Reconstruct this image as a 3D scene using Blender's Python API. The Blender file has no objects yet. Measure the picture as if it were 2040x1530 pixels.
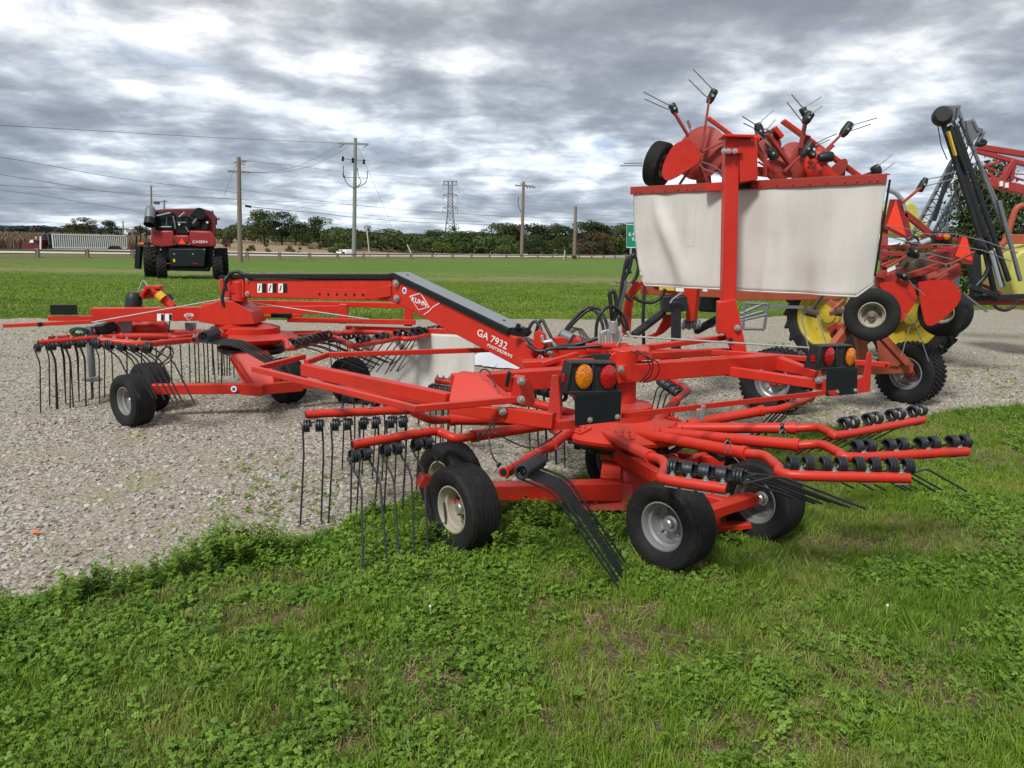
import bpy, bmesh, math, random
import numpy as np
from mathutils import Vector, Matrix, noise
R = math.radians
sc = bpy.context.scene
COL = sc.collection
random.seed(7); rng = np.random.default_rng(7)
V = lambda *a: Vector(a)

# ------------------------------------------------------------------ camera
F = 1530.0; W0, H0 = 2040.0, 1530.0
CAMZ = 1.65; HOR = 478.0; ROLL = R(1.0)
PITCH = math.atan2(H0 / 2 - HOR, F)
cd = bpy.data.cameras.new('camera'); cam = bpy.data.objects.new('camera', cd); COL.objects.link(cam)
cd.sensor_width = 36; cd.lens = 36 * F / W0; cd.clip_end = 6000; cd.clip_start = .05
cam.location = (0, 0, CAMZ)
cam.rotation_euler = (Matrix.Rotation(R(90) - PITCH, 3, 'X') @ Matrix.Rotation(ROLL, 3, 'Z')).to_euler()
sc.camera = cam
CM = cam.rotation_euler.to_matrix()
def ray(px, py):
    return CM @ Vector(((px - W0 / 2) / F, (H0 / 2 - py) / F, -1.0))
def at(px, py, y):
    "the point of the place at y metres ahead, measured in the photograph"
    d = ray(px, py); return Vector((0, 0, CAMZ)) + d * (y / d.y)
def on(px, py, z=0.0):
    "the point of the place at height z, measured in the photograph"
    d = ray(px, py); return Vector((0, 0, CAMZ)) + d * ((z - CAMZ) / d.z)

# ------------------------------------------------------------------ materials
def newmat(name):
    m = bpy.data.materials.new(name); m.use_nodes = True
    nt = m.node_tree; return m, nt, nt.nodes['Principled BSDF']
def nd(nt, t, **kw):
    n = nt.nodes.new(t)
    for k, v in kw.items():
        if k in n.inputs: n.inputs[k].default_value = v
        else: setattr(n, k, v)
    return n
def ramp(nt, fac, stops, interp='LINEAR'):
    r = nt.nodes.new('ShaderNodeValToRGB'); r.color_ramp.interpolation = interp
    e = r.color_ramp.elements
    while len(e) < len(stops): e.new(.5)
    for i, (p, c) in enumerate(stops):
        e[i].position = p; e[i].color = (*c, 1) if len(c) == 3 else c
    if fac is not None: nt.links.new(fac, r.inputs[0])
    return r
def mixc(nt, fac, a, b, mode='MIX'):
    m = nt.nodes.new('ShaderNodeMix'); m.data_type = 'RGBA'; m.blend_type = mode
    for s, v in ((0, fac), (6, a), (7, b)):
        if isinstance(v, (int, float)): m.inputs[s].default_value = v
        elif isinstance(v, tuple): m.inputs[s].default_value = (*v, 1) if len(v) == 3 else v
        else: nt.links.new(v, m.inputs[s])
    return m.outputs[2]
def texnoise(nt, scale, detail=4, rough=.55, vec=None, dim='3D', dist=0):
    n = nt.nodes.new('ShaderNodeTexNoise'); n.noise_dimensions = dim
    n.inputs['Scale'].default_value = scale; n.inputs['Detail'].default_value = detail
    n.inputs['Roughness'].default_value = rough; n.inputs['Distortion'].default_value = dist
    if vec is None:
        g = nt.nodes.new('ShaderNodeNewGeometry'); vec = g.outputs['Position']
    nt.links.new(vec, n.inputs['Vector']); return n
def bump(nt, b, h, strength=.3, dist=.01):
    n = nt.nodes.new('ShaderNodeBump'); n.inputs['Strength'].default_value = strength
    n.inputs['Distance'].default_value = dist; nt.links.new(h, n.inputs['Height'])
    nt.links.new(n.outputs[0], b.inputs['Normal']); return n
def paint(name, col, dirt=(.16, .10, .06), amt=.35, rough=.38, metal=0, fade=None, spec=.5, scale=6, bmp=.05, dust=0):
    "painted or plain surface with dust, faded patches and small scratches"
    m, nt, b = newmat(name)
    tc = nd(nt, 'ShaderNodeNewGeometry')
    n1 = texnoise(nt, scale, 8, .65); n2 = texnoise(nt, scale * 9, 5, .7)
    base = mixc(nt, n1.outputs[0], tuple(c * .88 for c in col), tuple(min(1, c * 1.1) for c in (fade or col)))
    r1 = ramp(nt, n2.outputs[0], [(.45, (0, 0, 0)), (.8, (1, 1, 1))])
    r2 = ramp(nt, n1.outputs[0], [(.5 - amt * .3, (0, 0, 0)), (.85, (1, 1, 1))])
    mm = nd(nt, 'ShaderNodeMath', operation='MULTIPLY'); nt.links.new(r1.outputs[0], mm.inputs[0]); nt.links.new(r2.outputs[0], mm.inputs[1])
    m2 = nd(nt, 'ShaderNodeMath', operation='MULTIPLY'); nt.links.new(mm.outputs[0], m2.inputs[0]); m2.inputs[1].default_value = min(1, amt * 2)
    c = mixc(nt, m2.outputs[0], base, dirt)
    if dust:
        n3 = texnoise(nt, 2.3, 5, .65); n4 = texnoise(nt, 1.1, 3, .6)
        c = mixc(nt, ramp(nt, n3.outputs[0], [(.56, (0, 0, 0)), (.72, (.75, .75, .75))]).outputs[0], c, tuple(x * .42 + d * .25 for x, d in zip(col, dirt)))
        sn = nd(nt, 'ShaderNodeSeparateXYZ'); nt.links.new(tc.outputs['Normal'], sn.inputs[0]); mr = nd(nt, 'ShaderNodeMapRange'); nt.links.new(sn.outputs[2], mr.inputs[0]); mr.inputs[1].default_value = .3; mr.inputs[4].default_value = dust
        mu = nd(nt, 'ShaderNodeMath', operation='MULTIPLY'); nt.links.new(mr.outputs[0], mu.inputs[0]); nt.links.new(n4.outputs[0], mu.inputs[1]); c = mixc(nt, mu.outputs[0], c, (.46, .30, .24))
    nt.links.new(c, b.inputs['Base Color'])
    rr = nd(nt, 'ShaderNodeMapRange'); nt.links.new(n2.outputs[0], rr.inputs[0]); rr.inputs[3].default_value = rough * .8; rr.inputs[4].default_value = min(1, rough * 1.35)
    nt.links.new(rr.outputs[0], b.inputs['Roughness'])
    b.inputs['Metallic'].default_value = metal; b.inputs['Specular IOR Level'].default_value = spec
    if bmp: bump(nt, b, n2.outputs[0], bmp, .004)
    return m
M = {}
M['red'] = paint('red_paint', (.50, .016, .008), dirt=(.20, .085, .05), amt=.36, rough=.38, fade=(.57, .030, .014), spec=.35, dust=.16)
M['red2'] = paint('faded_red_paint', (.28, .017, .011), dirt=(.12, .06, .04), amt=.6, rough=.55, fade=(.34, .035, .02), dust=.3)
M['red3'] = paint('weathered_orange_red', (.34, .055, .022), dirt=(.14, .08, .05), amt=.6, rough=.6, fade=(.40, .09, .04), dust=.3)
M['maroon'] = paint('shaded_maroon', (.11, .008, .013), dirt=(.03, .02, .02), amt=.5, rough=.5, scale=3)  # shade on the combine's upper body put into a darker red
M['darkred'] = paint('dark_red_paint', (.27, .012, .018), dirt=(.10, .05, .04), amt=.3, rough=.4)
M['boomred'] = paint('boom_red_paint', (.34, .035, .03), dirt=(.15, .08, .06), amt=.3, rough=.45)
M['black'] = paint('black_plastic', (.018, .019, .021), dirt=(.10, .09, .08), amt=.25, rough=.45, spec=.35)
M['plate'] = paint('black_plate', (.008, .012, .013), dirt=(.03, .03, .03), amt=.15, rough=.45, spec=.25)
M['hose'] = paint('hose_rubber', (.013, .013, .014), amt=.12, dirt=(.08, .07, .06), rough=.42)
M['spring'] = paint('spring_steel', (.022, .026, .032), dirt=(.09, .06, .045), amt=.3, rough=.4, metal=.2)
M['tinetip'] = M['spring']
M['tire'] = paint('tire_rubber', (.009, .0095, .0105), dirt=(.085, .072, .058), amt=.5, rough=.7, scale=9, spec=.3)
M['rim'] = paint('silver_rim', (.27, .28, .28), dirt=(.13, .10, .07), amt=.5, rough=.4, metal=.35)
M['rimcream'] = paint('cream_rim', (.36, .33, .25), dirt=(.12, .085, .06), amt=.6, rough=.5)
M['zinc'] = paint('zinc_bolt', (.50, .50, .48), dirt=(.2, .17, .13), amt=.2, rough=.3, metal=.7)
M['steel'] = paint('grey_steel', (.20, .215, .225), dirt=(.11, .09, .07), amt=.3, rough=.45, metal=.25)
M['cover'] = paint('grey_cover', (.22, .235, .25), dirt=(.16, .15, .14), amt=.2, rough=.42)
M['yellow'] = paint('yellow_rim_paint', (.44, .34, .025), dirt=(.12, .085, .035), amt=.8, rough=.4)
M['tank'] = paint('yellow_tank', (.48, .46, .10), dirt=(.3, .27, .12), amt=.25, rough=.5)
M['boomgrey'] = paint('boom_grey', (.16, .18, .195), dirt=(.07, .07, .06), amt=.3, rough=.45, metal=.2)
M['white'] = paint('white_paint', (.78, .78, .76), dirt=(.4, .38, .34), amt=.12, rough=.5)
M['orange'] = paint('orange_plastic', (.85, .15, .02), amt=.1, rough=.5)
M['smv'] = paint('fluorescent_red', (.95, .05, .015), amt=.05, rough=.6, dirt=(.5, .1, .05))
M['smvd'] = paint('reflective_dark_red', (.22, .02, .02), amt=.1, rough=.4)
M['blue'] = paint('blue_sticker', (.03, .12, .42), amt=.05, rough=.5)
M['green_strap'] = paint('green_rope', (.02, .10, .06), amt=.1, rough=.8)
M['yellowsticker'] = paint('yellow_sticker', (.65, .45, .03), amt=.2, rough=.6)
M['wood'] = paint('weathered_wood', (.20, .155, .12), dirt=(.09, .07, .055), amt=.5, rough=.9, scale=3)
M['woodgrey'] = paint('grey_green_wood', (.21, .225, .20), dirt=(.12, .11, .09), amt=.4, rough=.9, scale=3)
M['galv'] = paint('galvanised_steel', (.36, .38, .40), amt=.15, rough=.5, metal=.3)
M['wire'] = paint('wire_dark', (.13, .14, .155), amt=.0, rough=.7, bmp=0)
M['bark'] = paint('bark', (.09, .07, .055), dirt=(.05, .04, .03), amt=.4, rough=.95)
def lens(name, col):
    m, nt, b = newmat(name)
    vo = nd(nt, 'ShaderNodeTexVoronoi', Scale=110.0); g = nd(nt, 'ShaderNodeNewGeometry'); nt.links.new(g.outputs['Position'], vo.inputs['Vector'])
    c = ramp(nt, vo.outputs['Distance'], [(0, tuple(min(1, x * 1.35) for x in col)), (.7, tuple(x * .55 for x in col))])
    nt.links.new(c.outputs[0], b.inputs['Base Color']); b.inputs['Roughness'].default_value = .15
    b.inputs['Coat Weight'].default_value = .6
    return m
M['amber'] = lens('amber_lens', (.85, .22, .01)); M['redlens'] = lens('red_lens', (.50, .006, .01))
def glassmat():
    m, nt, b = newmat('dark_glass'); b.inputs['Base Color'].default_value = (.02, .03, .035, 1); b.inputs['Roughness'].default_value = .08; return m
M['glass'] = glassmat()
def canvasmat():
    m, nt, b = newmat('off_white_canvas')
    g = nd(nt, 'ShaderNodeNewGeometry')
    mp = nd(nt, 'ShaderNodeMapping'); mp.inputs['Scale'].default_value = (5, 5, .8); nt.links.new(g.outputs['Position'], mp.inputs[0])
    n1 = texnoise(nt, 1.0, 6, .6, mp.outputs[0]); n2 = texnoise(nt, 40, 4, .7); n3 = texnoise(nt, 3, 5, .6)
    c = mixc(nt, ramp(nt, n1.outputs[0], [(.42, (0, 0, 0)), (.75, (1, 1, 1))]).outputs[0], (.60, .59, .55), (.50, .485, .44))
    c = mixc(nt, ramp(nt, n3.outputs[0], [(.55, (0, 0, 0)), (.8, (.5, .5, .5))]).outputs[0], c, (.42, .39, .33))
    c = mixc(nt, ramp(nt, n2.outputs[0], [(.70, (0, 0, 0)), (.78, (.6, .6, .6))]).outputs[0], c, (.22, .20, .18))
    nt.links.new(c, b.inputs['Base Color']); b.inputs['Roughness'].default_value = .55
    bump(nt, b, n1.outputs[0], .15, .01); return m
M['canvas'] = canvasmat()

# ------------------------------------------------------------------ mesh builder
def frame(d, up=None):
    "orthonormal (x side, y up, z along d)"
    z = Vector(d).normalized(); up = Vector(up) if up is not None else Vector((0, 0, 1))
    if abs(z.dot(up.normalized())) > .99: up = Vector((1, 0, 0)) if abs(z.x) < .9 else Vector((0, 1, 0))
    x = up.cross(z).normalized(); y = z.cross(x).normalized(); return x, y, z
class MB:
    def __init__(s): s.v = []; s.f = []
    def add(s, vs, fs):
        o = len(s.v); s.v += [Vector(v) for v in vs]; s.f += [tuple(i + o for i in f) for f in fs]; return s
    def hexa(s, a, b):
        "two quads a (4 pts) and b joined as a box"
        return s.add(list(a) + list(b), [(3, 2, 1, 0), (4, 5, 6, 7), (0, 1, 5, 4), (1, 2, 6, 5), (2, 3, 7, 6), (3, 0, 4, 7)])
    def bar(s, p, q, w, h, up=None, w2=None, h2=None):
        "rectangular bar from p to q, w wide, h tall"
        p, q = Vector(p), Vector(q); x, y, z = frame(q - p, up); w2 = w2 or w; h2 = h2 or h
        A = [p + x * sx * w / 2 + y * sy * h / 2 for sx, sy in ((-1, -1), (1, -1), (1, 1), (-1, 1))]
        B = [q + x * sx * w2 / 2 + y * sy * h2 / 2 for sx, sy in ((-1, -1), (1, -1), (1, 1), (-1, 1))]
        return s.hexa(A, B)
    def box(s, c, sx, sy, sz, rz=0):
        c = Vector(c); m = Matrix.Rotation(rz, 3, 'Z')
        return s.bar(c - m @ V(0, sy / 2, 0), c + m @ V(0, sy / 2, 0), sx, sz)
    def tube(s, pts, r, n=8, cap=True, r2=None):
        pts = [Vector(p) for p in pts]; N = len(pts)
        rs = r if isinstance(r, (list, tuple)) else [r + ((r2 if r2 is not None else r) - r) * i / max(1, N - 1) for i in range(N)]
        vs = []; fs = []
        t0 = (pts[1] - pts[0]).normalized(); x, y, z = frame(t0)
        for i, p in enumerate(pts):
            t = (pts[min(i + 1, N - 1)] - pts[max(i - 1, 0)]).normalized()
            x = (x - t * x.dot(t)).normalized(); y = t.cross(x)
            for k in range(n):
                a = 2 * math.pi * k / n; vs.append(p + (x * math.cos(a) + y * math.sin(a)) * rs[i])
        for i in range(N - 1):
            for k in range(n):
                k2 = (k + 1) % n; fs.append((i * n + k, i * n + k2, (i + 1) * n + k2, (i + 1) * n + k))
        if cap: fs.append(tuple(range(n - 1, -1, -1))); fs.append(tuple((N - 1) * n + k for k in range(n)))
        return s.add(vs, fs)
    def cyl(s, p, q, r, n=16, r2=None): return s.tube([p, q], r, n, True, r2)
    def lathe(s, c, ax, prof, n=32, up=None):
        "profile of (radius, offset along the axis) turned about ax through c"
        c = Vector(c); x, y, z = frame(ax, up); vs = []; fs = []; m = len(prof)
        for (r, h) in prof:
            for k in range(n):
                a = 2 * math.pi * k / n; vs.append(c + z * h + (x * math.cos(a) + y * math.sin(a)) * max(r, 1e-4))
        for i in range(m - 1):
            for k in range(n):
                k2 = (k + 1) % n; fs.append((i * n + k, i * n + k2, (i + 1) * n + k2, (i + 1) * n + k))
        return s.add(vs, fs)
    def prism(s, poly, ext):
        "flat polygon given an extrusion vector"
        n = len(poly); P = [Vector(p) for p in poly]; e = Vector(ext)
        fs = [tuple(range(n)), tuple(range(2 * n - 1, n - 1, -1))] + [(i, i + n, (i + 1) % n + n, (i + 1) % n) for i in range(n)]
        return s.add(P + [p + e for p in P], fs)
    def coil(s, c, ax, R_, r, turns, pitch, n=12, k=6, ph=0):
        x, y, z = frame(ax); N = int(turns * n) + 1; c = Vector(c)
        pts = [c + z * (pitch * (i / n) - pitch * turns / 2) + (x * math.cos(ph + 2 * math.pi * i / n) + y * math.sin(ph + 2 * math.pi * i / n)) * R_ for i in range(N)]
        return s.tube(pts, r, k)
    def bolt(s, p, d, r=.012, h=.012):
        x, y, z = frame(d); p = Vector(p)
        s.cyl(p, p + z * .003, r * 1.5, 14); s.cyl(p + z * .003, p + z * (h + .003), r, 6); return s.cyl(p + z * (h + .003), p + z * (h + .012), r * .45, 8)
    def build(s, name, mat, parent=None, label=None, bevel=0, smooth=40, kind=None):
        me = bpy.data.meshes.new(name); off = parent_off(parent)
        me.from_pydata([v - off for v in s.v], [], s.f); me.validate()
        bm = bmesh.new(); bm.from_mesh(me); bmesh.ops.recalc_face_normals(bm, faces=bm.faces); bm.to_mesh(me); bm.free()
        for mm in (mat if isinstance(mat, (list, tuple)) else [mat]): me.materials.append(mm)
        me.shade_smooth(); me.set_sharp_from_angle(angle=R(smooth))
        o = bpy.data.objects.new(name, me); COL.objects.link(o); o.parent = parent
        if bevel:
            b = o.modifiers.new('edge', 'BEVEL'); b.width = bevel; b.segments = 2; b.limit_method = 'ANGLE'; b.angle_limit = R(45); b.harden_normals = False
        if label: o['label'] = label
        if kind: o['kind'] = kind
        return o
def parent_off(p):
    o = Vector((0, 0, 0))
    while p is not None: o += p.location; p = p.parent
    return o
def thing(name, label, cat, loc=(0, 0, 0), group=None):
    o = bpy.data.objects.new(name, None); COL.objects.link(o); o.location = loc; o.empty_display_size = .1
    o['label'] = label; o['category'] = cat
    if group: o['group'] = group
    return o
def tag(o, label, cat, group=None):
    o['label'] = label; o['category'] = cat
    if group: o['group'] = group
    return o
def copytree(o, loc, rz=None, sc_=None, label=None, parent=None):
    c = o.copy(); COL.objects.link(c); c.parent = parent
    if parent is None:
        c.location = loc
        if rz is not None: c.rotation_euler.z = rz
        if sc_ is not None: c.scale = sc_ if isinstance(sc_, (tuple, list)) else (sc_,) * 3
        if label: c['label'] = label
    for ch in o.children: copytree(ch, None, parent=c)
    return c
def smoothpath(P, n=6):
    "Catmull-Rom through the points"
    P = [Vector(p) for p in P]; Q = [P[0] * 2 - P[1]] + P + [P[-1] * 2 - P[-2]]; out = []
    for i in range(1, len(Q) - 2):
        for k in range(n):
            t = k / n; a, b, c, d = Q[i - 1], Q[i], Q[i + 1], Q[i + 2]
            out.append(.5 * ((2 * b) + (c - a) * t + (2 * a - 5 * b + 4 * c - d) * t * t + (3 * b - a - 3 * c + d) * t ** 3))
    return out + [P[-1]]
def text(s, name, mat, parent, origin, xdir, ydir, height, depth=.002, width=None, label=None, shear=0, bold=.0):
    "lettering cut as a thin mesh; origin is its lower left corner"
    cu = bpy.data.curves.new(name, 'FONT'); cu.body = s; cu.size = 1; cu.extrude = .02; cu.shear = shear; cu.offset = bold
    tmp = bpy.data.objects.new(name, cu); COL.objects.link(tmp); dg = bpy.context.evaluated_depsgraph_get(); dg.update()
    me = bpy.data.meshes.new_from_object(tmp.evaluated_get(dg)); bpy.data.objects.remove(tmp); bpy.data.curves.remove(cu)
    co = np.array([v.co[:] for v in me.vertices]); mn, mx = co.min(0), co.max(0)
    sy = height / (mx[1] - mn[1]); sx = (width / (mx[0] - mn[0])) if width else sy
    X = Vector(xdir).normalized(); Y = Vector(ydir); Y = (Y - X * Y.dot(X)).normalized(); Z = X.cross(Y); off = parent_off(parent)
    for v in me.vertices:
        v.co = Vector(origin) + X * (v.co.x - mn[0]) * sx + Y * (v.co.y - mn[1]) * sy + Z * (v.co.z / .02 * depth) - off
    me.materials.clear(); me.materials.append(mat); me.name = name
    o = bpy.data.objects.new(name, me); COL.objects.link(o); o.parent = parent
    if label: o['label'] = label
    return o

# ------------------------------------------------------------------ render settings, sky, sun
sc.view_settings.view_transform = 'Standard'; sc.view_settings.look = 'None'; sc.view_settings.exposure = 0.0; sc.view_settings.gamma = 1
sc.render.engine = 'CYCLES'; sc.cycles.use_denoising = True; sc.cycles.max_bounces = 5; sc.cycles.transparent_max_bounces = 8
SUN_EL, SUN_AZ = R(48), R(208)     # azimuth measured clockwise from +Y: behind the camera, to the left
w = bpy.data.worlds.new('World'); sc.world = w; w.use_nodes = True; nt = w.node_tree; nt.nodes.clear()
out = nd(nt, 'ShaderNodeOutputWorld'); bgA = nd(nt, 'ShaderNodeBackground'); bgB = nd(nt, 'ShaderNodeBackground'); ms = nd(nt, 'ShaderNodeMixShader')
sky = nd(nt, 'ShaderNodeTexSky', sky_type='NISHITA', sun_disc=False, sun_elevation=SUN_EL, sun_rotation=SUN_AZ)
nt.links.new(sky.outputs[0], bgA.inputs[0]); bgA.inputs[1].default_value = .10
tc = nd(nt, 'ShaderNodeTexCoord'); sep = nd(nt, 'ShaderNodeSeparateXYZ'); nt.links.new(tc.outputs['Generated'], sep.inputs[0])
def mth(op, a, b=None, c=None, clamp=False):
    n = nd(nt, 'ShaderNodeMath', operation=op); n.use_clamp = clamp
    for i, v in enumerate((a, b, c)):
        if v is None: continue
        if isinstance(v, (int, float)): n.inputs[i].default_value = v
        else: nt.links.new(v, n.inputs[i])
    return n.outputs[0]
zz = mth('ADD', mth('MAXIMUM', sep.outputs[2], 0.0), .17)      # a cloud deck overhead, drawn out towards the horizon
cx = mth('DIVIDE', sep.outputs[0], zz); cy = mth('DIVIDE', sep.outputs[1], zz)
cmb = nd(nt, 'ShaderNodeCombineXYZ'); nt.links.new(cx, cmb.inputs[0]); nt.links.new(mth('MULTIPLY', cy, 1.0), cmb.inputs[1]); cmb.inputs[2].default_value = 8.1
def cloud(vec):
    "billowed cloud thickness at one point of the deck"
    big = texnoise(nt, 1.15, 3, .5, vec, dist=.25).outputs[0]; mid = texnoise(nt, 4.2, 6, .50, vec, dist=.2).outputs[0]; fin = texnoise(nt, 9.0, 5, .58, vec, dist=.2).outputs[0]
    bil = mth('SUBTRACT', 1.0, mth('ABSOLUTE', mth('MULTIPLY_ADD', fin, 4.0, -2.0)))
    d = mth('ADD', mth('MULTIPLY', big, .50), mth('MULTIPLY', mid, .50)); return mth('ADD', d, mth('MULTIPLY_ADD', bil, .045, -.025))
cmbs = nd(nt, 'ShaderNodeVectorMath', operation='ADD'); nt.links.new(cmb.outputs[0], cmbs.inputs[0]); cmbs.inputs[1].default_value = (.02, -.10, 0)
d0 = cloud(cmb.outputs[0]); d1 = cloud(cmbs.outputs[0])
lit = mth('SUBTRACT', d0, d1)                       # thicker here than just above: the sunlit shoulder of a cloud
dens = mth('SUBTRACT', d0, mth('MULTIPLY', lit, .75))
cr = ramp(nt, dens, [(.385, (.92, .92, .92)), (.435, (.70, .71, .725)), (.475, (.52, .54, .57)), (.515, (.385, .405, .44)), (.565, (.285, .305, .345)), (.64, (.215, .235, .275))])
hz = ramp(nt, sep.outputs[2], [(.0, (1.05, 1.12, 1.18)), (.10, (.93, 1.0, 1.08)), (.26, (1, 1, 1))])
nt.links.new(mixc(nt, 1.0, cr.outputs[0], hz.outputs[0], 'MULTIPLY'), bgB.inputs[0]); bgB.inputs[1].default_value = 1.34
skc = mixc(nt, 1.0, sky.outputs[0], (.70, .84, 1.12), 'MULTIPLY'); nt.links.new(skc, bgA.inputs[0]); bgA.inputs[1].default_value = .085
cmb2 = nd(nt, 'ShaderNodeCombineXYZ'); nt.links.new(mth('ADD', cx, 11.3), cmb2.inputs[0]); nt.links.new(cy, cmb2.inputs[1]); cmb2.inputs[2].default_value = 9.1
blue = texnoise(nt, 1.7, 6, .55, cmb2.outputs[0], dist=.4)
gap = ramp(nt, mth('SUBTRACT', mth('ADD', blue.outputs[0], mth('MULTIPLY_ADD', dens, -.6, .27)), mth('MULTIPLY', sep.outputs[2], .40)), [(.53, (1, 1, 1)), (.66, (.35, .35, .35))])
nt.links.new(gap.outputs[0], ms.inputs[0]); nt.links.new(bgA.outputs[0], ms.inputs[1]); nt.links.new(bgB.outputs[0], ms.inputs[2]); nt.links.new(ms.outputs[0], out.inputs[0])
sl = bpy.data.lights.new('sun', 'SUN'); so = bpy.data.objects.new('sun', sl); COL.objects.link(so)
sl.energy = 3.4; sl.angle = R(12); sl.color = (1, .975, .93)
sd = V(math.sin(SUN_AZ) * math.cos(SUN_EL), math.cos(SUN_AZ) * math.cos(SUN_EL), math.sin(SUN_EL))
so.rotation_euler = (-sd).to_track_quat('-Z', 'Y').to_euler()
# ------------------------------------------------------------------ terrain
EX = np.array([-12, -4, -2.2, -1.6, -1.05, -.78, -.6, .5, 1.7, 4.2, 5.5, 9, 16]); EY = np.array([.3, 2.5, 3.28, 3.82, 4.12, 4.34, 4.68, 5.2, 6.2, 7.45, 8.2, 10.2, 14])
FX = np.array([-60, -20, -9.7, -1.5, 2.0, 4.5, 9, 14, 30]); FY = np.array([14.2, 14.4, 14.7, 15.9, 17.0, 17.6, 20, 23, 30])
RX = np.array([-90, -40, -22, -8, 19, 60, 140, 400]); RZ = np.array([.2, -.33, -.8, -.95, -1.37, -1.6, -1.8, -2.0])
RA = V(-36, 65, 0); RD = V(.608, .794, 0).normalized(); RN = V(-RD.y, RD.x, 0)
def rail_off(x, y): return (x - RA.x) * RN.x + (y - RA.y) * RN.y       # metres beyond the guard rail line
def gz(x, y):
    x = np.asarray(x, float); y = np.asarray(y, float)
    z = np.interp(y, [0, 15.5, 24, 36, 46, 57, 62], [0, 0, -.18, -.58, -.85, -.98, -.9])
    off = rail_off(x, y); s = off / RN.y * -1                # forward metres short of the rail
    fx = x + RD.x * 0
    # rail foot reached along +y
    rz = np.interp(x, RX, RZ)
    yr = 111.8 + 1.3059 * x
    t = np.clip((y - 57) / np.maximum(yr - 57, 2.5), 0, 1)
    z2 = np.where(y > 57, z * (1 - t) + rz * t, z)
    z3 = np.interp(off, [-30, 0, 2.5, 16, 22, 34, 50, 90, 400, 2500], [0, 0, .2, .2, -1.0, -1.0, -.9, -.3, .2, .6])
    return np.where((y > 57) & (off > 0), rz + z3, np.where(y > 57, z2, z))
def grav(x, y):
    "signed metres inside the gravel lot"
    a = y - np.interp(x, EX, EY); b = np.interp(x, FX, FY) - y
    return np.minimum(a * .85, b)
def axis(lo, hi, step, far_lo, far_hi, gr=1.12):
    a = list(np.arange(lo, hi + 1e-6, step)); s = step
    while a[-1] < far_hi: s *= gr; a.append(a[-1] + s)
    s = step; b = [lo]
    while b[-1] > far_lo: s *= gr; b.append(b[-1] - s)
    return np.array(b[:0:-1] + a)
gx = axis(-12, 16, .09, -2500, 2500); gy = axis(.8, 26, .09, -60, 3500, 1.06)
X, Y = np.meshgrid(gx, gy); Z = gz(X, Y)
def fbm(x, y, s, o=4, seed=0):
    "cheap value noise on arrays"
    t = np.zeros_like(x); amp = 1; tot = 0
    for k in range(o):
        xs = x * s + seed * 17.3 + k * 5.1; ys = y * s + seed * 3.7 + k * 9.2
        xi = np.floor(xs); yi = np.floor(ys); fx = xs - xi; fy = ys - yi; fx = fx * fx * (3 - 2 * fx); fy = fy * fy * (3 - 2 * fy)
        h = lambda a, b: np.modf(np.abs(np.sin(a * 127.1 + b * 311.7 + seed) * 43758.5453))[0]
        t += amp * ((h(xi, yi) * (1 - fx) + h(xi + 1, yi) * fx) * (1 - fy) + (h(xi, yi + 1) * (1 - fx) + h(xi + 1, yi + 1) * fx) * fy)
        tot += amp; amp *= .5; s *= 2.1
    return t / tot
near = np.clip((30 - np.hypot(X, Y)) / 10, 0, 1)
G = grav(X, Y) + (fbm(X, Y, 1.6, 4, 3) - .5) * .55 * near
Z = Z + near * ((fbm(X, Y, .5, 3, 1) - .5) * .03 + (fbm(X, Y, 7, 2, 2) - .5) * .016) + np.clip((Y - 20) / 30, 0, 1) * np.clip((57 - Y) / 5, 0, 1) * (fbm(X, Y, .12, 3, 5) - .5) * .12
me = bpy.data.meshes.new('ground'); n0, n1 = X.shape
me.vertices.add(X.size); me.vertices.foreach_set('co', np.stack([X, Y, Z], -1).ravel().astype(np.float32))
ii = np.arange(X.size).reshape(n0, n1); q = np.stack([ii[:-1, :-1], ii[:-1, 1:], ii[1:, 1:], ii[1:, :-1]], -1).reshape(-1, 4)
me.loops.add(q.size); me.loops.foreach_set('vertex_index', q.ravel().astype(np.int32)); me.polygons.add(len(q))
me.polygons.foreach_set('loop_start', np.arange(0, q.size, 4, dtype=np.int32)); me.update(); me.validate(); me.shade_smooth()
at_ = me.attributes.new('gravel', 'FLOAT', 'POINT'); at_.data.foreach_set('value', G.ravel().astype(np.float32))
off_ = rail_off(X, Y); at_ = me.attributes.new('beyond', 'FLOAT', 'POINT'); at_.data.foreach_set('value', off_.ravel().astype(np.float32))
ground = bpy.data.objects.new('ground', me); COL.objects.link(ground); ground['kind'] = 'structure'

m, nt, b = newmat('ground_mix')
pos = nd(nt, 'ShaderNodeNewGeometry').outputs['Position']
def L(a, b_): nt.links.new(a, b_)
def mth(op, a, b=None, c=None, clamp=False):
    n = nd(nt, 'ShaderNodeMath', operation=op); n.use_clamp = clamp
    for i, v in enumerate((a, b, c)):
        if v is None: continue
        if isinstance(v, (int, float)): n.inputs[i].default_value = v
        else: nt.links.new(v, n.inputs[i])
    return n.outputs[0]
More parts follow.
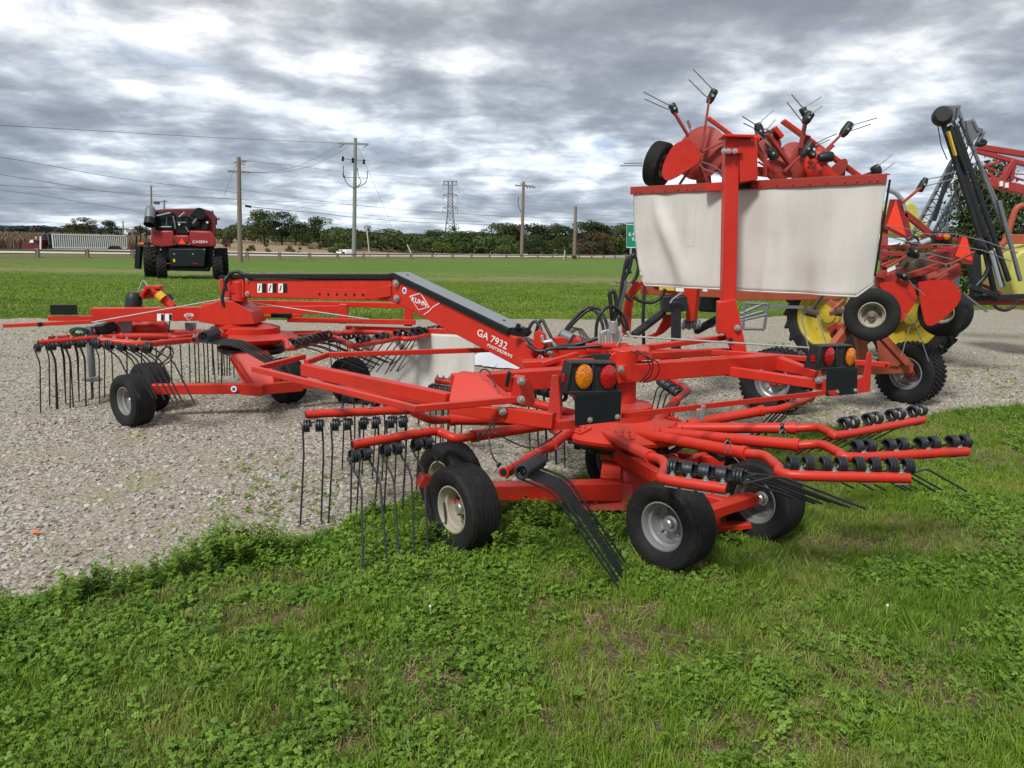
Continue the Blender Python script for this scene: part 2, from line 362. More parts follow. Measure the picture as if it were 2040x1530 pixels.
# crushed stone
wob = texnoise(nt, 9, 3, .6); wv = nd(nt, 'ShaderNodeVectorMath', operation='MULTIPLY_ADD'); L(wob.outputs['Color'], wv.inputs[0]); wv.inputs[1].default_value = (.03, .03, .03); L(pos, wv.inputs[2])
v1 = nd(nt, 'ShaderNodeTexVoronoi', Scale=34.0); L(wv.outputs[0], v1.inputs['Vector'])
v2 = nd(nt, 'ShaderNodeTexVoronoi', Scale=85.0); L(wv.outputs[0], v2.inputs['Vector'])
sepc = nd(nt, 'ShaderNodeSeparateColor'); L(v1.outputs['Color'], sepc.inputs[0]); sep2 = nd(nt, 'ShaderNodeSeparateColor'); L(v2.outputs['Color'], sep2.inputs[0])
st1 = ramp(nt, sepc.outputs[0], [(0, (.23, .20, .155)), (.25, (.41, .37, .30)), (.55, (.53, .49, .415)), (.8, (.37, .36, .34)), (.93, (.60, .58, .55)), (1, (.13, .125, .12))])
st2 = ramp(nt, sep2.outputs[0], [(0, (.27, .235, .185)), (.5, (.44, .395, .32)), (1, (.55, .51, .43))])
fine = texnoise(nt, 2.2, 5, .6)
stone = mixc(nt, ramp(nt, fine.outputs[0], [(.42, (1, 1, 1)), (.62, (0, 0, 0))]).outputs[0], st1.outputs[0], st2.outputs[0])
edge = ramp(nt, v1.outputs['Distance'], [(.35, (1, 1, 1)), (.75, (.35, .32, .28))])
stone = mixc(nt, .85, stone, edge.outputs[0], 'MULTIPLY')
worn = texnoise(nt, .7, 5, .65); worn2 = texnoise(nt, 1.7, 5, .65)
stone = mixc(nt, ramp(nt, worn.outputs[0], [(.46, (0, 0, 0)), (.60, (.8, .8, .8))]).outputs[0], stone, (.31, .275, .21))
moss = mth('MULTIPLY', ramp(nt, worn2.outputs[0], [(.54, (0, 0, 0)), (.64, (1, 1, 1))]).outputs[0], ramp(nt, texnoise(nt, 28, 3, .7).outputs[0], [(.46, (0, 0, 0)), (.6, (.85, .85, .85))]).outputs[0])
stone = mixc(nt, moss, stone, (.22, .24, .06))
# soil and turf
soil = mixc(nt, texnoise(nt, 30, 5, .7).outputs[0], (.10, .070, .038), (.21, .155, .085))
sx = nd(nt, 'ShaderNodeSeparateXYZ'); L(pos, sx.inputs[0])
streak = nd(nt, 'ShaderNodeMapping'); streak.inputs['Scale'].default_value = (.25, 1.6, 1); L(pos, streak.inputs[0])
t1 = texnoise(nt, .9, 8, .68, streak.outputs[0]); t2 = texnoise(nt, 9, 6, .75); t3 = texnoise(nt, .14, 3, .5, streak.outputs[0])
lawn = mixc(nt, ramp(nt, t1.outputs[0], [(.35, (0, 0, 0)), (.65, (1, 1, 1))]).outputs[0], (.08, .16, .019), (.14, .24, .035))
lawn = mixc(nt, ramp(nt, t2.outputs[0], [(.35, (.55, .55, .55)), (.7, (0, 0, 0))]).outputs[0], lawn, (.05, .10, .016))
lawn = mixc(nt, ramp(nt, t3.outputs[0], [(.45, (0, 0, 0)), (.7, (.4, .4, .4))]).outputs[0], lawn, (.15, .20, .04))
dry = mth('MULTIPLY', mth('MULTIPLY', ramp(nt, mth('ADD', sx.outputs[1], mth('MULTIPLY', t3.outputs[0], 14)), [(0, (0, 0, 0))]).outputs[0], 1), 1)
yy = mth('ADD', sx.outputs[1], mth('MULTIPLY_ADD', t3.outputs[0], 12, -6))
band = mth('MULTIPLY', mth('SMOOTH_MIN', mth('MULTIPLY', mth('SUBTRACT', yy, 46), .2, clamp=True), mth('MULTIPLY', mth('SUBTRACT', 60, yy), .2, clamp=True), .2), ramp(nt, t1.outputs[0], [(.3, (.45, .45, .45)), (.55, (1, 1, 1))]).outputs[0], clamp=True)
lawn = mixc(nt, mth('MULTIPLY', band, .8), lawn, (.23, .20, .095))
ga = nd(nt, 'ShaderNodeAttribute', attribute_name='gravel'); be = nd(nt, 'ShaderNodeAttribute', attribute_name='beyond')
rough_edge = mth('MULTIPLY_ADD', t1.outputs[0], 1.4, -.7)
lawn = mixc(nt, ramp(nt, texnoise(nt, .55, 5, .7).outputs[0], [(.55, (0, 0, 0)), (.70, (.55, .55, .55))]).outputs[0], lawn, (.10, .15, .03))
berm = mth('MULTIPLY', mth('ADD', mth('ADD', be.outputs['Fac'], 3.0), mth('MULTIPLY', rough_edge, 3)), .5, clamp=True)
lawn = mixc(nt, mth('MULTIPLY', berm, .75), lawn, (.15, .135, .06))
fieldm = mth('MULTIPLY', mth('SUBTRACT', be.outputs['Fac'], 36), .3, clamp=True)
fcol = mixc(nt, texnoise(nt, .12, 6, .6, streak.outputs[0]).outputs[0], (.22, .15, .095), (.33, .24, .16))
lawn = mixc(nt, fieldm, lawn, fcol)
nearsoil = mth('MULTIPLY', mth('SUBTRACT', 12.5, sx.outputs[1]), .5, clamp=True)
turf = mixc(nt, nearsoil, lawn, mixc(nt, .45, soil, (.035, .06, .015)))
fin = mixc(nt, mth('MULTIPLY_ADD', ga.outputs['Fac'], 7, .5, clamp=True), turf, stone)
L(fin, b.inputs['Base Color']); b.inputs['Roughness'].default_value = .95; b.inputs['Specular IOR Level'].default_value = .2
hh = mth('ADD', mth('MULTIPLY', v1.outputs['Distance'], -1.0), mth('MULTIPLY', v2.outputs['Distance'], -.4)); hh = mth('ADD', hh, mth('MULTIPLY', t2.outputs[0], .6))
bump(nt, b, hh, .75, .02)
me.materials.append(m)

# road: pale strip with shoulders, beyond the guard rail
def strip(name, o0, o1, dz, mat, s0=-60, s1=420, thick=.0):
    mb = MB(); N = 60; vs = []; fs = []
    for i in range(N + 1):
        s = s0 + (s1 - s0) * i / N
        for o in (o0, o1):
            p = RA + RD * s + RN * o; vs.append(V(p.x, p.y, float(gz(p.x, p.y)) + dz))
    for i in range(N): fs.append((2 * i, 2 * i + 2, 2 * i + 3, 2 * i + 1))
    mb.add(vs, fs); return mb.build(name, mat)
M['concrete'] = paint('pale_concrete', (.50, .47, .42), dirt=(.3, .28, .25), amt=.3, rough=.9, scale=.3, spec=.2)
M['asphalt'] = paint('asphalt', (.10, .10, .10), rough=.9, scale=.4, spec=.2)
M['line'] = paint('road_line_white', (.7, .7, .68), rough=.7)
road = strip('road', 3.0, 15, .03, M['concrete']); road['kind'] = 'structure'
ln = strip('lane_marking', 8.9, 9.05, .034, M['line']); ln.parent = road
road2 = strip('far_road', 22.5, 33, .03, M['concrete']); road2['kind'] = 'structure'

# rainwater standing on the lot
m, nt, b = newmat('puddle_water'); b.inputs['Base Color'].default_value = (.70, .71, .72, 1); b.inputs['Roughness'].default_value = .03; b.inputs['Specular IOR Level'].default_value = .9  # bright sky reflection put into the pale base colour
tn = texnoise(nt, 18, 3, .6); bump(nt, b, tn.outputs[0], .05, .004)
def puddle(name, poly, label):
    mb = MB(); n = len(poly); c = sum(poly, V(0, 0, 0)) / n
    P = smoothpath(poly + [poly[0]], 6)[:-1]
    P = [p + V(random.uniform(-.05, .05), random.uniform(-.05, .05), 0) for p in P]
    mb.add([c] + P, [(0, i + 1, (i + 1) % len(P) + 1) for i in range(len(P))]); o = mb.build(name, m); o['kind'] = 'structure'; return o
def pd(*pts): return [V(on(x, y).x, on(x, y).y, .022) for x, y in pts]
puddle('puddle', pd((930, 712), (985, 703), (1050, 706), (1060, 728), (1030, 737), (975, 734), (940, 728)), '')
puddle('puddle', pd((1225, 706), (1300, 702), (1350, 705), (1340, 716), (1260, 722)), '')
# ------------------------------------------------------------------ wheels (tyre > rim > hub live under one 'wheel')
def tyre_profile(r, w, rr, ribs=6):
    h = w / 2; P = [(rr, -h * .62), (rr + (r - rr) * .18, -h * .86), (rr + (r - rr) * .5, -h), (rr + (r - rr) * .8, -h * .96), (r * .965, -h * .84)]
    g = 2 * h * .74 / ribs
    for i in range(ribs):
        a = -h * .74 + i * g; e = 1 - abs((a + g / 2) / h) ** 3 * .035
        P += [(r * e - r * .022, a + g * .04), (r * e, a + g * .12), (r * e, a + g * .88), (r * e - r * .022, a + g * .96)]
    P += [(r * .965, h * .84), (rr + (r - rr) * .8, h * .96), (rr + (r - rr) * .5, h), (rr + (r - rr) * .18, h * .86), (rr, h * .62)]
    return P
def wheel(parent, c, n, r, w, rr, rim='rim', tread='rib', hubmat=None, ribs=6, n_=44, label=None):
    "n is the direction the open side of the rim faces"
    c = Vector(c); n = Vector(n).normalized()
    t = MB().lathe(c, n, tyre_profile(r, w, rr, ribs if tread == 'rib' else 3), n_)
    x, y, z = frame(n)
    if tread == 'turf':
        K = 40
        for i in range(K):
            a = 2 * math.pi * i / K
            for j, o in enumerate((-.36, -.18, 0, .18, .36)):
                a2 = a + (j % 2) * math.pi / K; d = x * math.cos(a2) + y * math.sin(a2); tt = n.cross(d)
                p = c + d * r * .985 + n * w * o; t.bar(p, p + d * r * .035, .028, .022, tt + n * .6)
    if tread == 'lug':
        K = 20
        for i in range(K):
            for s in (-1, 1):
                a = 2 * math.pi * (i + (.5 if s > 0 else 0)) / K; a2 = a + .20
                d1 = x * math.cos(a) + y * math.sin(a); d2 = x * math.cos(a2) + y * math.sin(a2)
                p = c + d1 * r * 1.02 + n * w * .02 * s; q_ = c + d2 * r * .99 + n * w * .49 * s
                t.bar(p, q_, r * .055, r * .09, d1 + d2)
    o = t.build('wheel', M['tire'], parent, label, smooth=35)
    rp = [(rr * 1.02, w * .31), (rr * 1.04, w * .36), (rr * .98, w * .37), (rr * .92, w * .30), (rr * .90, w * .18), (rr * .80, w * .14), (rr * .78, -w * .20), (rr * .70, -w * .27), (rr * .58, -w * .28), (rr * .45, -w * .22), (rr * .30, -w * .14), (0, -w * .14)]
    MB().lathe(c, n, rp, n_).lathe(c, -n, [(rr * 1.02, w * .31), (rr * 1.04, w * .36), (rr * .93, w * .30), (rr * .9, w * .20), (rr * .86, w * .16), (rr * .5, w * .32), (0, w * .32)], 28).build('rim', M[rim], o)
    h = MB().lathe(c, n, [(rr * .36, -w * .14), (rr * .34, -w * .02), (rr * .24, w * .01), (rr * .23, w * .14), (rr * .18, w * .17), (0, w * .17)], 20)
    for k in range(5):
        a = 2 * math.pi * k / 5; p = c + (x * math.cos(a) + y * math.sin(a)) * rr * .56 - n * w * .27; h.cyl(p, p + n * .012, .008, 6)
    p = c + (x * -.5 - y * .45) * rr - n * w * .22; h.cyl(p, p + n * .035, .006, 8)
    h.build('hub', M[hubmat or 'zinc'], o); return o

# ------------------------------------------------------------------ tine arms
def units_along(A, B, n, t0=.07, t1=.97): return [A.lerp(B, t0 + (t1 - t0) * i / max(1, n - 1)) for i in range(n)]
def tine_arm(parent, pts, n, coil_off, legs, rc=.031, r_in=.029, r_out=.025, spread=.078, ref_y=None, flip=False, thick=.0056, ts=(.08, .93)):
    """pts: root ... bend, tip (world). legs: two vectors (world) from the coil. coil_off: world vector from the arm to the coil centre."""
    ro, sl, tip = pts[0], pts[1], pts[-1]; bend = pts[-2]
    a = MB().tube([ro, sl], r_in * 1.12, 14)
    d = (sl - ro).normalized(); a.tube([sl - d * .03, sl + d * .004], r_in * 1.28, 14)
    outp = smoothpath(pts[1:], 7) if len(pts) > 3 else pts[1:]
    k = len(outp) - 8 if len(pts) > 3 else 1
    a.tube(outp, r_out, 12)
    u = (tip - bend).normalized(); up = V(0, 0, 1)
    arm = a.build('tine_arm', M['red'], parent, smooth=50)
    MB().cyl(tip - u * .002, tip + u * .003, r_out * .72, 12).build('tube_mouth', M['plate'], arm)
    L1, L2 = legs; x, y, z = frame(u)
    for i, c in enumerate(units_along(bend, tip, n, *ts)):
        cc = c + coil_off; s = MB(); tdir = L1.normalized()
        # start the legs where the wire leaves the coil in the leg's own direction
        perp = u.cross(tdir).normalized()
        if perp.dot(L2) < 0: perp = -perp
        rr_ = random.uniform(-.04, .04)
        for sg in (-1, 1):
            e = cc + u * sg * spread * .5; s.coil(e - u * sg * .004, u, rc, thick * 1.25, 3.2, thick * 2.45, n=14, k=6, ph=rr_)
            st = e + u * sg * .016 + perp * rc
            j = V(random.uniform(-.012, .012), random.uniform(-.012, .012), random.uniform(-.008, .008))
            s.tube([st - tdir * .01, st + L1 * .85, st + L1 * 1.0 + L2 * .06, st + L1 + L2 * .5 + j * .5, st + L1 + L2 + j], thick, 7)
        s.tube([cc - u * spread * .5 - perp * rc, cc - u * spread * .2 - coil_off * .3, cc + u * spread * .2 - coil_off * .3, cc + u * spread * .5 - perp * rc], thick, 6)
        s.build('tine_spring', M['spring'], arm)
        bd = up - u * up.dot(u); bd = bd.normalized()
        tb = MB().bolt(c + bd * r_out * .9, bd, .011, .010).cyl(c - bd * r_out * 1.2, c + bd * r_out * 1.0, .005, 6)
        tb.bar(c - bd * r_out * 1.05 - u * .03, c - bd * r_out * 1.05 + u * .03, .03, .006, bd); tb.build('clamp_bolt', M['zinc'], arm)
    return arm
def pxvec(px, py, y, dx, dy, dY=0): return at(px + dx, py + dy, y + dY) - at(px, py, y)
def arm_px(parent, P, n, coil, l1, l2, **kw):
    "P: (px, py, z) along the arm; coil/l1/l2: offsets in photo pixels (dx, dy, depth change) at the tip"
    pts = [on(*p) for p in P]; t = P[-1]; Y0 = pts[-1].y
    co = pxvec(t[0], t[1], Y0, *coil); a = pxvec(t[0], t[1], Y0, *l1); c = pxvec(t[0] + l1[0], t[1] + l1[1], Y0 + l1[2], *l2)
    return tine_arm(parent, pts, n, co, (a, c), **kw)

rake = thing('rotary_rake', 'bright red twin rotor hay rake with black spring tines, sloping boom and tall mast', 'hay rake', loc=(0.68, 4.85, 0))
RK = rake
# ---- near rotor
CA = V(.70, 4.85, 0)
g = MB().lathe(CA, V(0, 0, 1), [(.0, .42), (.40, .42), (.47, .455), (.475, .475), (.46, .487), (.34, .512), (.26, .53), (.215, .545), (.21, .60), (.205, .625), (.15, .635), (.10, .64), (.095, .80), (.12, .81), (.12, .86), (0, .86)], 56)
g.build('rotor_hub', M['red'], RK, smooth=35)
for a_ in (R(-95), R(-62), R(-20), R(20), R(-140)):
    pl = MB(); d = V(math.cos(a_), math.sin(a_), 0); s_ = V(-d.y, d.x, 0); c = CA + d * .37; sl_ = (d * .135 - V(0, 0, .03)).normalized(); nr = sl_.cross(s_).normalized(); nr = nr if nr.z > 0 else -nr
    q = c + V(0, 0, .512); pl.bar(q - sl_ * .045, q + sl_ * .055, .14, .008, nr)
    for i in (-1, 0, 1):
        for j in (0, 1): pl.bolt(q + s_ * i * .042 + sl_ * (j * .05 - .015) + nr * .003, nr, .008, .007)
    pl.build('hub_plate', M['red'], RK)
z0, z1, z2_ = .50, .56, .62
arms = [
 ([(1130, 839, .5), (896, 836, .57), (859, 836, .60), (825, 822, .64), (806, 817, .65), (609, 825, .66)], 4, (0, 24, 0), (3, 55, -.02), (-6, 154, -.03)),
 ([(1095, 846, .5), (942, 869, .55), (909, 873, .57), (876, 861, .59), (848, 861, .6), (702, 886, .6)], 3, (4, 22, 0), (27, 52, -.05), (7, 166, -.20)),
 ([(1150, 846, .49), (1097, 888, .52), (1080, 897, .53), (1062, 907, .545), (1050, 914, .555), (1003, 941, .60)], 4, (40, -3, 0), (66, 26, .0), (128, 188, .02)),
 ([(1205, 862, .5), (1297, 911, .57), (1318, 917, .585), (1325, 932, .59), (1318, 948, .6), (1330, 956, .6), (1448, 974, .61)], 4, (18, -26, .03), (70, -16, .05), (175, 66, .15)),
 ([(1262, 862, .5), (1487, 903, .58), (1522, 908, .59), (1550, 930, .6), (1577, 946, .61), (1811, 952, .62)], 4, (0, -24, .02), (28, -8, .12), (75, 44, .32)),
 ([(1320, 862, .5), (1592, 887, .58), (1636, 886, .6), (1672, 902, .61), (1701, 911, .61), (1926, 899, .62)], 4, (0, -20, .03), (-8, -8, .12), (-60, 28, .42)),
 ([(1353, 852, .5), (1585, 853, .58), (1629, 852, .6), (1655, 862, .61), (1677, 866, .61), (1838, 836, .62)], 4, (0, -20, .03), (-16, 6, .10), (-90, 45, .42)),
 ([(1370, 845, .5), (1520, 818, .58), (1550, 815, .59), (1572, 808, .6), (1618, 791, .6)], 4, (-12, -4, .04), (-20, 8, .05), (-60, 60, .2)),
 ([(1300, 850, .5), (1345, 800, .56), (1358, 788, .57), (1369, 776, .58), (1334, 753, .6)], 4, (-16, 8, .0), (-12, 10, 0), (-22, 90, .2)),
 ([(1160, 830, .5), (1000, 785, .58), (940, 775, .59), (910, 763, .6), (868, 757, .61)], 4, (0, 17, 0), (3, 35, 0), (-3, 118, 0)),
 ([(1120, 838, .5), (930, 812, .58), (880, 806, .59), (840, 800, .6), (690, 771, .61)], 4, (0, 18, 0), (3, 38, 0), (-3, 125, 0)),
 ([(1180, 822, .5), (1150, 790, .57), (1135, 780, .58), (1120, 772, .6), (1060, 757, .6)], 4, (0, 17, 0), (4, 35, 0), (4, 118, 0)),
]
for i, (P, n, co, l1, l2) in enumerate(arms): arm_px(RK, P, n, co, l1, l2, ts=(.40, .95) if i == 2 else (.08, .93))
# ---- far rotor
CB = V(-2.60, 7.62, 0)
MB().lathe(CB, V(0, 0, 1), [(0, .56), (.20, .57), (.42, .64), (.44, .665), (.36, .69), (.27, .70), (.27, .755), (.20, .775), (.12, .79), (0, .80)], 56).build('rotor_hub', M['red'], RK, smooth=35)
armsB = [
 ([(445, 668, .64), (240, 670, .65), (205, 672, .65), (180, 674, .65), (76, 683, .65)], 4, (3, 9, 0), (12, 30, 0), (4, 110, 0)),
 ([(450, 671, .66), (388, 677, .72), (330, 682, .77), (285, 685, .79), (196, 677, .82)], 4, (4, 7, 0), (42, 26, 0), (46, 85, 0)),
 ([(455, 664, .64), (400, 668, .65), (345, 672, .65), (325, 665, .65), (220, 667, .65)], 4, (3, 9, 0), (6, 22, 0), (2, 90, 0)),
 ([(455, 672, .66), (435, 668, .73), (422, 666, .76), (410, 669, .78), (386, 677, .82)], 4, (20, -6, 0), (66, 8, .0), (85, 50, 0)),
 ([(530, 672, .64), (548, 678, .65), (570, 680, .65), (572, 690, .65), (582, 693, .65), (648, 676, .65)], 4, (6, -10, .02), (34, 5, .05), (95, 40, .2)),
 ([(540, 668, .64), (600, 678, .65), (660, 672, .65), (690, 682, .65), (712, 688, .65), (838, 666, .65)], 4, (0, -9, .02), (-8, 8, .05), (-48, 62, .2)),
 ([(545, 666, .64), (640, 664, .65), (760, 662, .65), (790, 668, .65), (815, 675, .65), (890, 659, .65)], 4, (-3, -8, .02), (-8, 8, .05), (-40, 60, .2)),
 ([(540, 661, .64), (590, 668, .65), (640, 667, .65), (660, 667, .65), (727, 655, .65)], 4, (0, 8, .0), (4, 16, 0), (4, 60, 0)),
 ([(442, 662, .64), (255, 663, .65), (220, 665, .65), (195, 667, .65), (98, 675, .65)], 4, (3, 9, 0), (8, 28, 0), (3, 96, 0)),
 ([(480, 660, .64), (455, 664, .65), (440, 662, .65), (430, 662, .65), (366, 664, .65)], 4, (0, 8, .0), (3, 18, 0), (3, 78, 0)),
 ([(500, 659, .64), (490, 655, .65), (480, 654, .65), (470, 652, .65), (430, 649, .65)], 4, (0, 8, .0), (3, 18, 0), (3, 72, 0)),
]
for i, (P, n, co, l1, l2) in enumerate(armsB): arm_px(RK, P, n, co, l1, l2, thick=.0064, rc=.040 if i in (1, 3) else .033, spread=.105)
# ---- wheels
NA = V(-.76, -.65, 0)
wA = [(921, 1010, .232), (897, 957, .232), (1335, 1043, .232), (1516, 993, .232), (1232, 917, .232), (1458, 938, .232)]
for i, (px, py, z) in enumerate(wA): wheel(RK, on(px, py, z), NA + V(random.uniform(-.05, .05), 0, 0), .232, .20, .125, 'rimcream' if i < 2 else 'rim', 'rib')
NB = V(-.6, -.8, 0)
for px, py in ((264, 797), (298, 770), (571, 757), (697, 757)): wheel(RK, on(px, py, .23), NB, .23, .20, .12, 'rim', 'rib')

# ---- box beams; every beam is welded into the frame it belongs to
def beam(mb, a, c, w_, h_, up=None, **kw): return mb.bar(a, c, w_, h_, up, **kw)
fr = MB()
E1, E2, E3 = V(-.33, 4.24, .845), V(.68, 4.73, .845), V(1.83, 5.30, .845)
beam(fr, E1, E3, .10, .115)                                           # cross beam over the near rotor
D_ = (E3 - E1).normalized()
beam(fr, E3, at(1627, 745, 5.05), .09, .10, w2=.05, h2=.05)
beam(fr, at(1445, 738, 5.1), at(1650, 768, 4.78), .05, .065)
beam(fr, at(1236, 712, 4.78), at(1450, 700, 5.6), .06, .05)
beam(fr, at(1240, 698, 4.9), at(1446, 672, 5.6), .05, .035)
fr.cyl(V(.70, 4.78, .80), V(.70, 4.78, .99), .085, 24)
fr.prism([at(1208, 712, 4.72), at(1238, 695, 4.72), at(1292, 700, 4.78), at(1300, 716, 4.78), at(1225, 728, 4.72)], V(.04, .22, 0))
frame_a = fr.build('cross_beam', M['red'], RK, bevel=.006)
MB().bar(at(606, 736, 4.94), at(895, 797, 4.08), .06, .078).build('side_beam', M['red'], RK, bevel=.005)
gs = MB().prism([at(893, 800, 4.06), at(906, 745, 4.16), at(912, 742, 4.17), at(952, 747, 4.12), at(1006, 793, 3.97), at(1000, 806, 3.96)], V(.03, .06, 0))
gs.build('gusset_plate', M['red'], RK, bevel=.004)
lb = MB().bar(at(898, 814, 4.05), at(1010, 826, 3.93), .04, .05, h2=.075).bar(at(1009, 826, 3.93), at(1104, 838, 3.80), .05, .080)
lb.build('light_bracket', M['red'], RK, bevel=.004)
br = MB().prism([at(1018, 806, 3.95), at(1018, 754, 3.95), at(1023, 750, 3.95), at(1044, 753, 3.95), at(1048, 812, 3.95)], V(.012, .07, 0))
br.prism([at(1036, 808, 3.9), at(1036, 758, 3.9), at(1052, 755, 3.95), at(1062, 772, 4.02), at(1067, 800, 4.02), at(1060, 812, 3.95)], V(-.006, .012, 0))
br.prism([at(1090, 826, 3.82), at(1099, 747, 3.86), at(1112, 747, 3.86), at(1119, 850, 3.82), at(1102, 853, 3.80)], V(.008, .012, 0))
br.bar(at(1108, 846, 3.80), at(1150, 842, 3.84), .05, .045)
br.build('upright_plates', M['red'], RK, bevel=.003)
# guard loop left of the near rotor, square tube
def sqtube(name, pts, w_=.032, mat='red', h_=None):
    mb = MB()
    for a, c in zip(pts[:-1], pts[1:]):
        d = (c - a).normalized(); mb.bar(a - d * w_ * .45, c + d * w_ * .45, w_, h_ or w_)
    return mb.build(name, M[mat], RK, bevel=.004)
sqtube('guard_rail', [at(603, 711, 5.05), at(508, 735, 4.66), at(828, 814, 3.66), at(1026, 796, 3.92)], .034)
sqtube('guard_rail', [at(612, 721, 4.98), at(652, 707, 5.2), at(1062, 694, 5.75)], .034)
MB().bar(at(1239, 828, 3.95), at(1648, 782, 4.72), .012, .030).bar(at(1646, 782, 4.72), at(1668, 782, 4.76), .03, .03).build('flat_bar', M['red'], RK, bevel=.002)
sqtube('guard_rail', [at(1290, 699, 5.5), at(1450, 703, 5.4), at(1768, 727, 5.15)], .036)
MB().bar(at(1585, 715, 5.35), at(1640, 728, 5.2), .03, .03).cyl(at(1762, 727, 5.15), at(1772, 728, 5.15), .018, 10).build('end_cap', M['plate'], RK)
hk = MB().prism([at(1706, 757, 4.85), at(1709, 784, 4.85), at(1734, 780, 4.9), at(1737, 703, 4.9), at(1732, 700, 4.9), at(1728, 704, 4.9), at(1720, 750, 4.88)], V(.01, .03, 0))
hk.build('hook_bracket', M['red'], RK, bevel=.002)
MB().bar(at(1388, 826, 4.15), at(1401, 824, 4.16), .02, .06).bar(at(1396, 822, 4.13), at(1403, 822, 4.14), .012, .085).build('spring_clip', M['zinc'], RK, bevel=.002)
MB().cyl(at(1243, 669, 5.0), at(1632, 694, 4.95), .006, 8).build('locking_rod', M['galv'], RK)
for px, py, Y in ((1237, 735, 4.63), (1340, 727, 4.92), (1351, 743, 4.90), (1517, 720, 5.23), (1516, 742, 5.10), (1631, 757, 4.75), (1038, 759, 3.88), (1038, 796, 3.88), (1001, 819, 3.89), (1469, 653, 5.40)):
    MB().bolt(at(px, py, Y), V(-.35, -.93, 0), .015, .012).build('frame_bolt', M['zinc'], RK)
MB().bar(at(1015, 740, 3.93), at(1009, 770, 3.93), .025, .022).build('lever_grip', M['plate'], RK, bevel=.006)
rf = MB().lathe(at(1062, 831, 3.84), V(-.40, -.92, 0), [(0, .008), (.024, .008), (.030, .0), (.030, -.01)], 24); rf.build('side_reflector', M['amber'], RK)
rf = MB().lathe(at(611, 738, 4.89), V(-.7, -.7, 0), [(0, .008), (.024, .008), (.030, .0), (.030, -.01)], 24); rf.build('side_reflector', M['amber'], RK)

# ---- tail lights
def tail(cl, cr, hs, swap, pTL, pTR, pBR, pBL, ll, lr, lr_px, Yl, Yr):
    h = MB(); L_ = [at(x, y, Yl) for x, y in hs[:3]]; 
    A, B_, C, D2 = (at(hs[0][0], hs[0][1], Yl), at(hs[1][0], hs[1][1], Yl), at(hs[2][0], hs[2][1], Yr), at(hs[3][0], hs[3][1], Yr))
    n = (D2 - A).cross(B_ - A).normalized()
    if n.y > 0: n = -n
    u = (C - B_).normalized(); wd = (C - B_).length; vdir = (B_ - A)
    back = -n * .085
    h.hexa([A, D2, C, B_], [A + back * 1.25, D2 + back * 1.25, C + back * .9, B_ + back * .9])
    for s0, s1, e0, e1 in ((.02, .98, .93, 1.0), (.02, .98, .0, .10), (.0, .05, .0, 1), (.95, 1, 0, 1), (.475, .525, .1, .93)):
        a0 = A.lerp(D2, s0) + (B_.lerp(C, s0) - A.lerp(D2, s0)) * e0; a1 = A.lerp(D2, s1) + (B_.lerp(C, s1) - A.lerp(D2, s1)) * e0
        a2 = A.lerp(D2, s1) + (B_.lerp(C, s1) - A.lerp(D2, s1)) * e1; a3 = A.lerp(D2, s0) + (B_.lerp(C, s0) - A.lerp(D2, s0)) * e1
        h.hexa([a0 - n * .003, a1 - n * .003, a2 - n * .003, a3 - n * .003], [v + n * .012 for v in (a0, a1, a2, a3)])
    o = h.build('tail_light', M['black'], RK, bevel=.007)
    for (px, py), mt, Yq, nm in ((ll, 'redlens' if swap else 'amber', Yl, 'lens'), (lr, 'amber' if swap else 'redlens', Yr, 'lens')):
        c = at(px, py, Yq) + n * .006; c = A + (c - A) - n * ((c - A).dot(n)) + n * .004
        x, y, z = frame(n); mb = MB(); K = 28; rx, ry = lr_px
        prof = [(1.0, 0), (1.0, .012), (.85, .018), (0, .021)]; vs = []; fs = []
        for f_, hh_ in prof:
            for k in range(K): a = 2 * math.pi * k / K; vs.append(c + x * math.cos(a) * rx * f_ + y * math.sin(a) * ry * f_ + n * hh_)
        for i in range(3):
            for k in range(K): fs.append((i * K + k, i * K + (k + 1) % K, (i + 1) * K + (k + 1) % K, (i + 1) * K + k))
        mb.add(vs, fs).build('lens', M[mt], o)
    side = at(hs[0][0] + (hs[1][0] - hs[0][0]) * .5 - 1, (hs[0][1] + hs[1][1]) / 2 + 2, Yl)
    sx_ = -u
    MB().bar(side + sx_ * .001 - n * .028, side + sx_ * .008 - n * .028, .028, .04).build('side_marker', M['redlens'], o)
    p = MB(); q = [at(*pTL, Yl - .02), at(*pTR, Yr - .02), at(*pBR, Yr - .02), at(*pBL, Yl - .02)]
    p.hexa(q, [v - n * .006 for v in q])
    p.hexa([q[0], q[1], q[1] - n * .09, q[0] - n * .09], [v + V(0, 0, .006) for v in (q[0], q[1], q[1] - n * .09, q[0] - n * .09)])
    pp = p.build('backing_plate', M['plate'], o, bevel=.003)
    for t in (.12 + .2, .93): 
        c = q[3].lerp(q[2], t) + (q[0] - q[3]) * .16; MB().bolt(c, n, .010, .007).build('plate_bolt', M['zinc'], o)
    return n, u
n1, u1 = tail(None, None, [(1125, 785), (1135, 721), (1226, 722), (1232, 782)], False, (1145, 789), (1239, 781), (1236, 839), (1146, 849), (1167, 752), (1206, 748), (.046, .063), 3.80, 3.90)
tail(None, None, [(1625, 738), (1633, 689), (1698, 687), (1702, 733)], True, (1647, 741), (1709, 735), (1708, 785), (1647, 790), (1660, 712), (1685, 709), (.037, .058), 4.72, 4.86)

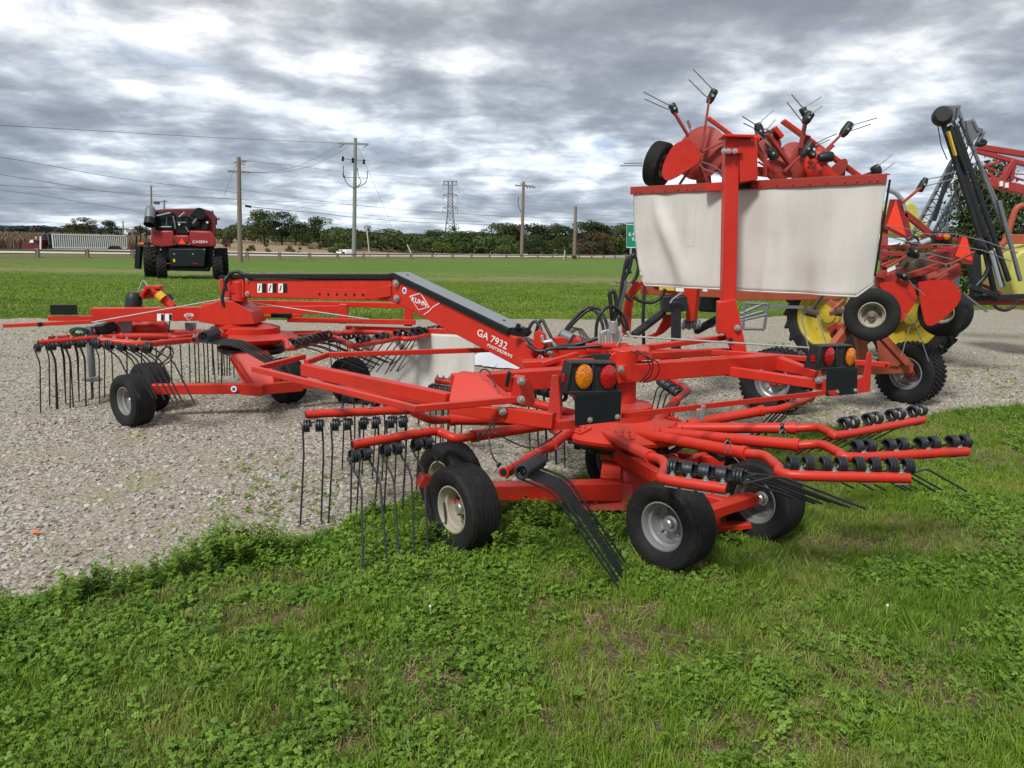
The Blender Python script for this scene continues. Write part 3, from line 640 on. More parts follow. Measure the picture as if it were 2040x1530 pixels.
# ---- carriage of the near rotor
def carriage(mb): return mb.build('undercarriage', M['red'], RK, bevel=.006)
c = MB(); W = [on(*p) for p in wA]
ax = (W[1] - W[0]).normalized()
c.bar(W[0].lerp(W[1], -.02) + V(0, 0, 0), W[1], .05, .05)
c.bar(at(835, 955, 4.15), at(905, 975, 4.26), .07, .075, h2=.085)
c.bar(V(-.32, 4.30, .20), V(.66, 4.42, .185), .10, .085, h2=.115)
c.prism([at(1130, 985, 4.4), at(1190, 962, 4.45), at(1262, 962, 4.45), at(1262, 1018, 4.35), at(1150, 1018, 4.35)], V(.02, .09, 0))
c.prism([at(1192, 893, 4.6), at(1226, 880, 4.6), at(1245, 905, 4.55), at(1292, 968, 4.45), at(1262, 1012, 4.4), at(1238, 980, 4.45), at(1212, 930, 4.55)], V(.03, .10, 0))
c.bar(at(1228, 903, 4.55), at(1330, 962, 4.25), .06, .085)
c.bar(at(1255, 893, 4.75), at(1400, 940, 4.6), .07, .06)
c.bar(at(1330, 935, 4.6), at(1410, 905, 4.75), .05, .04)
c.bar(W[2] + V(.05, .02, .0), W[3] - V(.04, 0, 0), .07, .06)
c.bar(at(1392, 985, 4.3), at(1452, 1000, 4.18), .12, .05)
for (a_, b_, c_, d_, Y_) in (((1424, 1012), (1476, 990), (1490, 1008), (1432, 1036), 4.12), ((1476, 985), (1486, 985), (1504, 1035), (1496, 1052), 4.2), ((1432, 1050), (1496, 1044), (1500, 1054), (1436, 1062), 4.1), ((1424, 1012), (1432, 1012), (1440, 1068), (1430, 1060), 4.1)):
    c.prism([at(*p, Y_) for p in (a_, b_, c_, d_)], V(.015, .09, 0))
c.cyl(CA + V(0, 0, .30), CA + V(0, 0, .45), .12, 20, .2)
c.bar(CA + V(-.1, -.1, .30), W[4] + V(.1, 0, .05), .08, .07); c.bar(CA + V(.1, 0, .30), W[5] + V(-.05, 0, .06), .08, .07); c.bar(W[4], W[5], .05, .05)
c.bar(CA + V(-.05, -.15, .32), V(.60, 4.42, .22), .12, .10)
carriage(c)
# cam track and linkage under the hub
c = MB().lathe(CA, V(0, 0, 1), [(.1, .36), (.30, .36), (.34, .39), (.34, .41), (.1, .42)], 40)
for k in range(14):
    a = 2 * math.pi * k / 14; p = CA + V(math.cos(a) * .31, math.sin(a) * .31, .385); c.cyl(p - V(0, 0, .03), p + V(0, 0, .03), .022, 10)
c.bar(at(1385, 880, 4.6), at(1440, 915, 4.4), .03, .03).cyl(at(1330, 905, 4.6), at(1390, 870, 4.7), .018, 10); c.build('cam_track', M['hose'], RK)
c = MB().tube(smoothpath([at(1331, 915, 4.5), at(1329, 908, 4.5), at(1340, 905, 4.52), at(1348, 907, 4.5), at(1350, 915, 4.5), at(1345, 922, 4.5)], 5), .006, 7); c.build('pull_handle', M['red'], RK)

# ---- sloping boom
BL, BE = at(495, 574, 7.45), at(790, 578, 6.12)
BS, BT = at(800, 580, 6.08), at(1072, 716, 4.97)
b1 = MB().bar(BL, BE, .10, .17)
b1.bar(at(450, 572, 7.6), at(497, 574, 7.45), .15, .17, h2=.19)
b1.cyl(at(477, 540 + 20, 7.45), at(477, 600, 7.45), .07, 20)
b1.build('boom', M['red'], RK, bevel=.008)
b2 = MB(); d2 = (BT - BS).normalized(); b2.bar(BS - d2 * .02, BT, .11, .185)
b2.prism([at(780, 553, 6.05), at(806, 553, 6.02), at(810, 600, 6.02), at(782, 604, 6.05)], V(.05, .12, 0))
b2.build('boom', M['red'], RK, bevel=.008)
def face(a, c, w_, h_):
    "camera-side face of a bar: origin at its lower left start, x along, y up, n outward"
    x, y, z = frame(c - a); s_ = 1 if (x.y < 0) else -1; n = x * s_; return n, y, z
n2, up2, al2 = face(BS, BT, .11, .185)
o2 = BS + n2 * .0565
def onboom(px, py):
    "point on the camera-side face of the sloping boom"
    r_ = ray(px, py); C0 = V(0, 0, CAMZ); t = (o2 - C0).dot(n2) / r_.dot(n2); return C0 + r_ * t
cv = MB().bar(BL + V(-.03, 0, .115) , BE + V(0, 0, .105), .125, .045)
cv.bar(BL + V(-.28, .06, .10), BL + V(-.03, 0, .115), .10, .02, w2=.125, h2=.045)
cv.build('hose_cover', M['plate'], RK, bevel=.008)
c0, c1 = BS + up2 * .115 - al2 * .03, BT + up2 * .115 - al2 * .24
cv = MB().bar(c0, c1, .155, .05, up2); cv.bar(BE + V(-.02, 0, .11), c0, .14, .05); cb = cv.build('hose_cover', M['plate'], RK, bevel=.010)
MB().bar(c0 + up2 * .028, c1 + up2 * .028, .15, .004, up2).build('cover_lid', M['cover'], cb, bevel=.0015)
for t in (.06, .9): p = c0.lerp(c1, t) + up2 * .030; MB().cyl(p, p + up2 * .004, .010, 10).build('cover_screw', M['plate'], cb)
# lettering and marks on the boom
M['marks'] = paint('white_marking', (.82, .80, .78), amt=.05, rough=.5, bmp=0)
M['logored'] = paint('logo_red', (.45, .015, .015), amt=.05, rough=.4, bmp=0)
p = onboom(953, 672); 
text('GA 7932', 'model_lettering', M['marks'], RK, onboom(951, 668) + n2 * .002, onboom(1009, 697) - onboom(951, 668), up2, .050, .0015, (onboom(1009, 697) - onboom(951, 668)).length, shear=.1, bold=.004)
text('MASTERDRIVE', 'model_lettering', M['marks'], RK, onboom(971, 690) + n2 * .002, onboom(1021, 714) - onboom(971, 690), up2, .022, .0015, (onboom(1021, 714) - onboom(971, 690)).length, shear=.15)
dm = [onboom(*p_) for p_ in ((816, 590), (838, 583), (856, 612), (834, 618))]
MB().prism(dm, n2 * .0022).build('maker_badge', M['marks'], RK)
cc_ = sum(dm, V(0, 0, 0)) / 4
bd = MB().prism([cc_ + (v - cc_) * .90 for v in dm], n2 * .0034).build('badge_field', M['logored'], RK)
text('KUHN', 'badge_lettering', M['marks'], RK, onboom(821.5, 600) + n2 * .0055, onboom(851, 613) - onboom(822, 601), onboom(824, 592) - onboom(822, 601), .036, .0015, (onboom(851, 613) - onboom(822, 601)).length, bold=.006)
sw = smoothpath([onboom(845, 627), onboom(856, 619), onboom(864, 611), onboom(876, 604)], 6)
mb = MB()
for a, c in zip(sw[:-1], sw[1:]): mb.bar(a + n2 * .002, c + n2 * .002, .003, .006, up2)
mb.build('badge_stripe', M['marks'], RK)
def roundmark(c, n, r_):
    a = MB().lathe(c, n, [(0, .0025), (r_, .0025), (r_, -.001)], 24).build('warning_sticker', M['marks'], RK)
    MB().lathe(c, n, [(0, .004), (r_ * .6, .004), (r_ * .6, 0)], 20).build('sticker_symbol', M['blue'], a)
roundmark(onboom(1077, 714), n2, .024); roundmark(onboom(806, 579), n2, .026)
n1b, up1, al1 = face(BL, BE, .10, .17); o1 = BL + n1b * .0515
def onboom1(px, py):
    r_ = ray(px, py); C0 = V(0, 0, CAMZ); t = (o1 - C0).dot(n1b) / r_.dot(n1b); return C0 + r_ * t
for x0 in (513, 534, 555):
    q = [onboom1(*p_) for p_ in ((x0, 583), (x0 + 9, 583), (x0 + 9, 565), (x0, 565))]; s_ = MB().prism(q, n1b * .002).build('warning_sticker', M['marks'], RK)
    q = [onboom1(*p_) for p_ in ((x0 + 9.3, 583), (x0 + 17, 583), (x0 + 17, 565), (x0 + 9.3, 565))]; MB().prism(q, n1b * .002).build('sticker_symbol', M['plate'], s_)
    MB().bar(onboom1(x0 + 3, 580) + n1b * .003, onboom1(x0 + 6, 568) + n1b * .003, .004, .012).build('sticker_symbol', M['plate'], s_)
def tray_pt(px, py, d=.10):
    r_ = ray(px, py); C0 = V(0, 0, CAMZ); q0 = o1 + n1b * d; return C0 + r_ * ((q0 - C0).dot(n1b) / r_.dot(n1b))
tr = MB().prism([tray_pt(*p_) for p_ in ((634, 575), (729, 577), (729, 597), (636, 597))], n1b * .006)
tr.prism([tray_pt(634, 575), tray_pt(636, 597), tray_pt(640, 597, 0), tray_pt(638, 575, 0)], al1 * .006).prism([tray_pt(729, 577), tray_pt(729, 597), onboom1(780, 590), onboom1(780, 568)], n1b * .006)
tr.prism([tray_pt(634, 593), tray_pt(729, 594), onboom1(735, 594), onboom1(640, 592)], V(0, 0, .005)); tray = tr.build('drawbar_tray', M['red'], RK, bevel=.002)
for i in range(6):
    p = tray_pt(638 + i * 17.3, 586 + i * .3); MB().cyl(p + n1b * .004, p + n1b * .009, .012, 14).build('drain_hole', M['plate'], tray)
for px, py, Y in ((493, 557, 7.35), (493, 585, 7.35), (789, 564, 6.0), (790, 594, 6.0)): MB().bolt(at(px, py, Y), V(-.4, -.9, 0), .018, .014).build('frame_bolt', M['zinc'], RK)

# ---- front end: dome gearbox, column and beams
f_ = MB().lathe(at(470, 632, 7.6), V(.05, 0, 1), [(.20, -.10), (.20, -.02), (.17, .03), (.11, .06), (0, .06)], 28)
f_.prism([at(x, y, 7.40) for x, y in ((398, 613), (438, 598), (466, 600), (500, 622), (508, 646), (440, 648), (398, 642))], V(0, .34, 0))
f_.cyl(at(478, 622, 7.6), at(474, 575, 7.6), .095, 24, .075); f_.cyl(at(478, 616, 7.6), at(478, 610, 7.6), .12, 24)
f_.bar(at(449, 572, 7.6), at(492, 572, 7.5), .16, .15)
f_.build('gearbox', M['red'], RK, smooth=35, bevel=.006)
MB().cyl(at(467, 575, 7.42), at(467, 575, 7.38), .045, 20).build('pivot_pin', M['red'], RK)
MB().bar(at(184, 627, 7.46), at(448, 624, 7.66), .09, .135).prism([at(400, 606, 7.6), at(450, 600, 7.6), at(470, 640, 7.6), at(430, 645, 7.6), at(395, 641, 7.55)], V(0, .1, 0)).build('front_beam', M['red'], RK, bevel=.006)
MB().bar(at(96, 634, 7.35), at(200, 634, 7.45), .04, .048).build('light_bracket', M['red'], RK, bevel=.004)
MB().bar(at(100, 617, 7.33), at(154, 617, 7.38), .008, .095).build('backing_plate', M['plate'], RK, bevel=.003)
sqtube('guard_rail', [at(9, 649, 7.05), at(183, 641, 7.3)], .030, h_=.035)
MB().bar(at(76, 647, 7.12), at(83, 646, 7.13), .034, .040).build('black_tape', M['plate'], RK)
MB().cyl(at(183, 642, 7.2), at(475, 590, 7.5), .006, 8).build('locking_rod', M['galv'], RK)
s_ = [at(x, y, 7.5) for x, y in ((313, 625), (321, 625), (321, 640), (313, 640))]
for x0 in (313, 329): 
    q = [at(x, y, 7.46) for x, y in ((x0, 639.5), (x0 + 14, 639.5), (x0 + 14, 625), (x0, 625))]; q_ = MB().prism(q, V(0, -.002, 0)).build('warning_sticker', M['marks'], RK)
    MB().prism([at(x, y, 7.455) for x, y in ((x0 + 8, 638.5), (x0 + 13, 638.5), (x0 + 13, 626), (x0 + 8, 626))], V(0, -.002, 0)).build('sticker_symbol', M['plate'], q_)
dm = [at(x, y, 7.50) for x, y in ((366, 628), (372, 624), (382, 624), (387, 628), (377, 639))]
b_ = MB().prism(dm, V(0, -.004, 0)).build('maker_badge', M['marks'], RK)
c_ = sum(dm, V(0, 0, 0)) / 5; MB().prism([c_ + (v - c_) * .84 + V(0, -.005, 0) for v in dm], V(0, -.002, 0)).build('badge_field', M['logored'], b_)
text('KUHN', 'badge_lettering', M['marks'], RK, at(369, 630.5, 7.49), V(1, 0, 0), V(0, 0, 1), .022, .002, .078)
# frame behind the front rotor
sqtube('rear_frame', [at(505, 603, 8.2), at(552, 604, 8.3), at(826, 609, 7.9)], .05, h_=.055)
sqtube('rear_frame', [at(510, 618, 8.1), at(690, 616, 8.0)], .05, h_=.08)
MB().bar(at(684, 606, 7.9), at(684, 644, 7.9), .10, .08).build('upright_plates', M['red'], RK, bevel=.004)
MB().bar(at(815, 606, 7.8), at(814, 649, 7.8), .10, .08).build('upright_plates', M['red'], RK, bevel=.004)
sqtube('guard_rail', [at(575, 637, 7.9), at(825, 642, 7.7)], .03, h_=.05)
sqtube('guard_rail', [at(500, 632, 8.0), at(600, 628, 8.0)], .03)
MB().bar(at(541, 628, 7.9), at(581, 629, 7.9), .05, .045).build('backing_plate', M['plate'], RK, bevel=.004)
MB().cyl(at(500, 603, 7.8), at(735, 636, 7.7), .006, 8).build('locking_rod', M['galv'], RK)
# carriage of the far rotor
c = MB().bar(at(303, 775, 6.75), at(485, 774, 6.95), .08, .09).bar(at(485, 774, 6.95), at(525, 777, 6.95), .12, .10)
c.prism([at(456, 706, 7.2), at(520, 703, 7.2), at(540, 730, 7.15), at(548, 770, 7.1), at(520, 788, 7.05), at(490, 780, 7.05), at(474, 745, 7.1)], V(.03, .12, 0))
c.bar(at(462, 712, 7.1), at(508, 782, 6.95), .04, .05).bar(at(520, 775, 7.0), at(600, 768, 7.3), .08, .10).bar(at(600, 768, 7.3), at(697, 757, 7.55), .08, .06)
c.cyl(CB + V(0, 0, .42), CB + V(0, 0, .60), .14, 20, .22).bar(CB + V(0, 0, .45), at(520, 710, 7.3), .14, .12)
c.bar(on(264, 797, .23), on(298, 770, .23), .05, .05); carriage(c)
roundmark(at(466, 775, 6.88), V(-.1, -1, 0), .028)
MB().lathe(CB, V(0, 0, 1), [(.1, .50), (.30, .50), (.34, .53), (.34, .56), (.1, .56)], 40).build('cam_track', M['hose'], RK)
# coupling gear at the very front: cap, lift bracket, jack stand
MB().lathe(at(266, 608, 7.7), V(.12, 0, 1), [(.085, -.06), (.08, .06), (.062, .12), (.05, .13), (0, .13)], 22).build('pto_guard', M['black'], RK)
MB().lathe(at(333, 596, 7.8), V(1, 0, 0), [(0, -.06), (.05, -.05), (.055, .04), (0, .06)], 16).build('pto_guard', M['black'], RK)
c = MB().bar(at(284, 590, 7.7), at(296, 572, 7.7), .10, .03).bar(at(294, 572, 7.7), at(323, 572, 7.7), .10, .03).bar(at(321, 572, 7.7), at(328, 592, 7.7), .06, .02).cyl(at(308, 578, 7.7), at(345, 612, 7.7), .045, 14)
c.prism([at(283, 596, 7.72), at(290, 574, 7.72), at(300, 578, 7.72), at(312, 592, 7.72)], V(0, .02, 0)); c.build('lift_bracket', M['red'], RK, bevel=.004)
MB().lathe(at(320, 590, 7.66), V(.72, 0, -.69), [(.047, -.035), (.047, .035)], 14).build('yellow_sticker', M['yellowsticker'], RK)
roundmark(at(287, 580, 7.68), V(-.2, -1, 0), .02)
MB().tube([at(273, 596, 7.8), at(275, 583, 7.8), at(283, 562, 7.8), at(286, 559, 7.8), at(295, 570, 7.8)], .009, 8).build('lift_lever', M['galv'], RK)
c = MB().lathe(at(300, 655, 7.8), V(1, 0, 0), [(0, -.18), (.10, -.17), (.13, -.05), (.12, .08), (.07, .16), (0, .17)], 24); c.bar(at(225, 660, 7.7), at(300, 655, 7.8), .12, .08).bar(at(205, 650, 7.7), at(240, 645, 7.7), .1, .05)
c.build('drive_gearbox', M['red'], RK, bevel=.004)
c = MB().prism([at(x, y, 7.62) for x, y in ((237, 640), (250, 634), (262, 634), (262, 662), (241, 662))], V(0, .02, 0)).prism([at(x, y, 7.9) for x, y in ((368, 643), (390, 643), (389, 665), (369, 665))], V(0, .02, 0)); c.build('grey_guard', M['steel'], RK, bevel=.002)
MB().bar(at(190, 658, 7.6), at(232, 648, 7.65), .09, .10).build('pto_guard', M['black'], RK, bevel=.02)
MB().tube([at(180, 690, 7.4), at(184, 750, 7.4), ], .032, 12).cyl(at(184, 754, 7.4), at(184, 757, 7.4), .09, 18).bar(at(178, 650, 7.4), at(182, 692, 7.4), .06, .05).build('jack_stand', M['steel'], RK)
c = MB(); 
for k in range(16):
    a = k * .45; cc2 = at(158, 661, 7.35); c.tube([cc2 + V(math.cos(t) * .075 * (1 + .2 * math.sin(k)), .03 * math.sin(a), math.sin(t) * .032 + .012 * math.cos(a * 2)) for t in [i * .5 for i in range(13)]], .004, 5)
c.build('green_rope', M['green_strap'], RK)

# ---- hydraulic hoses
def hose(pts, r_=.011, name='hydraulic_hose', mat='hose'): return MB().tube(smoothpath([at(*p) for p in pts], 7), r_, 8).build(name, M[mat], RK, smooth=80)
H5 = 4.95
hose([(1052, 668, 5.0), (1056, 650, 5.0), (1066, 640, 5.0), (1076, 652, 4.98), (1080, 670, 4.95), (1084, 684, 4.95)])
hose([(1066, 672, 5.0), (1072, 648, 5.0), (1080, 638, 5.0), (1088, 652, 4.98), (1098, 672, 4.95), (1104, 684, 4.95)])
hose([(1118, 668, 5.2), (1140, 640, 5.2), (1165, 616, 5.2), (1190, 614, 5.2), (1204, 632, 5.1), (1212, 660, 5.0)])
hose([(1118, 672, 5.2), (1146, 640, 5.2), (1172, 618, 5.2), (1186, 620, 5.2), (1198, 640, 5.1), (1203, 662, 5.0)])
hose([(1187, 680, 5.0), (1189, 645, 5.0), (1200, 620, 5.0), (1218, 610, 5.05), (1236, 622, 5.1), (1248, 640, 5.1), (1251, 662, 5.1)])
hose([(1220, 640, 5.1), (1216, 600, 5.1), (1215, 585, 5.1), (1220, 580, 5.1), (1226, 588, 5.1), (1228, 615, 5.1), (1222, 640, 5.1)], .014)
hose([(1232, 650, 5.1), (1234, 620, 5.15), (1244, 580, 5.6), (1247, 560, 6.0)])
hose([(1052, 688, 4.9), (1075, 700, 4.85), (1110, 690, 4.85), (1150, 686, 4.8), (1190, 674, 4.8)], .013)
hose([(1048, 672, 4.95), (1070, 690, 4.9), (1130, 694, 4.8), (1200, 688, 4.75)])
hose([(1085, 702, 4.8), (1095, 695, 4.8), (1130, 692, 4.8), (1165, 690, 4.8)])
for k in range(4): hose([(1130 + k * 3, 664, 5.1), (1142 + k * 5, 652 + k, 5.1), (1155 + k * 5, 664 + k * 2, 5.0), (1160 + k * 6, 680, 4.95)], .004, 'electric_cable')
c = MB().cyl(at(1118, 668, 5.1), at(1142, 674, 5.05), .035, 16, .028).cyl(at(1100, 690, 5.0), at(1120, 668, 5.1), .022, 12)
c.build('hose_boot', M['black'], RK)
MB().cyl(at(1121, 666, 5.05), at(1141, 675, 5.0), .034, 16, .032).build('ribbed_sleeve', M['steel'], RK)
c = MB().prism([at(x, y, 4.96) for x, y in ((1014, 664), (1022, 652), (1046, 654), (1052, 664), (1044, 672), (1018, 668))], V(.03, .05, 0)).bar(at(1030, 656, 4.95), at(1034, 645, 4.95), .02, .03)
c.build('hose_clamp', M['plate'], RK, bevel=.004)
c = MB()
for (x, y, x2, y2, r_) in ((1079, 668, 1082, 682, .012), (1096, 676, 1106, 690, .012), (1082, 682, 1100, 680, .014), (1086, 700, 1100, 704, .016), (1098, 704, 1100, 718, .016), (1212, 656, 1213, 692, .014), (1199, 662, 1200, 690, .016), (1222, 640, 1221, 664, .030), (1251, 660, 1253, 672, .012), (1188, 672, 1188, 688, .012)): c.cyl(at(x, y, 4.85), at(x2, y2, 4.85), r_, 10)
c.bar(at(1219, 672, 4.9), at(1236, 668, 4.9), .06, .07).bar(at(1227, 692, 4.85), at(1240, 664, 4.85), .03, .012).bar(at(1198, 664, 4.9), at(1216, 660, 4.9), .03, .03)
c.build('hydraulic_fitting', M['zinc'], RK, bevel=.002)
c = MB().cyl(at(1166, 694, 4.8), at(1196, 694, 4.8), .038, 16).cyl(at(1196, 690, 4.8), at(1250, 690, 4.9), .022, 12).prism([at(x, y, 4.85) for x, y in ((1060, 690), (1066, 662), (1072, 658), (1082, 668), (1086, 690), (1076, 700))], V(.02, .06, 0))
c.prism([at(x, y, 5.0) for x, y in ((1060, 705), (1100, 672), (1140, 672), (1215, 700), (1215, 730), (1090, 735))], V(.05, .12, 0)).bar(at(1040, 726, 4.7), at(1215, 716, 4.75), .12, .05).bar(at(1080, 726, 4.6), at(1150, 705, 4.75), .03, .03)
c.build('swivel_head', M['red'], RK, bevel=.004)
MB().prism([at(x, y, 4.68) for x, y in ((1140, 716), (1180, 705), (1212, 706), (1214, 718), (1150, 722))], V(.02, .04, 0)).build('rubber_flap', M['black'], RK, bevel=.003)
hose([(1283, 700, 4.62), (1290, 716, 4.58), (1295, 735, 4.58), (1284, 752, 4.6), (1275, 762, 4.62)], .004, 'electric_cable')
hose([(1270, 698, 4.65), (1288, 712, 4.58), (1310, 722, 4.6), (1312, 742, 4.6), (1300, 758, 4.62), (1280, 762, 4.62)], .004, 'electric_cable')
hose([(1256, 700, 4.65), (1284, 708, 4.58), (1300, 722, 4.58), (1296, 748, 4.6), (1282, 760, 4.62)], .004, 'electric_cable')
hose([(955, 742, 4.05), (962, 736, 4.05), (974, 740, 4.03), (984, 762, 3.98), (987, 772, 3.97)], .004, 'electric_cable')
hose([(984, 838, 3.9), (985, 860, 3.8), (1000, 870, 3.8), (1045, 890, 3.85), (1080, 886, 3.85), (1120, 858, 3.8)], .004, 'electric_cable')
hose([(984, 836, 3.9), (975, 855, 3.85), (957, 872, 3.8), (953, 880, 3.8)], .004, 'electric_cable')
hose([(976, 840, 3.9), (974, 870, 3.85), (980, 905, 3.8), (990, 922, 3.8)], .004, 'electric_cable')
for px, py in ((955, 866), (994, 926)): MB().cyl(at(px - 3, py + 4, 3.78), at(px + 3, py - 3, 3.78), .009, 8).build('cable_plug', M['plate'], RK)
hose([(326, 682, 7.3), (340, 700, 7.3), (330, 718, 7.3), (312, 724, 7.2), (320, 700, 7.3), (338, 690, 7.3), (345, 705, 7.3), (335, 722, 7.2), (310, 728, 7.2)], .007, 'electric_cable')
hose([(338, 640, 7.7), (336, 660, 7.7), (330, 690, 7.5), (308, 722, 7.2)], .006, 'electric_cable')
for (a_, b_) in (((451, 560), (460, 600)), ((446, 590), (452, 560))): hose([(a_[0], a_[1] + 20, 7.4), (a_[0] - 3, a_[1], 7.4), (455, 550, 7.42), (470, 541, 7.42), (482, 545, 7.42), (500, 549, 7.42)], .016)
for (x, y) in ((984, 838), (1668, 858), (1590, 862)): pass
for (x, y, Y) in ((1450, 888, 3.72), (1560, 868, 4.25), (1558, 858, 4.3)):
    c = MB().tube([at(x - 5, y + 16, Y), at(x - 6, y - 6, Y - .02), at(x, y - 12, Y - .02), at(x + 5, y - 6, Y - .02), at(x + 4, y + 16, Y)], .003, 6); c.build('linch_pin', M['zinc'], RK)
    MB().cyl(at(x, y - 14, Y - .01), at(x, y - 4, Y - .01), .011, 10).build('rubber_plug', M['plate'], RK)

# ---- mast and swath curtain
mp = MB().bar(at(1450, 600, 5.5), at(1456, 272, 5.5), .095, .09, V(0, 1, 0)); 
mp.prism([at(x, y, 5.42) for x, y in ((1431, 602), (1466, 596), (1489, 706), (1462, 708), (1444, 664), (1430, 666))], V(.02, .14, 0))
mp.prism([at(x, y, 5.40) for x, y in ((1439, 272), (1441, 266), (1503, 268), (1504, 274))], V(.02, .2, 0))
mp.prism([at(x, y, 5.45) for x, y in ((1472, 274), (1509, 280), (1510, 358), (1474, 364))], V(.0, .16, 0))
mp.bar(at(1442, 302, 5.43), at(1478, 301, 5.43), .03, .035)
mp.cyl(at(1500, 276, 5.5), at(1512, 278, 5.5), .03, 14)
mast = mp.build('mast', M['red'], RK, bevel=.005)
for x, y in ((1442, 301), (1451, 301), (1464, 301)): MB().bolt(at(x, y, 5.40), V(-.2, -1, 0), .012, .01).build('frame_bolt', M['zinc'], mast)
MB().cyl(at(1456, 677, 5.41), at(1456, 677, 5.40), .016, 16).build('hole', M['plate'], mast)
KL, KR = at(1265, 382, 6.3), at(1769, 358, 4.97)
u = (KR - KL).normalized(); nn = V(u.y, -u.x, 0); nn = nn if nn.y < 0 else -nn; nn.normalize()
Lk = (KR - KL).length
NX, NY = 90, 26; vs = []; fs = []
bot = [(0, 0), (0, .0)]
for j in range(NY + 1):
    for i in range(NX + 1):
        s_ = i / NX; t = j / NY
        top = KL.lerp(KR, s_)
        hL = .735 if s_ < .945 else .735 - (s_ - .945) * 1.6
        hL -= .10 * max(0, (.05 - s_) / .05)
        inset = 0
        shr = -.03 * math.sin(t * 3.1) if s_ > .9 else 0
        zdir = -hL * t
        wv_ = .022 * math.sin(s_ * 22 + t * 1.2) * t + .012 * math.sin(s_ * 47 + 2 * t) * t * t + .05 * math.exp(-((s_ - .10 - t * .16) / .035) ** 2) * math.sin(t * 3.14) + .02 * math.exp(-((s_ - .62 + t * .02) / .02) ** 2) * t
        wv_ += .03 * math.exp(-((s_ - .9 + t * .05) / .05) ** 2) * t + .010 * float(noise.noise(V(s_ * 9, t * 3, .3)))
        x_ = (.10 * t * t if s_ < .02 else .10 * t * t * max(0, 1 - s_ * 12))
        vs.append(top + u * (x_ - .035 * t * max(0, (s_ - .9) * 10)) + V(0, 0, zdir) + nn * (wv_ + .02 - .03 * t))
for j in range(NY):
    for i in range(NX): k = j * (NX + 1) + i; fs.append((k, k + 1, k + NX + 2, k + NX + 1))
cu = MB().add(vs, fs).build('swath_curtain', M['canvas'], RK, smooth=80); so_ = cu.modifiers.new('t', 'SOLIDIFY'); so_.thickness = .004
for s_ in (.27, .61):
    mb = MB()
    for t in range(12):
        i = int(s_ * NX); j0, j1 = 3 + t, 4 + t; a = [vs[j0 * (NX + 1) + i], vs[j0 * (NX + 1) + i + 3], vs[j1 * (NX + 1) + i + 3], vs[j1 * (NX + 1) + i]]; mb.add([p_ + nn * .006 for p_ in a], [(0, 1, 2, 3)])
    mb.build('curtain_patch', M['canvas'], cu)
mb = MB()
for i in range(NX): mb.tube([vs[NY * (NX + 1) + i] + nn * .002, vs[NY * (NX + 1) + i + 1] + nn * .002], .006, 6)
mb.build('curtain_hem', M['canvas'], cu)
r_ = MB().bar(KL + V(0, 0, .004) + u * -.02 + nn * .034, KR + V(0, 0, .004) + u * .005 + nn * .034, .006, .055).bar(KL + V(0, 0, .034) + u * -.03 - nn * .0, KR + V(0, 0, .034), .06, .006)
r_ = r_.build('curtain_rail', M['red2'], RK, bevel=.002)
MB().bar(KR + u * .012, KR + u * -.02 + V(0, 0, -.60), .006, .012).build('curtain_edge', M['plate'], RK)
MB().bar(KL.lerp(KR, .40) + nn * .040, KL.lerp(KR, .53) + nn * .040, .004, .032).build('rail_splice', M['plate'], RK, bevel=.001)
for t in (.02, .04, .10, .16, .22, .26, .29, .545, .57, .63, .69, .75, .81, .87, .91, .95, .975): 
    p = KL.lerp(KR, t) + nn * .037 + V(0, 0, -.002); MB().cyl(p, p + nn * .008, .007, 8).build('rail_rivet', M['red'], r_)
MB().bar(KL.lerp(KR, .46) - nn * .02 + V(0, 0, .0), KL.lerp(KR, .36) + nn * .1, .06, .05).build('rail_arm', M['red'], RK)
# lower curtain of the far rotor
vs = []; fs = []; A0, A1 = at(728, 658, 8.3), at(946, 668, 7.9)
for j in range(19):
    for i in range(41):
        s_ = i / 40; t = j / 18; top = A0.lerp(A1, s_)
        wv_ = .03 * math.sin(s_ * 11 + 1) * t + .04 * math.exp(-((s_ - .52 - .1 * (t - .8)) / .03) ** 2) * t + .01 * math.sin(s_ * 30 + t * 4) * t
        vs.append(top + V(0, 0, -.60 * t) + V(0, -1, 0) * wv_ + V(-.02 * t * (1 - s_), 0, 0))
for j in range(18):
    for i in range(40): k = j * 41 + i; fs.append((k, k + 1, k + 42, k + 41))
cu = MB().add(vs, fs).build('swath_curtain', M['canvas'], RK, smooth=80, label='lower curtain behind the sloping boom'); so_ = cu.modifiers.new('t', 'SOLIDIFY'); so_.thickness = .004
MB().bar(at(690, 653, 8.4), at(950, 662, 7.9), .04, .05).build('curtain_rail', M['red'], RK, bevel=.003)
# ------------------------------------------------------------------ folded hay tedder behind the rake
TD = thing('hay_tedder', 'faded orange-red tedder with raised rotors behind the white curtain', 'hay tedder', loc=(3.0, 7.8, 0))
wheel(TD, at(1545, 760, 7.6), V(-.62, -.78, 0), .335, .27, .17, 'rim', 'turf', 'red2')
wheel(TD, at(1812, 742, 8.15), V(-.80, -.60, 0), .330, .27, .17, 'rim', 'turf', 'red2')
wheel(TD, at(1737, 627, 7.3), V(-.42, -.90, .05), .25, .19, .115, 'rimcream', 'rib', 'wood')
wheel(TD, at(1883, 622, 8.0), V(-.75, -.66, 0), .25, .20, .11, 'rimcream', 'rib', 'wood')
wheel(TD, at(1313, 328, 7.6), V(.80, -.55, -.25), .215, .15, .10, 'wood' if False else 'rimcream', 'rib', 'wood')
def part(name, mat, mb, **kw): return mb.build(name, M[mat], TD, **kw)
m_ = MB().bar(at(1279, 573, 7.6), at(1460, 581, 7.8), .09, .13).bar(at(1460, 583, 7.8), at(1668, 592, 8.0), .09, .15, h2=.05)
m_.bar(at(1300, 566, 7.6), at(1345, 568, 7.6), .1, .03); part('main_beam', 'red3', m_, bevel=.006)
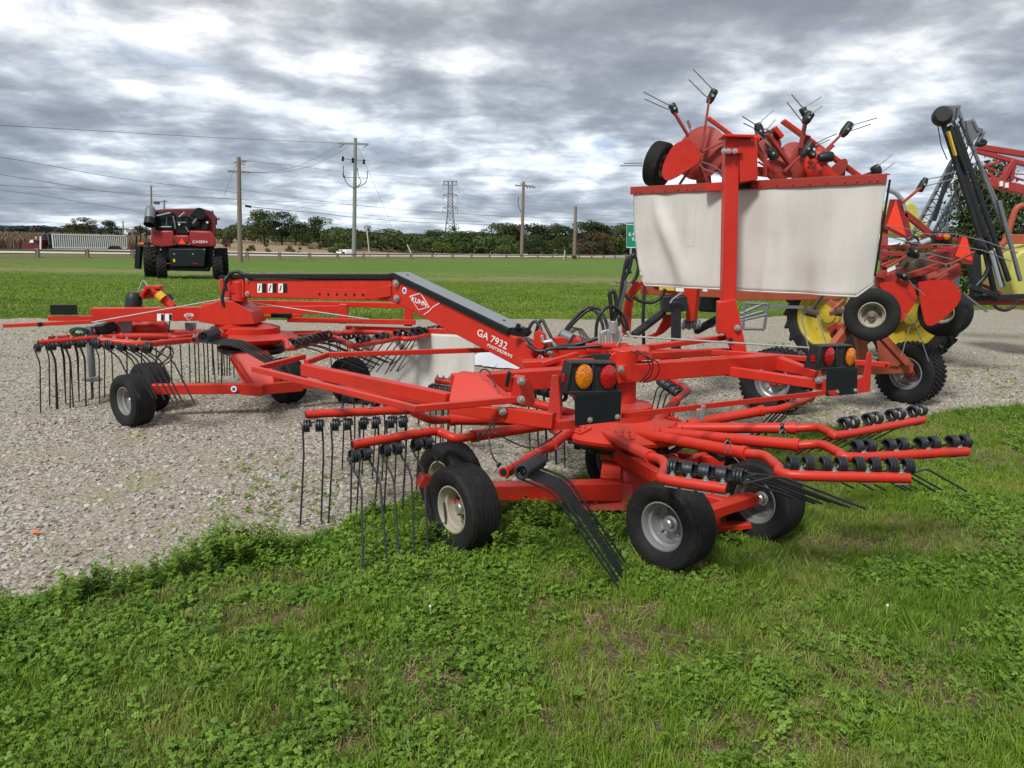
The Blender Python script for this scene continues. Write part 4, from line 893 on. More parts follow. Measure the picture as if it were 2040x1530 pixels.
for x0, x1, y0, y1, mt in ((1313, 1344, 569, 578, 'yellowsticker'), (1346, 1362, 569, 580, 'marks'), (1400, 1409, 569, 580, 'marks')):
    part('sticker', mt, MB().prism([at(x, y, 7.5) for x, y in ((x0, y0), (x1, y0 + 1), (x1, y1 + 1), (x0, y1))], V(0, -.003, 0)))
arch = smoothpath([at(x, y, 7.5) for x, y in ((1285, 562), (1268, 570), (1256, 590), (1250, 620), (1247, 668))], 6); m_ = MB()
for a, c in zip(arch[:-1], arch[1:]): m_.bar(a, c + (c - a) * .2, .04, .085, V(1, 0, .3))
part('hitch_arch', 'red', m_, bevel=.003)
m_ = MB().prism([at(x, y, 7.7) for x, y in ((1284, 672), (1306, 662), (1318, 640), (1322, 628), (1337, 626), (1337, 650), (1322, 664), (1296, 676))], V(.02, .06, 0)); part('hitch_plate', 'red', m_, bevel=.003); m_ = MB(); m_.prism([at(x, y, 7.6) for x, y in ((1376, 566), (1390, 564), (1382, 640), (1366, 640), (1368, 600), (1362, 580))], V(.06, .10, 0))
m_.prism([at(x, y, 7.9) for x, y in ((1312, 576), (1322, 580), (1328, 596), (1314, 596))], V(.02, .06, 0)); part('hitch_plate', 'red', m_, bevel=.003)
m_ = MB().bar(at(1347, 600, 7.5), at(1346, 740, 7.5), .085, .085); part('parking_jack', 'black', m_, bevel=.006)
m_ = MB().bar(at(1330, 588, 7.6), at(1332, 620, 7.6), .16, .14).bar(at(1352, 590, 7.55), at(1356, 620, 7.55), .12, .14).cyl(at(1262, 668, 7.4), at(1322, 622, 7.6), .04, 14).tube([at(1283, 582, 7.9), at(1281, 640, 7.9), at(1283, 702, 7.9)], .018, 8)
part('gear_case', 'black', m_, bevel=.01)
m_ = MB().bar(at(1388, 598, 8.2), at(1432, 600, 8.2), .3, .22).bar(at(1385, 660, 8.1), at(1436, 632, 8.3), .07, .08); part('gear_case', 'plate', m_, bevel=.02)
m_ = MB().tube([at(1335, 604, 7.4), at(1340, 596, 7.4), at(1358, 584, 7.35)], .009, 8); part('jack_crank', 'galv', m_)
m_ = MB()
for k in range(6): m_.cyl(at(1361 + k * 6, 646, 7.7), at(1365 + k * 6, 647, 7.7), .055 - .01 * (k % 2), 14)
part('drive_joint', 'steel', m_)
for P in ([(1236, 590), (1240, 560), (1248, 520), (1258, 510), (1254, 535), (1243, 560), (1244, 585), (1258, 600)], [(1262, 590), (1275, 600), (1300, 602), (1318, 590), (1325, 575)], [(1256, 545), (1250, 525), (1262, 508), (1266, 515)], [(1268, 512), (1272, 530), (1268, 550), (1258, 565)], [(1240, 575), (1234, 600), (1238, 640), (1252, 660)]):
    part('hydraulic_hose', 'hose', MB().tube(smoothpath([at(x, y, 7.3) for x, y in P], 6), .017, 7), smooth=80)
# leg struts and axles
m_ = MB().bar(at(1700, 640, 7.5), at(1605, 760, 7.2), .07, .09).bar(at(1708, 640, 7.7), at(1722, 730, 7.7), .10, .09).bar(at(1740, 650, 7.9), at(1808, 725, 7.9), .07, .07).prism([at(x, y, 7.9) for x, y in ((1745, 660), (1770, 672), (1800, 720), (1790, 730), (1752, 730))], V(.02, .05, 0))
m_.bar(at(1690, 738, 7.9), at(1815, 732, 8.0), .08, .10).bar(at(1640, 730, 7.6), at(1700, 738, 7.8), .06, .08).bar(at(1650, 600, 7.9), at(1700, 640, 7.8), .05, .06).bar(at(1655, 625, 7.7), at(1680, 600, 7.9), .03, .05)
m_.bar(at(1545, 762, 7.6), at(1650, 738, 7.7), .07, .07); part('axle_frame', 'red3', m_, bevel=.005)
m_ = MB().cyl(at(1664, 620, 7.6), at(1676, 622, 7.6), .045, 14).cyl(at(1604, 618, 7.6), at(1628, 624, 7.6), .05, 14).cyl(at(1640, 585, 7.5), at(1612, 625, 7.6), .02, 10); part('pivot_gear', 'bark', m_)
m_ = MB().lathe(at(1674, 662, 7.6), V(-.2, -1, 0), [(0, .06), (.08, .05), (.10, 0), (.08, -.05)], 18).bar(at(1650, 655, 7.5), at(1668, 646, 7.5), .03, .05); part('brake_drum', 'red2', m_)
for P in (((1595, 625), (1612, 700)), ((1628, 628), (1648, 690)), ((1690, 595), (1676, 640))): part('tine', 'galv', MB().cyl(at(*P[0], 7.4), at(*P[1], 7.4), .006, 6))
# rear folded section, lower right
m_ = MB().bar(at(1756, 560, 7.9), at(1900, 500, 8.4), .16, .14).bar(at(1802, 424, 8.2), at(1858, 470, 8.2), .05, .06).bar(at(1760, 505, 8.0), at(1816, 507, 8.0), .08, .05).bar(at(1755, 530, 8.0), at(1818, 504, 8.0), .05, .035).bar(at(1755, 492, 8.1), at(1850, 492, 8.2), .2, .04)
m_.bar(at(1835, 580, 7.9), at(1912, 535, 8.0), .05, .12).bar(at(1840, 470, 8.4), at(1900, 478, 8.4), .15, .04).bar(at(1765, 575, 8.0), at(1890, 580, 8.3), .25, .10).bar(at(1752, 545, 7.9), at(1800, 560, 7.9), .1, .08)
m_.bar(at(1762, 440, 8.5), at(1760, 560, 8.3), .06, .08).bar(at(1812, 480, 8.2), at(1800, 420, 8.2), .05, .05).bar(at(1790, 556, 7.8), at(1868, 530, 7.8), .05, .06); part('folded_wing', 'red2', m_, bevel=.005)
m_ = MB().lathe(at(1822, 530, 8.0), V(.3, -1, 0), [(0, .1), (.10, .10), (.14, .04), (.15, -.06), (0, -.06)], 20); part('gear_case', 'bark', m_)
m_ = MB().lathe(at(1865, 555, 8.2), V(.3, -.8, .5), [(0, .06), (.2, .04), (.26, -.02), (.2, -.05)], 26); part('rotor_disc', 'red2', m_)
def defl(poly, Y, th=V(.01, .02, 0), mat='red'):
    P = smoothpath([at(x, y, Y + (k % 2) * 0) for k, (x, y) in enumerate(poly + [poly[0]])], 5)[:-1]; return part('deflector', mat, MB().prism(P, th), smooth=30)
defl([(1752, 564), (1797, 559), (1820, 572), (1825, 598), (1808, 625), (1792, 640), (1783, 600), (1757, 577)], 7.55)
defl([(1829, 563), (1858, 558), (1893, 560), (1912, 578), (1913, 596), (1898, 618), (1868, 643), (1852, 649), (1842, 640), (1833, 600)], 7.6)
def clamp(px, py, Y, dx, dy, L=.13, r_=.036): 
    d = (at(px + dx, py + dy, Y) - at(px, py, Y)).normalized(); p = at(px, py, Y)
    m_ = MB().lathe(p, d, [(0, -L * .5), (r_ * .7, -L * .5), (r_, -L * .2), (r_, L * .4), (r_ * .8, L * .5), (r_ * .55, L * .5), (r_ * .5, L * .2), (0, L * .2)], 12); o = part('tine_holder', 'black', m_, smooth=50); MB().cyl(p - V(0, .036, 0), p - V(0, .045, 0), .012, 8).build('clamp_bolt', M['zinc'], o); return o
def tines2(segs, Y, r_=.0055):
    for s_ in segs: part('tine', 'steel', MB().tube([at(x, y, Y) for x, y in s_], r_, 6))
clamp(1797, 548, 7.5, 6, 3, .12); clamp(1818, 506, 7.6, 1, .3, .12); clamp(1820, 500, 7.5, .5, 1, .10); clamp(1953, 490, 7.8, .4, 1, .16, .05); clamp(1838, 368, 8.0, -5, 9, .14)
tines2([[(1810, 558), (1820, 570), (1842, 588)], [(1802, 626), (1824, 644), (1850, 720)], [(1812, 650), (1796, 710)]], 7.45)
tines2([[(1765, 450), (1790, 452), (1850, 467), (1902, 466), (1960, 480), (2028, 504)], [(1765, 470), (1830, 487), (1900, 488), (1958, 499), (2015, 521)], [(1825, 505), (1850, 505), (1898, 517)], [(1818, 510), (1886, 527)], [(1920, 585), (1968, 621)], [(1925, 590), (1965, 622)]], 7.7)
tines2([[(1846, 357), (1870, 353), (1905, 341)], [(1846, 370), (1880, 362), (1905, 354)]], 8.0)
for P, w_ in ((((1798, 404), (1834, 374)), .045), (((1890, 528), (1946, 500)), .045), (((1840, 575), (1888, 545)), .05), (((1765, 533), (1812, 507)), .045)): part('rotor_arm', 'red2', MB().bar(at(*P[0], 7.85), at(*P[1], 7.85), w_ * .4, w_, V(0, 1, 0)), bevel=.003)
m_ = MB().tube(smoothpath([at(x, y, 7.8) for x, y in ((1808, 477), (1818, 471), (1828, 476), (1830, 486), (1815, 488))], 5), .012, 6); part('hydraulic_hose', 'hose', m_)
part('hydraulic_fitting', 'galv', MB().cyl(at(1832, 486, 7.7), at(1852, 478, 7.7), .03, 12))
# slow-moving triangles and lamps
def smv(c, Y, s_, P, core):
    o = part('warning_triangle', 'smvd', MB().prism([at(*p, Y) for p in P], V(0, .012, 0))); MB().prism([at(*p, Y - .006) for p in core], V(0, .004, 0)).build('triangle_face', M['smv'], o)
smv(0, 7.9, 0, [(1774, 397), (1796, 397), (1812, 470), (1806, 476), (1762, 455), (1762, 446)], [(1785, 398), (1805, 470), (1766, 450)])
smv(0, 8.1, 0, [(1912, 469), (1926, 472), (1940, 512), (1937, 527), (1919, 526), (1902, 509)], [(1918, 471), (1926, 474), (1936, 512), (1937, 520), (1903, 510)])
m_ = MB().bar(at(1858, 473, 8.1), at(1894, 474, 8.1), .08, .12); o = part('tail_light', 'black', m_, bevel=.01)
MB().lathe(at(1873, 472, 8.02), V(-.2, -1, 0), [(0, .03), (.032, .015), (.04, -.01)], 20).build('lens', M['redlens'], o); MB().lathe(at(1886, 472, 8.02), V(.2, -1, 0), [(0, .03), (.03, .015), (.038, -.01)], 20).build('lens', M['amber'], o)
part('licence_panel', 'redlens', MB().bar(at(1866, 495, 8.0), at(1897, 496, 8.0), .01, .05)); part('sticker', 'marks', MB().prism([at(x, y, 7.7) for x, y in ((1767, 536), (1783, 529), (1784, 536), (1768, 543))], V(0, -.004, 0)))
# ---- raised rotors above the curtain
m_ = MB().lathe(at(1394, 304, 7.6), V(-.62, -.70, .15), [(0, .04), (.10, .04), (.20, .02), (.255, -.01), (.255, -.03), (.1, -.05), (0, -.06)], 36); part('rotor_disc', 'red2', m_)
P = smoothpath([at(x, y, 7.35) for x, y in ((1363, 278), (1376, 279), (1393, 309), (1390, 325), (1352, 349), (1330, 359), (1320, 350), (1322, 326), (1341, 291), (1363, 278))], 5)[:-1]
part('deflector', 'red', MB().prism(P, V(.015, .02, 0)))
def rarm(p, q, Y, w_=.055, mat='red2'): return part('rotor_arm', mat, MB().bar(at(*p, Y), at(*q, Y), w_ * .35, w_, V(0, 1, 0)), bevel=.003)
rarm((1372, 272), (1342, 222), 7.45); rarm((1396, 300), (1404, 268), 7.4, .06); rarm((1402, 272), (1413, 198), 7.4, .04); rarm((1354, 367), (1376, 335), 7.5); rarm((1410, 364), (1394, 330), 7.5); rarm((1398, 303), (1442, 282), 7.4)
rarm((1410, 235), (1460, 272), 7.9, .075, 'red'); rarm((1412, 310), (1448, 352), 7.8, .14, 'red'); rarm((1448, 262), (1470, 290), 8.0, .05, 'red')
clamp(1342, 217, 7.45, -1, -2, .10); clamp(1418, 192, 7.45, 2, -4, .13); clamp(1428, 300, 7.6, 1, 3, .10)
tines2([[(1342, 210), (1330, 208), (1282, 183)], [(1336, 219), (1326, 216), (1284, 197)], [(1424, 182), (1412, 170), (1381, 138)], [(1412, 196), (1404, 190), (1372, 158)], [(1243, 325), (1280, 325)], [(1236, 330), (1280, 330)], [(1380, 316), (1420, 330), (1438, 342)], [(1380, 322), (1405, 338), (1436, 348)], [(1370, 240), (1376, 262)]], 7.4)
part('scraper', 'darkred', MB().bar(at(1370, 240, 7.7), at(1375, 256, 7.7), .02, .02))
# folding arms that carry the raised rotors, mostly behind the curtain
part('folding_arm', 'red2', MB().bar(at(1396, 306, 7.75), at(1412, 450, 7.9), .10, .12).bar(at(1412, 445, 7.9), at(1430, 585, 7.85), .12, .14), bevel=.006)
part('folding_arm', 'red2', MB().bar(at(1590, 322, 8.3), at(1600, 450, 8.2), .10, .12).bar(at(1600, 445, 8.2), at(1625, 592, 8.0), .12, .14), bevel=.006)
part('folding_arm', 'red2', MB().bar(at(1396, 330, 7.8), at(1545, 345, 8.2), .07, .09).bar(at(1545, 345, 8.2), at(1680, 345, 8.4), .07, .09).bar(at(1600, 400, 8.3), at(1744, 345, 8.2), .06, .07).bar(at(1700, 360, 8.2), at(1770, 450, 8.4), .06, .08), bevel=.005)
part('wheel_axle', 'red2', MB().bar(at(1318, 330, 7.64), at(1392, 320, 7.72), .05, .05).cyl(at(1610, 270, 8.05), at(1600, 300, 8.1), .03, 8), bevel=.004)
# middle and right rotors
rarm((1559, 241), (1712, 352), 8.3, .10, 'red'); rarm((1502, 244 + 30), (1540, 352), 8.0, .08, 'red'); rarm((1525, 262), (1575, 330), 8.0, .09); rarm((1606, 236), (1594, 296), 8.0, .07); rarm((1594, 290), (1560, 345), 8.1, .10); rarm((1640, 304), (1676, 268), 8.0, .05); rarm((1660, 290), (1640, 310), 8.1, .06)
rarm((1562, 342), (1604, 302), 7.9, .06); rarm((1610, 335), (1638, 316), 7.9, .055); rarm((1525, 308), (1524, 352), 7.8, .06); rarm((1510, 322), (1560, 355), 8.0, .04, 'red'); rarm((1540, 255), (1556, 275), 8.1, .12, 'red'); rarm((1500, 300), (1525, 325), 8.1, .06, 'red'); rarm((1610, 330), (1650, 350), 8.2, .05)
rarm((1640, 325), (1672, 352), 8.4, .06, 'red')
for x, y, r_, nx in ((1552, 332, .15, -.5), (1588, 318, .20, .1), (1625, 335, .17, .6), (1530, 290, .13, -.3), (1640, 310, .10, .5)):
    part('rotor_disc', 'red2' if nx < .2 else 'red', MB().lathe(at(x, y, 8.15), V(nx, -.8, .3), [(0, .05), (r_ * .35, .05), (r_ * .8, .015), (r_, -.01), (r_ * .96, -.035), (0, -.05)], 26))
defl([(1656, 333), (1672, 320), (1684, 316), (1689, 324), (1684, 338), (1672, 350), (1662, 345)], 8.1, mat='red2')
defl([(1628, 345), (1645, 330), (1655, 333), (1664, 344), (1672, 352), (1640, 353)], 8.0)
clamp(1513, 262, 7.9, 1, 4, .17, .045); clamp(1538, 306, 7.8, 1, 2, .12, .045); clamp(1602, 224, 8.0, -1, -2, .10); clamp(1609, 235, 7.9, 2, -3, .12, .045); clamp(1608, 297, 7.8, 3, -4, .16, .045); clamp(1645, 313, 7.8, 1, -.1, .14, .05); clamp(1686, 258, 8.0, 3, -4, .15, .045); clamp(1746, 339, 8.1, -1, -2, .10, .05); clamp(1534, 270, 8.1, 1, 2, .10); clamp(1617, 308, 8.0, 1, 2, .08)
tines2([[(1513, 248), (1518, 240), (1541, 219)], [(1524, 258), (1530, 255), (1545, 238)], [(1505, 248), (1479, 232)], [(1503, 256), (1481, 245)], [(1598, 242), (1590, 232), (1568, 204)], [(1602, 218), (1597, 212), (1577, 188)], [(1606, 214), (1608, 210), (1636, 193)], [(1616, 228), (1620, 223), (1638, 211)],
        [(1697, 255), (1702, 248), (1747, 235)], [(1694, 261), (1700, 259), (1735, 247)], [(1628, 284), (1640, 278), (1666, 267)], [(1616, 292), (1640, 284), (1653, 278)], [(1748, 332), (1752, 328), (1777, 308)], [(1757, 343), (1782, 324)],
        [(1505, 262), (1535, 292), (1540, 300)], [(1506, 275), (1526, 310)], [(1628, 284), (1648, 305)], [(1612, 292), (1634, 312)], [(1520, 256), (1540, 262)], [(1522, 268), (1530, 268)]], 7.85, .006)
# ------------------------------------------------------------------ yellow wheeled sprayer with grey folded boom
SP = thing('field_sprayer', 'yellow sprayer with grey and black folded boom at the right edge', 'field sprayer', loc=(6.2, 11, 0))
def sp(name, mat, mb, **kw): return mb.build(name, M[mat], SP, **kw)
def bigw(px, py, Y):
    c = at(px, py, Y); t = wheel(SP, V(c.x, c.y, .64), V(-.80, -.60, 0), .64, .32, .44, 'yellow', 'lug', 'yellow', n_=56); return t
bigw(1652, 640, 11.2); bigw(1815, 640, 11.2)
m_ = MB().cyl(at(1665, 632, 11.3), at(1815, 632, 11.3), .08, 14).bar(at(1500, 610, 11), at(1600, 612, 11), .05, .04).bar(at(1560, 560, 11.3), at(1900, 560, 11.3), .3, .2); sp('axle', 'boomgrey', m_)
m_ = MB()
for A, B in (((1475, 625), (1520, 605)), ((1483, 602), (1480, 655)), ((1480, 655), (1522, 656)), ((1522, 656), (1530, 605)), ((1483, 604), (1530, 606)), ((1400, 655), (1520, 620)), ((1470, 640), (1530, 626))): m_.tube([at(*A, 10), at(*B, 10)], .02, 6)
sp('step_frame', 'boomgrey', m_)
def tankpoly(P, Y, d, name='tank'): return sp(name, 'tank', MB().prism(smoothpath([at(*p, Y) for p in P + [P[0]]], 4)[:-1], V(0, d, 0)), bevel=.04, smooth=60)
tankpoly([(1798, 440), (1800, 412), (1812, 401), (1826, 408), (1836, 430), (1846, 440), (1846, 470), (1800, 470)], 12.5, .8)
tankpoly([(2014, 548), (2020, 520), (2032, 502), (2060, 494), (2120, 490), (2120, 620), (2040, 606), (2022, 580)], 11.5, .9)
m_ = MB()
for A, B, r_ in (((1798, 455), (1914, 345), 0), ): pass
GREY = [((1812, 478), (1898, 318), .06), ((1836, 478), (1905, 330), .055), ((1850, 480), (1925, 345), .05), ((1860, 482), (1932, 350), .05), ((1895, 222), (2000, 430), .0), ((1907, 215), (1998, 450), .05), ((1912, 240), (1985, 400), .05), ((1945, 250), (1930, 290), .06), ((1938, 240), (1948, 262), .05), ((1960, 262), (1940, 300), .06), ((1883, 215), (1912, 214), .07), ((1898, 240), (1925, 300), .045), ((1990, 400), (2033, 560), .06), ((1975, 500), (1997, 572), .09)]
BLK = [((1880, 250), (1958, 490), .055), ((1890, 258), (1978, 520), .04), ((1903, 250), (2010, 560), .055), ((1892, 250), (1925, 340), .05), ((1918, 330), (1995, 560), .05), ((1958, 480), (1985, 600), .06), ((1895, 330), (1860, 440), .05), ((1940, 500), (1945, 590), .12), ((1935, 594), (2060, 590), .07), ((1930, 570), (1990, 590), .06)]
for k, (A, B, r_) in enumerate(GREY):
    if r_: sp('boom_tube', 'boomgrey', MB().bar(at(*A, 10.0 + .05 * (k % 4)), at(*B, 10.0 + .05 * (k % 4)), r_ * .72, r_ * .72), bevel=.008)
for k, (A, B, r_) in enumerate(BLK): sp('boom_section', 'black', MB().bar(at(*A, 9.8 + .05 * (k % 3)), at(*B, 9.8 + .05 * (k % 3)), r_ * .8, r_), bevel=.008)
m_ = MB()
for A0, A1, B0, B1, n in (((1812, 478), (1898, 318), (1836, 478), (1905, 330), 10), ((1850, 480), (1925, 345), (1860, 482), (1932, 350), 8), ((1907, 215), (1998, 450), (1895, 250), (1975, 460), 11), ((1880, 250), (1958, 490), (1888, 262), (1975, 520), 9)):
    for i in range(n):
        a = Vector(A0).lerp(Vector(A1), i / n); c = Vector(B0).lerp(Vector(B1), (i + .5) / n); e = Vector(A0).lerp(Vector(A1), (i + 1) / n); Y = 9.95
        m_.tube([at(a.x, a.y, Y), at(c.x, c.y, Y), at(e.x, e.y, Y)], .008, 5)
sp('boom_lattice', 'black', m_)
sp('boom_nose', 'black', MB().lathe(at(1877, 232, 9.8), V(-.35, -.9, .1), [(0, .10), (.08, .10), (.112, .06), (.118, -.02), (.09, -.08), (0, -.1)], 28), smooth=40)
sp('breakaway_bracket', 'boomgrey', MB().prism([at(x, y, 10) for x, y in ((1926, 240), (1942, 236), (1944, 252), (1960, 256), (1958, 264), (1944, 276), (1936, 288), (1928, 262))], V(0, .1, 0)).prism([at(x, y, 10) for x, y in ((1878, 214), (1890, 210), (1910, 211), (1912, 230), (1900, 245), (1885, 228))], V(0, .12, 0)), bevel=.01)
sp('boom_tube', 'galv', MB().cyl(at(1974, 500, 9.7), at(1994, 572, 9.7), .024, 14))
sp('marker_stripe', 'yellowsticker', MB().bar(at(1889, 262, 9.72), at(1903, 310, 9.72), .02, .05, V(0, 1, 0)))
m_ = MB()
for P in ([(1868, 248), (1875, 290), (1887, 318)], [(1912, 355), (1885, 430)], [(1886, 420), (1884, 445), (1880, 455)]): m_.tube([at(x, y, 9.9) for x, y in P], .006, 5)
sp('cable', 'hose', m_)
m_ = MB().tube(smoothpath([at(x, y, 9.8) for x, y in ((1945, 570), (1965, 545), (1975, 505), (1968, 470))], 5), .03, 8).tube(smoothpath([at(x, y, 9.8) for x, y in ((1980, 608), (1990, 616), (2005, 618), (2020, 610), (2026, 600))], 5), .02, 7).tube(smoothpath([at(x, y, 9.8) for x, y in ((1955, 280), (1962, 284), (1955, 288), (1944, 287))], 5), .03, 7)
sp('spray_hose', 'hose', m_, smooth=80)
m_ = MB().bar(at(1920, 602, 10), at(2060, 602, 10), .08, .07).bar(at(1940, 560, 10), at(1995, 585, 10), .03, .04); sp('lower_boom', 'boomred', m_, bevel=.008)
m_ = MB().bar(at(1884, 416, 10.6), at(1888, 470, 10.6), .03, .03).bar(at(1868, 470, 10.6), at(1880, 425, 10.6), .02, .02).bar(at(1876, 418, 10.6), at(1892, 418, 10.6), .04, .02).tube(smoothpath([at(x, y, 11) for x, y in ((1768, 377), (1785, 385), (1797, 400), (1802, 420))], 5), .035, 8); sp('hand_rail', 'galv', m_)
# ------------------------------------------------------------------ red lattice boom of another machine and the orange loader behind it
RB = thing('boom_truss', 'dark red lattice boom reaching in from the right edge above the tree', 'boom', loc=(8, 12, 0))
Yb = 12.5
m_ = MB()
for A, B, w_ in (((1943, 292), (2130, 322), .09), ((1943, 300), (2130, 352), .07), ((1965, 362), (2130, 400), .14), ((1995, 360), (2020, 318), .09), ((2015, 360), (2022, 318), .05), ((1955, 333), (2005, 318), .04), ((1955, 330), (2040, 360), .03), ((2000, 345), (2130, 352), .02), ((2020, 318), (2130, 365), .04), ((1968, 345), (1990, 362), .05)): m_.bar(at(*A, Yb), at(*B, Yb), w_, w_)
m_.build('truss_tubes', M['boomred'], RB, bevel=.01)
MB().bar(at(2230, 310, Yb + .2), V(at(2230, 310, Yb).x, Yb + .2, 0), .3, .3).bar(at(2128, 340, Yb), at(2235, 340, Yb + .2), .2, .2).build('support_mast', M['boomred'], RB)
for x, y in ((1994, 366), (2005, 369)): MB().bar(at(x, y - 5, Yb - .1), at(x, y + 5, Yb - .1), .03, .05).build('boom_strap', M['marks'], RB)
MB().tube([at(1950, 288, Yb), at(2000, 300, Yb), at(2130, 335, Yb)], .012, 5).build('cable', M['steel'], RB)
OL = thing('steel_frame', 'rusty orange steel hook and beam behind the sprayer boom', 'frame', loc=(8, 11.6, 0))
MB().tube(smoothpath([at(x, y, 11.8) for x, y in ((1993, 495), (2006, 470), (2020, 425), (2030, 412), (2045, 410), (2060, 412))], 5), .045, 10).build('hook_tube', M['red3'], OL)
MB().bar(at(2000, 476, 11.8), at(2120, 478, 11.8), .1, .14).cyl(at(1996, 484, 11.7), at(1990, 496, 11.7), .04, 10).bar(at(2118, 478, 11.8), at(2210, 480, 11.8), .1, .13).bar(V(at(2205, 480, 11.8).x, 11.8, 0), at(2205, 480, 11.8), .15, .15).build('support_beam', M['red3'], OL, bevel=.01)
# ------------------------------------------------------------------ combine harvester seen from behind
YC = 41.0
CB0 = at(366, 556, YC)
CO = thing('combine_harvester', 'dark red combine harvester parked on the lawn, seen from behind', 'combine harvester', loc=(CB0.x, YC, 0))
DV = V(-.43, 1, 0)
def P(x, y, d=0): return at(x, y, YC) + DV * d
def co(name, mat, mb, **kw): return mb.build(name, M[mat] if isinstance(mat, str) else mat, CO, **kw)
def slab(poly, d0, d1): 
    a = [P(x, y, d0) for x, y in poly]; return MB().prism(a, DV * (d1 - d0))
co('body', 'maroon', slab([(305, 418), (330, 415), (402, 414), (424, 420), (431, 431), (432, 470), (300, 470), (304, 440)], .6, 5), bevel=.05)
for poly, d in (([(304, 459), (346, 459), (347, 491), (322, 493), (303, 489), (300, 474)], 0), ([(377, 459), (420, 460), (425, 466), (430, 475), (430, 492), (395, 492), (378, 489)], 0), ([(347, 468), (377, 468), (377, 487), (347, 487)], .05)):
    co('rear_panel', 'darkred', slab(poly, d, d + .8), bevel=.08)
m_ = MB()
for x, y, x2, y2, d in ((308, 422, 345, 458, .3), (350, 430, 376, 466, .2), (380, 424, 400, 452, .3), (402, 440, 414, 458, .3), (345, 440, 380, 460, .25)): m_.prism([P(x, y, d), P(x2, y, d), P(x2, y2, d), P(x, y2, d)], DV * .4)
co('engine_bay', 'plate', m_, bevel=.03)
m_ = MB()
for x, y, x2, y2, r_ in ((332, 434, 332, 448, .03), (357, 432, 368, 423, .04), (353, 443, 371, 443, .02), (345, 430, 350, 455, .04), (313, 430, 340, 424, .05), (385, 445, 396, 430, .06), (318, 452, 342, 452, .04), (370, 452, 376, 462, .03)): m_.cyl(P(x, y, .1), P(x2, y2, .1), r_, 8)
co('engine_pipes', 'galv', MB().cyl(P(332, 434, .1), P(332, 449, .1), .03, 8).cyl(P(357, 432, .1), P(368, 423, .1), .045, 8).cyl(P(353, 443, .12), P(371, 443, .12), .018, 8))
co('engine_pipes', 'steel', m_)
for x, y in ((308, 437), (357, 447), (413, 443)): co('work_lamp', 'white', MB().cyl(P(x, y, .02), P(x, y, .12), .055, 14))
co('air_filter', 'plate', MB().cyl(P(398, 425, .1), P(392, 432, 1.2), .30, 20), smooth=60)
co('chassis', 'plate', MB().prism([P(x, y, .4) for x, y in ((304, 488), (428, 490), (424, 530), (416, 540), (338, 540), (322, 530), (312, 500))], DV * 3.5).prism([P(x, y, .0) for x, y in ((336, 495), (410, 495), (408, 532), (338, 532))], DV * .5).bar(P(322, 535, .3), P(418, 537, .3), .3, .22), bevel=.06)
for x in (320, 347, 384, 407): co('reflector', 'redlens' if x in (333,) else 'galv', MB().cyl(P(x, 506 if 330 < x < 400 else 497, -.02), P(x, 506 if 330 < x < 400 else 497, .06), .04, 12))
co('side_marker', 'redlens', MB().bar(P(331, 525, -.02), P(340, 525, -.02), .04, .05)); co('side_marker', 'redlens', MB().bar(P(385, 525, -.02), P(394, 525, -.02), .04, .05))
co('licence_panel', 'yellowsticker', MB().bar(P(345, 519, -.03), P(349, 519, -.03), .03, .16))
x0 = MB().prism([P(362, 474, -.03), P(355, 486, -.03), P(370, 486, -.03)], DV * -.03); co('warning_triangle', 'smv', x0)
text('CASEIH', 'maker_lettering', M['marks'], CO, P(384, 484, -.08), V(1, 0, 0), V(0, 0, 1), .13, .01, .76)
for (x, y), w_, s_ in (((297, 526), .75, 1.), ((447, 526), .7, 1.)):
    c = P(x, y, 3.0); wheel(CO, V(c.x, c.y, float(gz(c.x, c.y)) + .84), V(1, .43, 0) * (1 if x > 366 else -1), .84, w_, .45, 'steel', 'lug')
for (x, y) in ((322, 530), (434, 530)):
    c = P(x, y, .4); wheel(CO, V(c.x, c.y, float(gz(c.x, c.y)) + .62), V(1, .43, 0) * (1 if x > 366 else -1), .62, .5, .35, 'steel', 'lug')
m_ = MB().lathe(P(299, 428, 0), V(-.10, .45, .9), [(0, .52), (.12, .50), (.22, .40), (.26, .22), (.27, -.55), (.24, -.55), (.23, -.2), (0, -.2)], 28); co('unloading_spout', 'boomgrey', m_, smooth=50)
co('auger_tube', 'darkred', MB().cyl(P(305, 423, .3), P(330, 428, 3), .17, 18)); co('spout_boot', 'plate', MB().lathe(P(299, 441, -.25), V(-.05, .5, .85), [(.275, .15), (.285, -.22), (.24, -.22), (.23, .05), (0, .05)], 24))
co('mirror', 'plate', MB().bar(P(433.5, 431, 2), P(433.5, 447, 2), .28, .06), bevel=.02); co('mirror_arm', 'steel', MB().tube([P(425, 430, 2), P(430, 426, 2), P(434, 430, 2)], .03, 8).cyl(P(433, 436, 2), P(439, 435, 2), .02, 6).cyl(P(439, 433, 2), P(439, 437, 2), .07, 10))
co('rail', 'plate', MB().tube([P(422, 430, 1), P(423, 419, 1), P(426, 419, 1), P(427, 440, 1)], .03, 6)); 
co('side_guard', 'orange', MB().bar(P(278, 485, .5), P(287, 485, .5), .2, .10)); co('side_guard', 'orange', MB().bar(P(458, 487, 4), P(468, 488, 4), .2, .10))
co('fender_arm', 'plate', MB().bar(P(430, 485, 3), P(460, 487, 4), .05, .05).bar(P(287, 487, 1), P(304, 486, 1), .2, .1)); co('ladder', 'plate', MB().bar(P(277, 490, .5), P(274, 536, .5), .3, .25).bar(P(271, 470, .5), P(269, 518, .5), .06, .06).bar(P(278, 447, 1), P(278, 487, 1), .04, .04))
co('platform_rail', 'plate', MB().tube([P(288, 487, 2), P(288, 447, 2), P(303, 447, 2), P(303, 487, 2)], .03, 6).bar(P(288, 466, 2), P(303, 466, 2), .03, .03))

